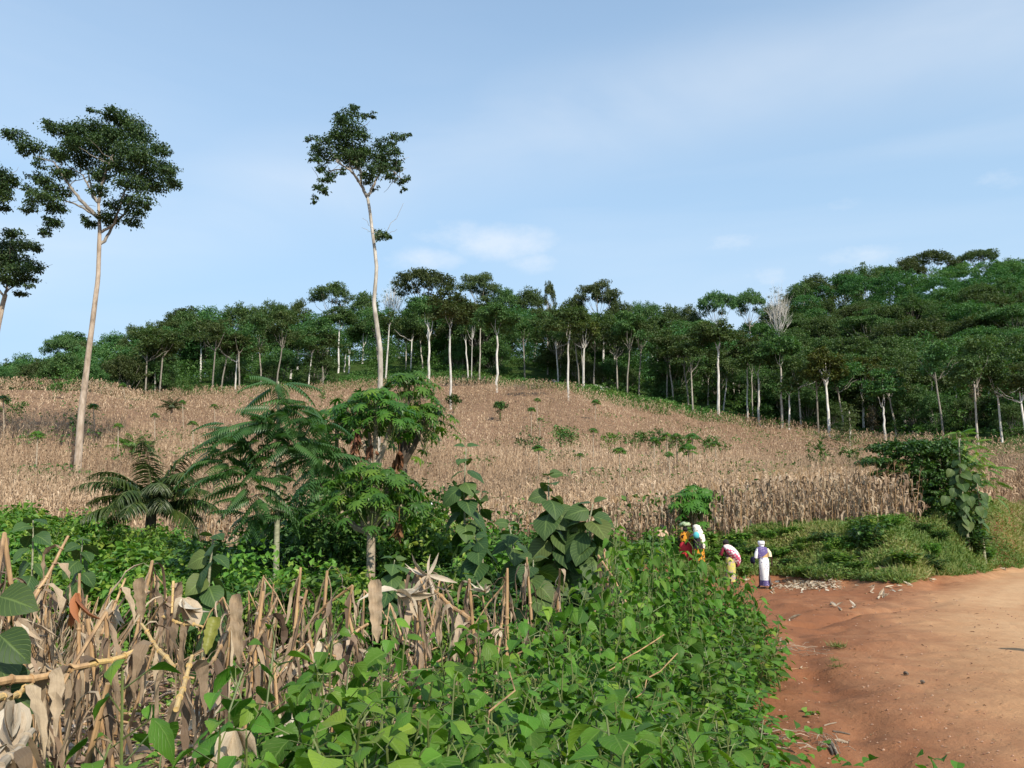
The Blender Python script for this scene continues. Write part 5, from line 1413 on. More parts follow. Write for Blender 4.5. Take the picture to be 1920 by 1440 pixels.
while len(pts_) < 294 and tries < 20000:
    tries += 1
    x, y = rg.uniform(-1.6, 3.4), rg.uniform(1.95, 12.3)
    if not poly_in(x, y, THK): continue
    md = (.115 if y < 3.6 else .16) + .011 * y
    if any((x-a)**2 + (y-b_)**2 < md * md for a, b_ in pts_): continue
    pts_.append((x, y))
print('weeds', len(pts_))
for (x, y) in pts_:
    z0 = float(H(x, y)); h = max(.35, topz(x, y) - z0) * rg.uniform(.92, 1.06) * (np.interp(y, [5, 8, 10], [1.02, 1.12, 1.14]) if x / y > a_of(1120) else .96) * (.88 if x / y < a_of(470) else 1)
    s = h * rg.uniform(.92, 1.02); sx = rg.uniform(.95, 1.25) * np.interp(y, [2.5, 4, 6, 8], [1.05, 1.0, .95, .92])
    px = 960 + F * x / y
    lab, grp = (('broad-leaved green weed in the low left front of the foreground thicket', 'weeds of the left foreground') if px < 560 else
                ('tall-stemmed green weed in the middle of the foreground thicket', 'weeds of the middle foreground') if px < 1000 else
                ('dense green weed in the high rounded right part of the foreground thicket', 'weeds of the right foreground'))
    WB.put(int(rg.integers(12)), (x, y, z0), rg.random() * 6.28, (sx, sx, h), lab, grp, tilt=(rg.normal() * .07, rg.normal() * .07))
def hero_weed(px, py, Y, idx, lab, s=1.1):
    c = P(px, py, Y); z0 = float(H(c[0], Y)); WB.put(idx, (c[0], Y, z0), rg.random() * 6.28, (s, s, c[2] - z0), lab, 'single weeds standing out of the thicket', tilt=(0, 0))
hero_weed(648, 1146, 3.7, 0, 'tallest straight weed whose drooping top leaf stands against the stubble')
hero_weed(520, 1200, 3.3, 1, 'leafy weed left of the tallest straight weed')
hero_weed(180, 1262, 2.35, 2, 'large-leaved weed in the lower left corner', 1.2)
hero_weed(440, 1262, 2.9, 3, 'weed sprig reaching over the dry stubble at lower left', 1.1)
hero_weed(870, 1170, 4.5, 4, 'weed with bright folded top leaves right of the wide dry leaf')
hero_weed(1452, 1180, 9.6, 5, 'leafy weed twig sticking out over the road edge', .9)
# low small leaves filling the thicket near the ground
a = Acc(); n = 26000; x = rg.uniform(-1.6, 3.5, n); y = rg.uniform(1.9, 12.4, n); k = poly_in(x, y, THK) | (rg.random(n) < .10) & (x < 2.4); x, y = x[k], y[k]; n = len(x)
tz = np.array([topz(u, v) for u, v in zip(x, y)]); z = H(x, y) + rg.random(n) ** 1.3 * np.maximum(.15, (tz - H(x, y)) * .80)
a.inst(HEART3, frames(rg.normal(size=(n,3)) * (1,1,.4) - (0,0,.2), rg.normal(size=(n,3)) * .4 + (0,-.3,1), rg.uniform(.045, .085, n)), np.stack([x, y, z], 1), rg.random(n) * .8)
tag(a.obj('low_foliage', MT['weed']), 'small low leaves filling the foreground thicket', 'foliage', kind='stuff')
# bare twigs and a leaning cane in the thicket
for k, (p0, p1, Y0, Y1, lab) in enumerate([((1370,1405),(1240,1330),5.3,5.2,'thin pinkish cane slanting through the lower right of the thicket'),((1130,1265),(1245,1190),5.6,5.9,'pale bare twig slanting up through the thicket'),((1190,1310),(1270,1225),5.2,5.5,'second pale bare twig right of the first'),((890,1430),(955,1260),3.1,3.6,'long bare green stem leaning right in the thicket')]):
    a = Acc(); q = limb_path(P(*p0, Y0), P(*p1, Y1), k, .04); a.tube(q, [.0035] * 6, 5)
    tag(a.obj('twig', MT['stalk' if k else 'papbark'], None, q[0]), lab, 'twig')

# ------------------------------------------------------------ maize stubble in the left foreground
def dry_sheath(rg, p, an, L, W, hang=True):
    """broad papery leaf hanging against the stalk"""
    n = 9; V = []; UV = []; c, s_ = math.cos(an), math.sin(an); side = np.array((-s_, c, 0)); outw = np.array((c, s_, 0))
    q = np.array(p, float); el = rg.uniform(.2, .9) if rg.random() < .35 else -1.1
    for i in range(n + 1):
        f = i / n; w_ = W * .5 * (math.sin(PI * min(.97, .22 + f * .8)) ** .6) * rg.uniform(.6, 1.25); cur = .35 * w_ * rg.uniform(.5, 1.5)
        V += [q - side * w_ + outw * cur, q + rg.normal(size=3) * .003, q + side * w_ + outw * cur * rg.uniform(.4, 1.2)]; UV += [(0, f), (.5, f), (1, f)]
        q = q + (outw * math.cos(el) + np.array((0,0,1.)) * math.sin(el)) * L / n; el += (-1.45 - el) * .45 + rg.normal() * .15; side = unit(side + rg.normal(size=3) * .24)
    Fq = [(3*i + c_, 3*i + c_ + 1, 3*i + c_ + 4, 3*i + c_ + 3) for i in range(n) for c_ in (0, 1)]
    return np.array(V), Fq, np.array(UV)
def husk(acc, rg, c, d, L, n=9, spread=.6, W=.05):
    for k in range(n):
        dd = unit(np.array(d, float) + rg.normal(size=3) * spread)[None]
        t_ = leaf_tpl([.35,.8,1,.85,.5,.06], W / L * rg.uniform(.8, 1.4), .3, rg.uniform(-.2, .7), .02)
        acc.inst(t_, frames(dd, rg.normal(size=(1,3)), [L * rg.uniform(.7, 1.15)]), np.array(c)[None], [rg.uniform(.2, 1)])
def stalk_proto(i):
    rg = np.random.default_rng(1500 + i); root = thing('broken_maize_stalk', 'x', 'maize stalk')
    st, lf, hk = Acc(), Acc(), Acc(); lean = rg.normal(size=2) * .10; h = 1.0
    q = np.array([(0,0,-.05),(lean[0]*.3,lean[1]*.3,.35),(lean[0]*.7,lean[1]*.7,.7),(lean[0],lean[1],h)])
    st.tube(q, [.0115,.011,.010,.007], 8, cap=True, lump=.15, seed=i)
    for z_ in (.18, .36, .54, .72): 
        c = np.array((np.interp(z_, [0, 1], [0, lean[0]]), np.interp(z_, [0, 1], [0, lean[1]]), z_)); st.tube([c - (0,0,.008), c, c + (0,0,.008)], [.0115,.0145,.0115], 8, cap=False)
    if i % 3 == 0:      # snapped top folded over
        an = rg.random() * 6.28; e = q[-1] + np.array((math.cos(an) * .28, math.sin(an) * .28, -rg.uniform(.15, .5))); st.tube([q[-1], (q[-1] + e) / 2 + (0,0,.03), e], [.007,.006,.004], 6)
        for m in range(3):
            V, Fq, UV = dry_sheath(rg, q[-1] + (e - q[-1]) * rg.random(), rg.random() * 6.28, rg.uniform(.2, .45), rg.uniform(.015, .035)); lf.add(V, Fq, None, rg.uniform(.1, 1), UV)
    for k in range(26):
        z_ = rg.uniform(.12, 1.0); p = np.array((lean[0] * z_, lean[1] * z_, z_))
        V, Fq, UV = dry_sheath(rg, p, rg.random() * 6.28, rg.uniform(.12, .42), .008 + .026 * rg.random() ** 1.5); lf.add(V, Fq, None, rg.uniform(.05, 1), UV)
    if i % 4 == 0: husk(hk, rg, (lean[0]*.7, lean[1]*.7, .7), (rg.normal()*.4, -.3, -.7), .14, 6, .3, .03)
    st.obj('stalk', MT['stalk'], root); lf.obj('leaves', MT['dry'], root, smooth=True)
    if hk.n: hk.obj('husk', MT['husk'], root)
    return root
KB = Bank([stalk_proto(i) for i in range(12)])
rg = np.random.default_rng(61)
def stub(px, py_top, Y, idx=None, lab=None, grp='broken maize stalks in the left foreground', sx=1.0, tilt=None, wild=1.0):
    a_, t_ = at(px, py_top); x = a_ * Y; z0 = float(H(x, Y)); h = max(.4, EYE + t_ * Y - z0)
    if lab is None: lab = ('snapped dry maize stalk hung with papery leaves in the left half of the stubble' if px < 480 else 'snapped dry maize stalk hung with papery leaves in the right half of the stubble')
    ti = tilt or (rg.normal() * .10 * wild, rg.normal() * .10 * wild)
    KB.put(int(rg.integers(12)) if idx is None else idx, (x, Y, z0), rg.random() * 6.28, (h * sx, h * sx, h), lab, grp, tilt=ti)
stub(128, 1000, 5.2, 0, 'tallest snapped maize stalk with its top folded down to the left', None, 1.0, (0, 0))
stub(30, 1095, 5.4); stub(75, 1110, 5.3); stub(230, 1050, 6.0); stub(180, 1075, 6.2)
stub(262, 1145, 3.9, 3, 'thick bundle of broken stalks crossed in the middle of the left stubble', None, 1.0, (0, .05))
stub(285, 1150, 3.9, 5, 'stalk leaning against the thick bundle of crossed stalks', None, .9, (0, -.08))
stub(85, 1235, 2.9, 1, 'thick sunlit cut stalk leaning right at the far lower left', None, .9, (0, .22))
stub(545, 1065, 5.8, 2, 'tall pointed dry stalk with leaves hanging like a tent left of centre', None, .9, (0, 0))
stub(596, 1070, 5.6, 4, 'second tent-shaped dry stalk right of the first', None, .9, (0, 0))
stub(620, 1090, 5.7, 6); stub(490, 1100, 5.4, 8); stub(460, 1110, 4.6, 7)
stub(805, 1065, 5.3, 9, 'dry stalk topped with a burst of pale splayed husks', None, .9, (0, 0))
stub(912, 1085, 5.9, 6, 'dry stalk with a white open husk beside the burst of husks', None, 1.0, (0, 0))
stub(950, 1065, 7.0, 10, 'narrow upright dry stalk right of the white open husk', None, 1.0, (0, 0))
stub(1010, 1045, 7.8, 2, 'dry stalk with arched hanging leaves before the broadleaf plants', None, .9, (0, 0))
stub(1030, 1060, 7.8, 11); stub(1160, 1020, 8.8, 1, 'last thin dry stalk before the rounded green thicket', None, .9, (0, 0)); stub(1150, 1040, 8.8, 3)
for k in range(66):
    Y = 3.8 + 8.2 * rg.random() ** .75; px = -40 + rg.random() ** 1.25 * (40 + np.interp(Y, [3.5, 5, 7, 12], [480, 780, 930, 980]))
    base_top = rg.uniform(1120, 1240) if Y < 5.5 else rg.uniform(1080, 1170) if Y < 8 else rg.uniform(1065, 1120)
    stub(px, base_top, Y, sx=rg.uniform(.75, 1.05), wild=rg.choice([1, 2.2, 3.6]))
for k in range(34):          # knocked over, lying across one another
    Y = 3.3 + 6 * rg.random(); px = -30 + rg.random() ** 1.2 * np.interp(Y, [3.3, 5, 9], [430, 760, 930]); x = at(px, 1200)[0] * Y
    sg = rg.choice([-1, 1]); KB.put(int(rg.integers(12)), (x, Y, float(H(x, Y)) + rg.uniform(.05, .45)), rg.random() * .6, (1.0, 1.0, rg.uniform(.8, 1.3)), 'collapsed maize stalk lying nearly flat among the standing stubble', 'collapsed maize stalks', tilt=(rg.normal() * .35, sg * rg.uniform(1.05, 1.5)))
# burst husks, the flat wide leaf and other single pieces
def husk_thing(px, py, Y, d, L, n, sp_, lab, W=.05):
    c = P(px, py, Y); a = Acc(); husk(a, np.random.default_rng(int(px)), c, d, L, n, sp_, W); tag(a.obj('maize_husk', MT['husk'], None, c, smooth=True), lab, 'maize husk', 'pale maize husks in the stubble')
husk_thing(803, 1078, 5.2, (0,-.1,-.5), .17, 26, .62, 'large burst of white ragged husks on a broken stalk', .026)
husk_thing(912, 1110, 5.8, (-.5,-.2,.3), .14, 7, .55, 'white open husk like a star', .03)
husk_thing(345, 1122, 5.0, (.3,-.2,-.6), .17, 6, .28, 'white curled husk hanging above the stubble', .10)
husk_thing(213, 1125, 5.3, (0,-.1,-1), .22, 7, .22, 'white ribbon-like husk left of the curled one')
husk_thing(30, 1320, 2.5, (.1,-.3,-.7), .15, 7, .25, 'large pale folded husk at the lower left', .06)
husk_thing(745, 1110, 5.0, (.5,-.1,-.3), .22, 9, .4, 'tan husk leaves spreading right of the flat wide leaf')
husk_thing(440, 1370, 2.6, (.2,-.2,-.6), .14, 5, .25, 'small grey-brown folded husk by the large husk', .05)
def flat_leaf(px, py, py2, Y, W, lab, mat='dry', tone=.7, px2=None, cat='dry leaf'):
    p0 = P(px, py, Y); p1 = P(px2 if px2 else px + 4, py2, Y - .08); d = p1 - p0; L = np.linalg.norm(d); a = Acc()
    a.inst(leaf_tpl([.62,.97,.86,1,.84,.95,.78,.86,.6,.7,.35,.12], W / L * .8, .30, .10, .07, 2), frames(d[None], np.array([(.1,-1,.15)]), [L]), p0[None], [tone])
    tag(a.obj('hanging_dry_leaf', MT[mat], None, p0, smooth=True), lab, cat, 'single broad dry leaves in the stubble')
flat_leaf(703, 1088, 1205, 4.3, .09, 'wide flat tan maize leaf hanging upright in the centre of the stubble')
flat_leaf(443, 1115, 1245, 3.9, .075, 'broad pinkish dry leaf standing upright left of centre', tone=.5)
flat_leaf(262, 1085, 1160, 5.2, .09, 'pinkish-brown wide leaf at the top of the crossed bundle', tone=.35)
rb = leafmat('red_brown_leaf', [(.30,.10,.04),(.40,.16,.07)], .2, .7); MT['redleaf'] = rb
c = P(146, 1112, 4.6); a = Acc(); husk(a, rg, c, (0,-.1,-1), .22, 5, .16, .05); tag(a.obj('hanging_dry_leaf', MT['redleaf'], None, c, smooth=True), 'rust-red withered leaf hanging in the left stubble', 'dry leaf')
yg = leafmat('yellow_green_leaf', [(.16,.16,.03),(.25,.24,.05)], .35, .5); MT['yleaf'] = yg
flat_leaf(405, 1158, 1225, 4.2, .085, 'yellow-green broad leaf lying against the dry stalks', 'yleaf', .6, 385)
# fallen canes
def cane(p0, p1, Y0, Y1, r, lab, mat='stalk'):
    a = Acc(); q = np.linspace(P(*p0, Y0), P(*p1, Y1), 6); q[2:4, 2] -= .012; r *= .8; a.tube(q, np.linspace(r, r * .7, 6), 8)
    for m in (1, 2, 3, 4): a.tube([q[m] - (q[m+1]-q[m]) * .04, q[m] + (q[m+1]-q[m]) * .04], [r * 1.25, r * 1.25], 8)
    root = thing('fallen_maize_stalk', lab, 'maize stalk', q[0], group='fallen stalks across the stubble'); a.obj('stalk', MT[mat], root, q[0])
    rg_ = np.random.default_rng(abs(int(p0[0] + p1[1]))); lf = Acc()
    for m in range(4):
        V, Fq, UV = dry_sheath(rg_, q[m + 1], rg_.random() * 6.28, .3, .05); lf.add(V, Fq, None, rg_.random(), UV)
    lf.obj('leaves', MT['dry'], root, q[0])
MT['ycane'] = surfmat('yellow_cane', [(.3,(.34,.22,.10)),(.6,(.58,.40,.15)),(.75,(.40,.27,.15))], 12, .5, .2, (3,3,3))
cane((-20,1282),(165,1247),3.2,3.6,.020,'thick fallen stalk slanting across the far left')
cane((150,1252),(285,1208),3.6,4.0,.017,'yellow-edged fallen stalk continuing to the crossed bundle','ycane')
cane((-10,1312),(60,1285),2.7,3.0,.013,'short golden stalk at the lower left edge','ycane')
cane((0,1438),(60,1370),2.2,2.5,.016,'dark weathered cane in the very corner','papbark')
cane((325,1250),(265,1170),3.5,4.0,.012,'golden cane leaning behind the crossed bundle','ycane')
cane((325,1090),(322,1150),5.0,4.9,.010,'upright orange-yellow cane beside the white curled husk','ycane')
cane((375,1280),(435,1168),3.5,4.2,.010,'thin cane leaning right beside the pinkish leaf')
cane((300,1155),(380,1175),5.0,4.8,.012,'low orange cane lying behind the stalks','ycane')
cane((30,1145),(92,1080),5.0,5.6,.012,'cane leaning right at the back of the left stubble')
cane((60,1130),(128,1005),5.0,5.2,.014,'long slanting top broken off the tallest stalk')
cane((190,1190),(235,1085),4.8,5.2,.011,'pair of slanting canes forming a peak left')
cane((470,1225),(520,1120),4.2,5.0,.012,'cane leaning right below the tent-shaped stalk')
cane((610,1215),(690,1170),4.6,4.8,.014,'cane lying low between stubble and thicket')
cane((880,1160),(815,1108),4.9,5.2,.016,'bent cane falling right from the burst husk')
cane((330,1330),(360,1230),2.9,3.4,.012,'golden curved cane in front of the bundle','ycane')
MT['litter'] = leafmat('maize_litter', [(.24,.15,.09),(.45,.31,.20),(.60,.46,.31),(.74,.62,.46)], .2, .75, tcol=(1.05,.95,.8), fibre=.4)
# litter on the stubble floor (uncountable)
n = 19000; Y_ = 2.2 + 11 * rg.random(n) ** .9; a_ = rg.uniform(a_of(-120), a_of(1130), n); X_ = a_ * Y_
k = (X_ < np.interp(Y_, [2, 4, 6, 9, 13], [-.5, -.2, .4, 1.3, 1.6])); X_, Y_ = X_[k], Y_[k]; n = len(X_)
a = Acc(); LT2 = [ (r_[0], r_[1], r_[2], r_[3]) for r_ in (ribbon(s_, 1.0, .16, 4, .3, .5, .8) for s_ in range(6))]
kk = rg.integers(0, 6, n)
for j in range(6):
    m = kk == j; c_ = int(m.sum()); th = rg.random(c_) * 6.28; c, s_ = np.cos(th), np.sin(th); tz_ = rg.normal(size=c_) * .25; o = np.zeros(c_)
    M = np.stack([np.stack([c, -s_, o], 1), np.stack([s_, c, o], 1), np.stack([tz_, o, np.ones(c_) * .7], 1)], 1) * rg.uniform(.12, .42, c_)[:, None, None]
    a.inst(LT2[j], M, np.stack([X_[m], Y_[m], H(X_[m], Y_[m]) + rg.random(c_) ** 2 * .16 + .01], 1), rg.random(c_))
tag(a.obj('maize_litter', MT['litter']), 'dry maize leaf litter covering the ground between the broken stalks', 'leaf litter', kind='stuff')
# green ground weeds behind and between the stubble
n = 62000; a_ = rg.uniform(a_of(-80), a_of(1250), n); Y_ = 5 + 24 * rg.random(n) ** .75; X_ = a_ * Y_
k = (rg.random(n) < np.interp(Y_, [5, 7, 9, 12], [.30, .40, .65, 1])) & (vnoise(X_, Y_, 1.2, 14) > .22) & (road_mask(X_, Y_) < -.1); X_, Y_ = X_[k], Y_[k]; n = len(X_)
a = Acc(); hh = .1 + .55 * vnoise(X_, Y_, 1.6, 15) * np.interp(Y_, [5, 10, 14], [.3, .6, 1])
p = np.stack([X_, Y_, H(X_, Y_) + rg.random(n) * hh], 1)
a.inst(FOLD, frames(rg.normal(size=(n,3)) + (0,0,.25), rg.normal(size=(n,3)) * .5 + (0,-.2,1), rg.uniform(.05, .12, n)), p, np.clip(vnoise(X_, Y_, 2, 16) * .8 + rg.random(n) * .3, 0, 1))
tag(a.obj('ground_weeds', MT['small']), 'low bright green weeds between stubble and thickets', 'weeds', kind='stuff')
# grass and weeds of the bank
BX = [-50,600,1000,1180,1330,1440,1560,1650,1740,1850,1920,2050]; B0 = [29,29,29,30,30,31.2,28.6,26.2,31.2,37.8,47,60]; B1 = [37,37,36,36,36,36,35.5,35.5,38,45,56,70]
n = 330000; px = np.where(rg.random(n) < .12, rg.uniform(300, 1150, n), rg.uniform(1150, 2060, n)); a_ = (px - 960) / F / (cp + .083 * sp); y1 = yfront(a_) + 1.8
Y_ = np.interp(px, [300, 1300, 1440, 1650, 1740, 1920, 2060], [29, 29, 29.5, 24.5, 27, 40, 50]); Y_ = Y_ + (y1 - Y_) * rg.random(n); X_ = a_ * Y_; hh_ = H(X_, Y_)
k = (road_mask(X_, Y_) < .05) & (vnoise(X_, Y_, 1.1, 24) > .20) & ~((np.abs(px - 1866) < 20) & (rg.random(n) < .45)); px, X_, Y_ = px[k], X_[k], Y_[k]
k = rg.random(len(px)) < np.clip(125000 / len(px), 0, 1); px, X_, Y_ = px[k], X_[k], Y_[k]; n = len(X_)
blade = (np.array([(-.045,0,0),(.045,0,0),(.03,.6,.03),(-.03,.6,.03),(0,1,-.12)]), np.array([(0,1,2,3)]), np.array([(3,2,4)]), np.zeros((5,2)))
a = Acc(); m = rg.random(n) < .55
def put(tpl, m, lo, hi, upw, lift, tb):
    c_ = int(m.sum()); hh = lift * (.3 + vnoise(X_[m], Y_[m], 1.3, 25))
    a.inst(tpl, frames(rg.normal(size=(c_,3)) * (1,1,.5) + (0,0,upw), rg.normal(size=(c_,3)) + (0,-.4,.3), rg.uniform(lo, hi, c_)), np.stack([X_[m], Y_[m], H(X_[m], Y_[m]) + rg.random(c_) * hh], 1), np.clip(tb + vnoise(X_[m], Y_[m], 3, 26) * .5 + rg.random(c_) * .4 - .2, 0, 1))
put(blade, m, .14, .42, 1.4, .06, .5); put(FOLD, ~m, .07, .17, .2, .34, .25)
MT['bank'] = leafmat('bank_grass', [(.05,.10,.018),(.09,.155,.026),(.15,.19,.04),(.27,.23,.09)], .25, .6)
tag(a.obj('bank_grass', MT['bank']), 'grass and low weeds on the bank beyond the dirt track', 'grass', kind='stuff')

# ------------------------------------------------------------ small things on the road and track
def G0(px, py): 
    g_ = ground(px, py, 3); g_[2] += .02; return g_
def roadpt(px, py):
    a_, t_ = at(px, py); Y = np.arange(3, 60, .03); X = a_ * Y; z_ = np.where(road_mask(X, Y) > 0, roadz(X, Y), H(X, Y)); d_ = EYE + t_ * Y - z_; k = int(np.argmax(d_ <= 0)); return np.array((X[k], Y[k], z_[k]))
# spread of drying maize husks and cobs
a = Acc(); rg = np.random.default_rng(91)
n = 620; px = np.where(rg.random(n) < .5, rg.normal(1535, 22, n), rg.normal(1490, 28, n)); py = 1097 + rg.normal(size=n) * 5.0 - (px - 1500) * .02
pp = np.array([roadpt(u, v) for u, v in zip(px, py)])
a.inst(leaf_tpl([.5,1,.9,.3], .45, .25, .2), frames(rg.normal(size=(n,3)) * (1,1,.15), rg.normal(size=(n,3)) * .3 + (0,0,1), rg.uniform(.07, .17, n)), pp + (0,0,.02), rg.random(n))
tag(a.obj('spread_husks', MT['husk']), 'thick pale spread of discarded maize husks beside the white-clad walker', 'maize husks', kind='stuff')
SC = [(1395,1090),(1522,1078),(1548,1082),(1557,1086),(1593,1083),(1600,1078),(1640,1100),(1632,1112),(1648,1118),(1660,1103),(1672,1108),(1684,1110),(1692,1101),(1712,1100),(1742,1088),(1756,1089),(1646,1124),(1655,1120),(1560,1099),(1578,1104),(1610,1100),(1886,1070),(1480,1164),(1606,1140),(1568,1140),(1440,1248),(1462,1204),(1388,1280),(1500,1256)]
for k, (u, v) in enumerate(SC):
    a = Acc(); c = roadpt(u, v) + (0,0,.035); husk(a, rg, c, (rg.normal(), rg.normal()*.4, .05), rg.uniform(.10, .20) * (1.5 if c[1] > 15 else .5), 4, .25, .05 if c[1] > 15 else .025)
    tag(a.obj('scattered_husk', MT['husk'], None, c), 'single pale husk lying by itself on the red earth beyond the spread' if v < 1135 else 'small pale husk scrap on the red earth near the thicket', 'maize husk', 'husks scattered beyond the spread' if v < 1135 else 'husk scraps near the thicket')
# sticks, chips and tufts
for (p0, p1, r_, lab, m_) in [((1556,1394),(1571,1420),.016,'short peeled stick standing in a little pile of twigs','papbark'),((1570,1392),(1590,1396),.012,'short brown stick lying right of the peeled stick','papbark'),((1562,1374),(1594,1380),.008,'dark thin twig above the peeled stick','darkbark'),((1475,1258),(1515,1254),.006,'thin straw-coloured twig lying toward the gully','stalk'),((1558,1134),(1578,1146),.03,'pale slat of wood lying on the branch track','husk'),((1696,1266),(1703,1268),.02,'dark clod in the middle of the road','darkbark'),((1728,1283),(1734,1285),.02,'second dark clod right of the first','darkbark'),((1545,1363),(1568,1357),.006,'thin reddish twig above the stick pile','papbark'),((1556,1405),(1562,1420),.012,'blackened stick end below the stick pile','darkbark')]:
    q0, q1 = roadpt(*p0), roadpt(*p1); a = Acc(); a.tube([q0 + (0,0,r_), (q0 + q1) / 2 + (0,0,r_*1.5), q1 + (0,0,r_)], [r_, r_ * .9, r_ * .7], 7, lump=.3, seed=int(p0[0])); tag(a.obj('stick' if 'clod' not in lab else 'earth_clod', MT[m_], None, q0), lab, 'stick' if 'clod' not in lab else 'clod')
def tuft(px, py, n, L, lab, leafy=False):
    c = roadpt(px, py); a = Acc(); rg_ = np.random.default_rng(int(px))
    a.inst(HEART3 if leafy else blade, frames(rg_.normal(size=(n,3)) * (1,1,.3) + (0,0,.5 if not leafy else .1), rg_.normal(size=(n,3)) + (0,0,.5), rg_.uniform(.5, 1.1, n) * L), c + rg_.normal(size=(n,3)) * (L * .5, L * .6, 0) + (0,0,.01), rg_.random(n)); tag(a.obj('grass_tuft' if not leafy else 'small_weed', MT['bank'] if not leafy else MT['small'], None, c), lab, 'grass tuft' if not leafy else 'weed')
tuft(1572, 1214, 110, .13, 'grass tuft alone on the road edge, the largest one'); tuft(1565, 1240, 40, .08, 'thin grass patch just below the largest tuft'); tuft(1570, 1252, 50, .09, 'lowest of the three grass patches on the road edge')
tuft(1522, 1340, 9, .07, 'small broad-leaved weed sprouting at the road edge', True); tuft(1462, 1277, 26, .05, 'small leafy weed at the foot of the thicket', True); tuft(1443, 1298, 5, .06, 'pair of fallen green leaves on the red earth', True)
tuft(1530, 1300, 20, .05, 'tiny grass sprig between the gully and the thicket'); tuft(1420, 1310, 24, .06, 'sparse grass at the thicket foot'); tuft(1440, 1425, 60, .08, 'grass patch at the bottom edge beside the thicket')
# pebbles and crumbs
a = Acc(); n = 900; px = rg.uniform(1380, 1920, n); py = 1120 + 330 * rg.random(n)
for u, v in zip(px[:300], py[:300]):
    c = roadpt(u, v); r_ = rg.uniform(.003, .008) * (1 + c[1] * .05); a.tube([c + (-r_, 0, r_*.3), c + (0, 0, r_*.5), c + (r_, 0, r_*.3)], [r_*.5, r_, r_*.4], 5, lump=.5, seed=int(u), rnd=rg.random())
tag(a.obj('gravel', surfmat('gravel', [(.4,(.22,.10,.06)),(.6,(.42,.28,.19))], 30, .9, 0)), 'loose gravel and crumbs of earth on the road', 'gravel', kind='stuff')
a = Acc(); n = 320; px = rg.uniform(1400, 1900, n); py = 1112 + 325 * rg.random(n)
pp = np.array([roadpt(u, v) for u, v in zip(px, py)]); far_ = np.clip(pp[:, 1] / 12, .5, 2)
a.inst(leaf_tpl([.4,1,.8,.1], .3, .3, .3), frames(rg.normal(size=(n,3)) * (1,1,.1), rg.normal(size=(n,3)) * .35 + (0,0,1), rg.uniform(.02, .07, n) * far_), pp + (0,0,.012), rg.random(n))
tag(a.obj('leaf_scraps', leafmat('brown_scraps', [(.07,.035,.02),(.16,.08,.045),(.34,.25,.14)], .1, .8)), 'brown leaf scraps and chips scattered over the road', 'litter', kind='stuff')
# dry root mass and twigs at the thicket foot
for k, (u, v, n_, s_, lab) in enumerate([(1425,1385,60,.16,'tangle of dry brown roots at the foot of the thicket'),(1550,1400,40,.07,'little nest of dry twigs around the peeled stick'),(1470,1220,50,.20,'dry straw scattered at the gully edge')]):
    c = roadpt(u, v); a = Acc()
    for m_ in range(n_):
        b_ = c + rg.normal(size=3) * (s_, s_ * 1.3, .02) + (0,0,.03); e = b_ + rg.normal(size=3) * (s_ * .8, s_ * .8, .03); a.tube([b_, (b_ + e)/2 + (0,0,.02), e], [.003, .003, .002], 3, cap=False)
    tag(a.obj('dry_roots', MT['papbark'], None, c), lab, 'dry roots')

# ------------------------------------------------------------ people
def clothmat(name, base, spots, scale=9, thr=(.32,.36), kind='noise', third=None):
    m, t, b, out = mat_new(name); g = t.nodes.new('ShaderNodeTexCoord')
    if kind == 'voronoi':
        v = t.nodes.new('ShaderNodeTexVoronoi'); v.inputs['Scale'].default_value = scale; t.links.new(g.outputs['Object'], v.inputs['Vector']); f = v.outputs['Distance']
    elif kind == 'plain': f = noisen(t, g.outputs['Object'], scale, 2)
    else: f = noisen(t, g.outputs['Object'], scale, 2, .5)
    stops = [(thr[0], spots), (thr[1], base)]
    if third: stops += [(thr[1] + .22, base), (thr[1] + .25, third)]
    t.links.new(rampn(t, f, stops), b.inputs['Base Color']); b.inputs['Roughness'].default_value = .85; b.inputs['Specular IOR Level'].default_value = .1
    return m
SKIN = surfmat('dark_skin', [(.3,(.045,.022,.014)),(.7,(.075,.038,.024))], 12, .55, .05)
HAIR = surfmat('black_hair', [(.3,(.008,.006,.006)),(.7,(.02,.016,.014))], 60, .9, .6)
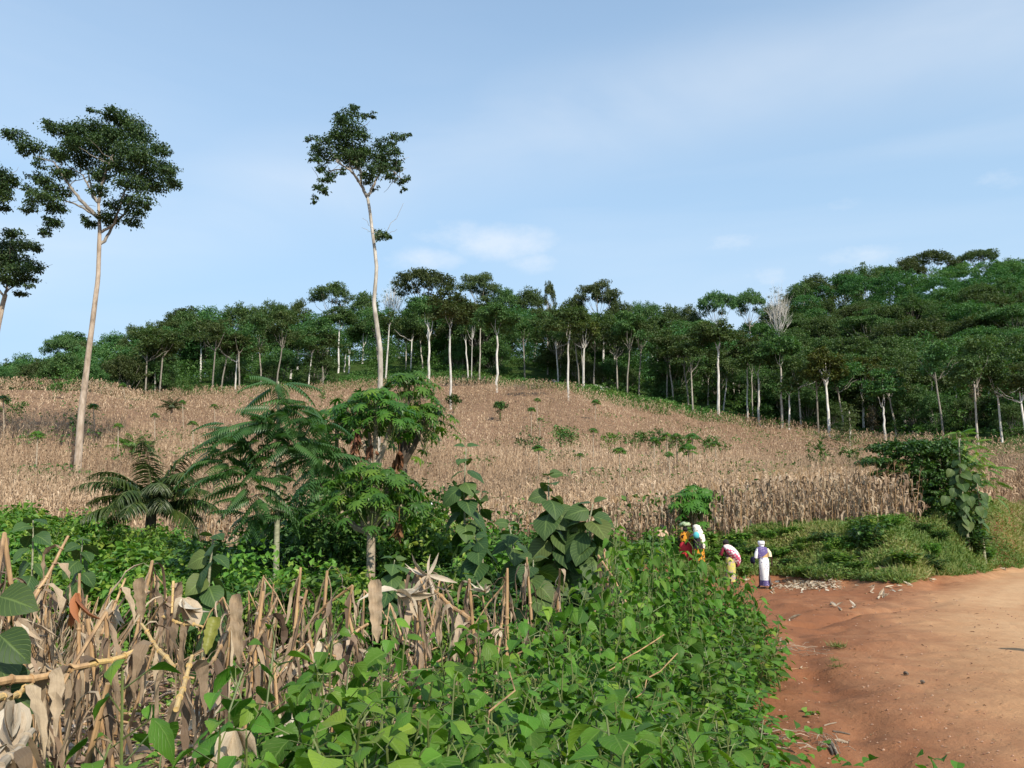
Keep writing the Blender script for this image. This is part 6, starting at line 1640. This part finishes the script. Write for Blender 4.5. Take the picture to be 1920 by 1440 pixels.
def body(root, base, yaw, H_=1.62, lean=0.08, stride=.22, arms=((.12,-.05,-.25),(.1,.05,-.22)), hands=True):
    """one continuous skinned figure; local: +Y is the walking direction. arms: hand offsets from the shoulder for left and right"""
    k = H_ / 1.62; V = []; E = []; Rr = []
    def v(p, r): V.append(Vector(p) * k); Rr.append(r * k); return len(V) - 1
    def link(a, b_): E.append((a, b_))
    pel = v((0, 0, .90), .125); sp_ = v((0, lean * .35, 1.06), .115); ch = v((0, lean * .8, 1.24), .135); nk = v((0, lean * 1.1, 1.385), .055); hd0 = v((0, lean * 1.35 + .01, 1.46), .078); hd1 = v((0, lean * 1.4 + .015, 1.53), .098); hd2 = v((0, lean * 1.4, 1.60), .055)
    for a_, b_ in ((pel, sp_), (sp_, ch), (ch, nk), (nk, hd0), (hd0, hd1), (hd1, hd2)): link(a_, b_)
    nose = v((0, lean * 1.4 + .115, 1.505), .016); link(hd1, nose)
    for sx in (-1, 1): ear = v((sx * .098, lean * 1.4, 1.51), .014); link(hd1, ear)
    for j, sx in enumerate((-1, 1)):
        st_ = stride * (1 if j == 0 else -1)
        hip = v((sx * .095, 0, .86), .088); kn = v((sx * .10, st_ * .45 + .05, .47), .056); an_ = v((sx * .10, st_ * .95 - .02, .085 + (.05 if st_ < 0 else 0)), .036); bl = v((sx * .105, st_ * .95 + .08, .035), .034); to = v((sx * .105, st_ * .95 + .15, .022), .022)
        for a_, b_ in ((pel, hip), (hip, kn), (kn, an_), (an_, bl), (bl, to)): link(a_, b_)
        hx, hy, hz = arms[j]
        sh = v((sx * .165, lean * .95, 1.33), .056); S = Vector((sx * .175, lean * .95, 1.31)); W_ = S + Vector((sx * hx, hy, hz)); mid_ = (S + W_) / 2 + Vector((sx * .05, -.05, -.02))
        eb = v(tuple(mid_), .040); wr = v(tuple(W_), .026); link(ch, sh); link(sh, eb); link(eb, wr)
        dd = (W_ - mid_).normalized(); pm = W_ + dd * .06; pl = v(tuple(pm), .030); link(wr, pl)
        if hands:
            side = dd.cross(Vector((0, 1, .1))).normalized(); fw = dd.cross(side).normalized()
            for q in range(4):
                o_ = fw * (.024 * (q - 1.5)); L_ = (.075, .088, .082, .062)[q]
                f1 = v(tuple(pm + o_ + dd * .045), .0095); f2 = v(tuple(pm + o_ + dd * (.045 + L_ * .6) - side * .012 * sx), .008); link(pl, f1); link(f1, f2)
            t1 = v(tuple(pm + fw * .045 + dd * .0), .010); t2 = v(tuple(pm + fw * .062 + dd * .035), .0085); link(pl, t1); link(t1, t2)
    me = bpy.data.meshes.new('body'); me.from_pydata([tuple(p) for p in V], E, [])
    o = bpy.data.objects.new('body', me); C.objects.link(o); o.parent = root
    sk = o.modifiers.new('skin', 'SKIN'); 
    if not me.skin_vertices: me.attributes  # layer is created by the modifier below
    bpy.context.view_layer.objects.active = o
    if not me.skin_vertices:
        for o2 in bpy.context.selected_objects: o2.select_set(False)
        o.select_set(True); bpy.ops.mesh.customdata_skin_add()
    for i_, r_ in enumerate(Rr): me.skin_vertices[0].data[i_].radius = (r_, r_ * .92)
    me.skin_vertices[0].data[0].use_root = True
    sb = o.modifiers.new('sub', 'SUBSURF'); sb.levels = 2; sb.render_levels = 2
    me.materials.append(SKIN)
    root.rotation_euler = (0, 0, yaw)
    return o
def garment(root, name, rings, mat, sides=20, wrinkle=.012, seed=0, cap=False):
    a = Acc(); a.loft(rings, sides, cap=cap); rg_ = np.random.default_rng(seed); V = a.V[0]; n = len(rings)
    for i_ in range(n):
        for k_ in range(sides):
            j = i_ * sides + k_; ph = 1 + wrinkle * 6 * math.sin(k_ * 2.3 + seed + i_ * .6) * (i_ / n if rings[0][2] > rings[-1][2] else 1) * .5
            c = np.array(rings[i_][:3]); V[j] = c + (V[j] - c) * ph + rg_.normal(size=3) * wrinkle * .25
    o = a.obj(name, mat, root, smooth=True); return o
def head_hair(root, c, r, mat=HAIR, name='hair'):
    a = Acc(); rg_ = np.random.default_rng(3); rings = []
    for th in np.linspace(-.35, 1.5, 8): rings.append((c[0], c[1] - .012, c[2] + r * 1.12 * math.sin(th), r * math.cos(th) * 1.02, r * 1.14 * math.cos(th)))
    a.loft(rings, 16); return a.obj(name, mat, root, smooth=True)
def sleeves(root, side, p0, p1, r0, r1, mat, name='sleeve'):
    a = Acc(); a.tube([p0, (np.array(p0) + p1) / 2 + (side * .03, -.03, 0), p1], [r0, (r0 + r1) / 2, r1], 10, cap=False); return a.obj(name, mat, root, smooth=True)
# 1: white wrapper, purple shawl, striding away
white_p = clothmat('white_print_cloth', (.72,.71,.69), (.16,.14,.22), 12, (.24,.28), 'voronoi')
purple = clothmat('purple_print_cloth', (.115,.09,.215), (.40,.35,.46), 16, (.22,.26), 'voronoi')
p = roadpt(1435, 1103); r = thing('person', 'person in a white wrapper, purple shawl and white headscarf walking away with a dark bag', 'person', p, 0, 'people walking along the dirt track')
r.scale = (.90, .90, .90); body(r, p, R(8), 1.64, .10, .24, ((.10,.10,-.42),(.16,.02,-.42)))
L_ = .10
garment(r, 'wrapper', [(0,.02,1.05,.155,.115),(0,.0,.95,.175,.145),(0,.0,.82,.185,.155),(0,.01,.62,.165,.165),(0,.02,.42,.150,.19),(0,.02,.27,.145,.215)], white_p, seed=1)
garment(r, 'hem', [(0,.02,.275,.147,.218),(0,.03,.18,.145,.23),(0,.03,.09,.15,.25)], purple, seed=2)
garment(r, 'blouse', [(0,.10,1.40,.07,.06),(0,.095,1.37,.17,.085),(0,.09,1.30,.192,.115),(0,.075,1.20,.18,.130),(0,.04,1.05,.158,.125)], clothmat('tan_blouse', (.50,.33,.14), (.42,.26,.10), 5, (.4,.6)), seed=3)
garment(r, 'shawl', [(0,.11,1.43,.075,.07,-.01),(-.01,.10,1.40,.185,.10,.0),(-.01,.085,1.32,.212,.135,.02),(-.015,.07,1.22,.20,.15,.07),(-.02,.05,1.12,.19,.15,.11)], purple, seed=4)
sleeves(r, 1, (.17,.09,1.34), (.25,.04,1.08), .062, .072, clothmat('sunlit_sleeve', (.72,.66,.45), (.6,.55,.4), 5)); sleeves(r, -1, (-.17,.09,1.34), (-.245,.10,1.04), .062, .070, white_p)  # right sleeve of the white cloth: yellow sunlight put into its colour
a = Acc(); a.loft([(0,.115,1.36,.055,.05),(0,.10,1.42,.065,.062),(0,.13,1.47,.092,.105),(0,.145,1.54,.118,.128),(0,.145,1.60,.116,.124),(0,.145,1.628,.100,.108),(0,.145,1.615,.085,.09)], 18, cap=False); a.obj('headscarf', clothmat('white_scarf', (.78,.78,.80), (.45,.45,.62), 20, (.3,.4)), r, smooth=True)
head_hair(r, (0,.145,1.525), .102)
a = Acc(); a.loft([(-.30,.14,.98,.02,.02),(-.31,.15,.93,.055,.10),(-.31,.15,.83,.065,.13),(-.31,.15,.76,.05,.11)], 12); 
bag = a.obj('handbag', clothmat('dark_bag', (.012,.012,.03), (.02,.02,.04), 5), None, (0,0,0), smooth=True)
bag.data.transform(__import__('mathutils').Matrix.Translation((.31,-.15,-.85))); bo = Vector((-.31,.15,.85)); bo.rotate(__import__('mathutils').Euler((0,0,R(8)))); bag.location = Vector(p) + bo; bag.rotation_euler = (0,0,R(8)); tag(bag, 'dark handbag held by the person in the white wrapper', 'bag')
a = Acc()
for sx, sy in ((-.105, .26), (.105, -.18)): a.loft([(sx, sy, .0, .045, .11), (sx, sy, .02, .045, .11)], 12)
a.obj('sandals', clothmat('green_sandal', (.12,.22,.10), (.06,.1,.05), 9), r)
# 2: pink and white printed cloth
p = roadpt(1372, 1098); r = thing('person', 'person wrapped in a pink and white printed cloth bulging at the back, yellow skirt', 'person', p, 0, 'people walking along the dirt track')
r.scale = (.90, .90, .90); body(r, p, R(28), 1.64, .16, .16, ((.05,.22,-.25),(.04,.24,-.22)))
mpk, t, b, out = mat_new('pink_print_cloth'); g = t.nodes.new('ShaderNodeTexCoord'); v = t.nodes.new('ShaderNodeTexVoronoi'); v.inputs['Scale'].default_value = 10; v.inputs['Randomness'].default_value = .25
t.links.new(mapn(t, g.outputs['Object'], rot=(0,.7,.5)), v.inputs['Vector'])
ringc = rampn(t, v.outputs['Distance'], [(.0,(.78,.30,.38)),(.12,(.80,.72,.72)),(.42,(.80,.64,.66)),(.50,(.60,.09,.18)),(.70,(.55,.07,.15))])
sx_ = t.nodes.new('ShaderNodeSeparateXYZ'); t.links.new(g.outputs['Object'], sx_.inputs[0])
hz_ = mathn(t, 'ADD', sx_.outputs['Z'], mathn(t, 'MULTIPLY', sx_.outputs['X'], .55))  # splits off the shawl's upper right, its sunlit side painted paler
t.links.new(mixn(t, rampn(t, hz_, [(.0,0.0),(1.0,1.0)]) if False else rampn(t, mathn(t, 'SUBTRACT', hz_, .6), [(.60,0.0),(.64,1.0)]), ringc, mixn(t, rampn(t, noisen(t, g.outputs['Object'], 18, 2), [(.38,1.0),(.46,0.0)]), (.80,.74,.66), (.72,.30,.36))), b.inputs['Base Color']); b.inputs['Roughness'].default_value = .85
garment(r, 'skirt', [(0,.02,1.0,.16,.13),(0,0,.88,.18,.155),(0,.0,.7,.175,.165),(0,.01,.4,.165,.175),(0,.01,.14,.17,.19)], clothmat('yellow_print_skirt', (.50,.46,.12), (.36,.26,.28), 10, (.42,.5), 'noise', (.62,.60,.30)), seed=6)
a = Acc(); a.loft([(0,.17,1.45,.06,.055),(.0,.14,1.42,.16,.10),(.02,.07,1.34,.22,.17,-.02),(.05,.0,1.24,.25,.22,-.06),(.08,-.06,1.12,.26,.25,-.10),(.10,-.08,.98,.24,.24,-.16),(.10,-.06,.88,.20,.19,-.20),(.10,-.05,.80,.14,.12,-.16)], 26, cap=False)
V = a.V[0]; V += np.sin(V[:, [2]] * 40 + V[:, [0]] * 22) * .008; a.obj('shawl', mpk, r, smooth=True)
head_hair(r, (0,.225,1.52), .104); sleeves(r, -1, (-.17,.15,1.32), (-.21,.25,1.08), .06, .055, clothmat('maroon_sleeve', (.22,.03,.05), (.15,.02,.04), 5))
# 3: boy in a beige shirt
p = gz(1238, 33.5); r = thing('person', 'child in a beige shirt walking behind the rounded thicket', 'person', p, 0, 'people walking along the dirt track')
hb = min(1.75, zt(985, 33.5) - p[2]); body(r, p, R(15), hb, .06, .14, ((.06,.0,-.48),(.06,.02,-.48))); k = hb / 1.62
sc_ = lambda rings, k: [tuple(x * k for x in rr) for rr in rings]
garment(r, 'shirt', sc_([(0,.07,1.40,.06,.055),(0,.06,1.37,.16,.085),(0,.06,1.30,.20,.12),(0,.04,1.15,.185,.135),(0,.02,1.0,.18,.135),(0,.0,.84,.19,.145)], k), clothmat('beige_shirt', (.52,.36,.24), (.46,.32,.21), 6), seed=8)
for s_ in (-1, 1): sleeves(r, s_, np.array((s_*.16,.06,1.34)) * k, np.array((s_*.235,.02,1.10)) * k, .06*k, .075*k, clothmat('beige_sleeve', (.52,.36,.24), (.46,.32,.21), 6))
garment(r, 'shorts', sc_([(0,.0,.90,.17,.13),(0,0,.75,.19,.15),(0,0,.50,.17,.15)], k), clothmat('dark_shorts', (.05,.05,.06), (.03,.03,.04), 5), seed=9); head_hair(r, (0,.085*k,1.52*k), .108*k)
# 4: orange cloth, red skirt, bundle on the head
p = gz(1279, 31.5); ht = zt(988, 31.5) - p[2]; ht = min(1.8, max(1.45, ht)); r = thing('person', 'person in orange and black cloth and bright red skirt with a bundle on the head', 'person', p, 0, 'people walking along the dirt track')
body(r, p, R(-20), ht, .05, .12, ((.10,.10,-.30),(.14,.16,-.20))); k = ht / 1.62
org = clothmat('orange_black_cloth', (.58,.25,.03), (.035,.012,.008), 11, (.36,.42), 'voronoi')
garment(r, 'skirt', sc_([(0,.0,1.02,.17,.14),(0,-.02,.92,.24,.19),(0,-.02,.75,.27,.22),(0,0,.5,.25,.22),(0,0,.15,.24,.22)], k), clothmat('red_skirt', (.55,.04,.05), (.40,.02,.03), 5), seed=11)
garment(r, 'cape', sc_([(0,.07,1.43,.09,.085),(0,.06,1.38,.19,.12),(0,.05,1.28,.235,.16),(0,.03,1.14,.235,.18),(.02,.0,1.0,.19,.16)], k), org, seed=12)
head_hair(r, (0,.07*k,1.52*k), .104*k)
sleeves(r, 1, np.array((.17,.05,1.34)) * k, np.array((.36,.12,1.10)) * k, .06*k, .10*k, org)
rot = __import__('mathutils').Euler((0,0,R(-20)))
def on_head(root, p, k, name, label, cat, mat, rings, seed=0):
    a = Acc(); a.loft(rings, 18); V = a.V[0]; rg_ = np.random.default_rng(seed); V += rg_.normal(size=V.shape) * .012
    o = a.obj(name, mat, None, smooth=True); hp = Vector((0, .075 * k, 1.655 * k)); hp.rotate(root.rotation_euler); o.location = Vector(p) + hp; o.rotation_euler = root.rotation_euler; tag(o, label, cat)
on_head(r, p, k, 'head_bundle', 'pale green leafy bundle balanced on the head of the person in orange', 'bundle', clothmat('green_bundle', (.36,.42,.26), (.12,.20,.08), 12, (.42,.52)), [(0,0,-.03,.10,.10),(0,0,.0,.19,.16),(0,0,.06,.22,.18),(0,0,.12,.17,.14),(0,0,.155,.08,.07)])
# 5: cow-spotted cloth, turquoise bundle
p = gz(1303, 31.0); ht = zt(986, 31) - p[2]; ht = min(1.75, max(1.5, ht)); r = thing('person', 'person under a white brown-spotted cloth and dark dress beside the person in orange', 'person', p, 0, 'people walking along the dirt track')
body(r, p, R(35), ht, .12, .14, ((.06,.20,-.25),(.05,.18,-.28))); k = ht / 1.62
spot = clothmat('spotted_cloth', (.78,.72,.60), (.13,.04,.02), 9, (.26,.30), 'voronoi')
garment(r, 'dress', sc_([(0,.05,1.38,.12,.10),(0,.03,1.2,.17,.14),(0,0,.98,.17,.14),(0,0,.80,.19,.16)], k), clothmat('dark_dress', (.03,.02,.03), (.02,.01,.02), 5), seed=14)
garment(r, 'skirt', sc_([(0,0,.84,.20,.17),(0,0,.6,.21,.19),(0,0,.14,.20,.19)], k), org, seed=15)
garment(r, 'spotted_cloth', sc_([(0,.10,1.665,.05,.05),(.02,.09,1.63,.12,.12),(.05,.07,1.50,.15,.15),(.08,.04,1.36,.19,.16),(.11,.0,1.16,.17,.15),(.12,-.02,.95,.13,.13),(.13,-.02,.84,.10,.10)], k), spot, seed=16)
a = Acc(); a.loft([(0,0,-.13,.03,.03),(0,0,-.08,.10,.09),(0,0,.0,.12,.11),(0,0,.08,.09,.09),(0,0,.12,.03,.03)], 14); o = a.obj('turquoise_bundle', clothmat('turquoise_cloth', (.10,.42,.45), (.05,.25,.28), 8), None, smooth=True); o.location = (p[0] - .12, p[1] - .24, p[2] + 1.30 * k); tag(o, 'turquoise cloth bundle carried at the back of the person in the spotted cloth', 'bundle')
# 6: load carrier far left, 7: white shirt
p = gz(812, 35); ht = zt(953, 35) - p[2]; ht = min(1.8, max(1.3, ht)); r = thing('person', 'person in yellow half hidden by papaya leaves with a white load on the head', 'person', p, 0, 'people on the far side of the thicket')
p = np.array((p[0], p[1], zt(953, 35) - ht)); r.location = tuple(p)
body(r, p, R(60), ht, .04, .12, ((.06,.0,-.45),(.06,.02,-.45))); k = ht / 1.62
garment(r, 'dress', sc_([(0,.06,1.40,.07,.06),(0,.05,1.37,.17,.09),(0,.04,1.25,.19,.13),(0,.02,1.05,.18,.14)], k), clothmat('yellow_dress', (.72,.50,.06), (.35,.12,.02), 6, (.35,.42)), seed=18); head_hair(r, (0,.06*k,1.52*k), .104*k)
garment(r, 'skirt', sc_([(0,.02,1.07,.175,.135),(0,0,.6,.2,.17),(0,0,.2,.2,.18)], k), clothmat('dull_skirt', (.06,.07,.04), (.04,.05,.03), 6), seed=19)
on_head(r, p, k, 'head_load', 'round white sack carried on the head of the person in yellow', 'sack', clothmat('white_sack', (.72,.66,.66), (.6,.55,.55), 5), [(0,0,-.03,.12,.12),(0,0,.03,.20,.18),(0,0,.12,.21,.19),(0,0,.19,.14,.13),(0,0,.215,.05,.05)], 2)
p = gz(1124, 33); ht = max(1.3, min(1.75, zt(994, 33) - p[2])); r = thing('person', 'person in a white shirt mostly hidden by the leaning broadleaf plant', 'person', p, 0, 'people on the far side of the thicket')
body(r, p, R(80), ht, .04, .16, ((.06,.25,-.40),(.06,.0,-.48))); k = ht / 1.62
garment(r, 'shirt', sc_([(0,.06,1.40,.06,.055),(0,.05,1.37,.16,.09),(0,.05,1.28,.19,.12),(0,.03,1.1,.18,.13),(0,0,.88,.18,.14)], k), clothmat('white_shirt', (.74,.70,.68), (.6,.56,.56), 5), seed=20); head_hair(r, (0,.06*k,1.52*k), .104*k)
garment(r, 'trousers', sc_([(0,.0,.92,.165,.13),(0,0,.75,.18,.14),(0,0,.15,.16,.16)], k), clothmat('brown_trousers', (.20,.10,.06), (.15,.07,.04), 5), seed=21)
# 8: someone standing just outside the frame at right, whose shadow falls on the road
p = np.array((8.05, 10.1, float(roadz(np.array(8.05), np.array(10.1))))); r = thing('person', 'person in a blue shirt standing on the road just beyond the right edge', 'person', p, 0)
body(r, p, R(120), 1.7, .0, .04, ((.05,.02,-.50),(.05,.02,-.50))); k = 1.7 / 1.62
garment(r, 'shirt', sc_([(0,.04,1.40,.06,.055),(0,.03,1.37,.16,.09),(0,.02,1.28,.20,.12),(0,.0,1.1,.18,.13),(0,0,.88,.18,.14)], k), clothmat('blue_shirt', (.12,.18,.35), (.10,.15,.30), 5), seed=23); head_hair(r, (0,.02*k,1.52*k), .104*k)
garment(r, 'trousers', sc_([(0,.0,.92,.165,.13),(0,0,.75,.18,.14),(0,0,.10,.16,.13)], k), clothmat('dark_trousers', (.05,.05,.07), (.04,.04,.05), 5), seed=24)
WB.clean(); KB.clean(); MB.clean()
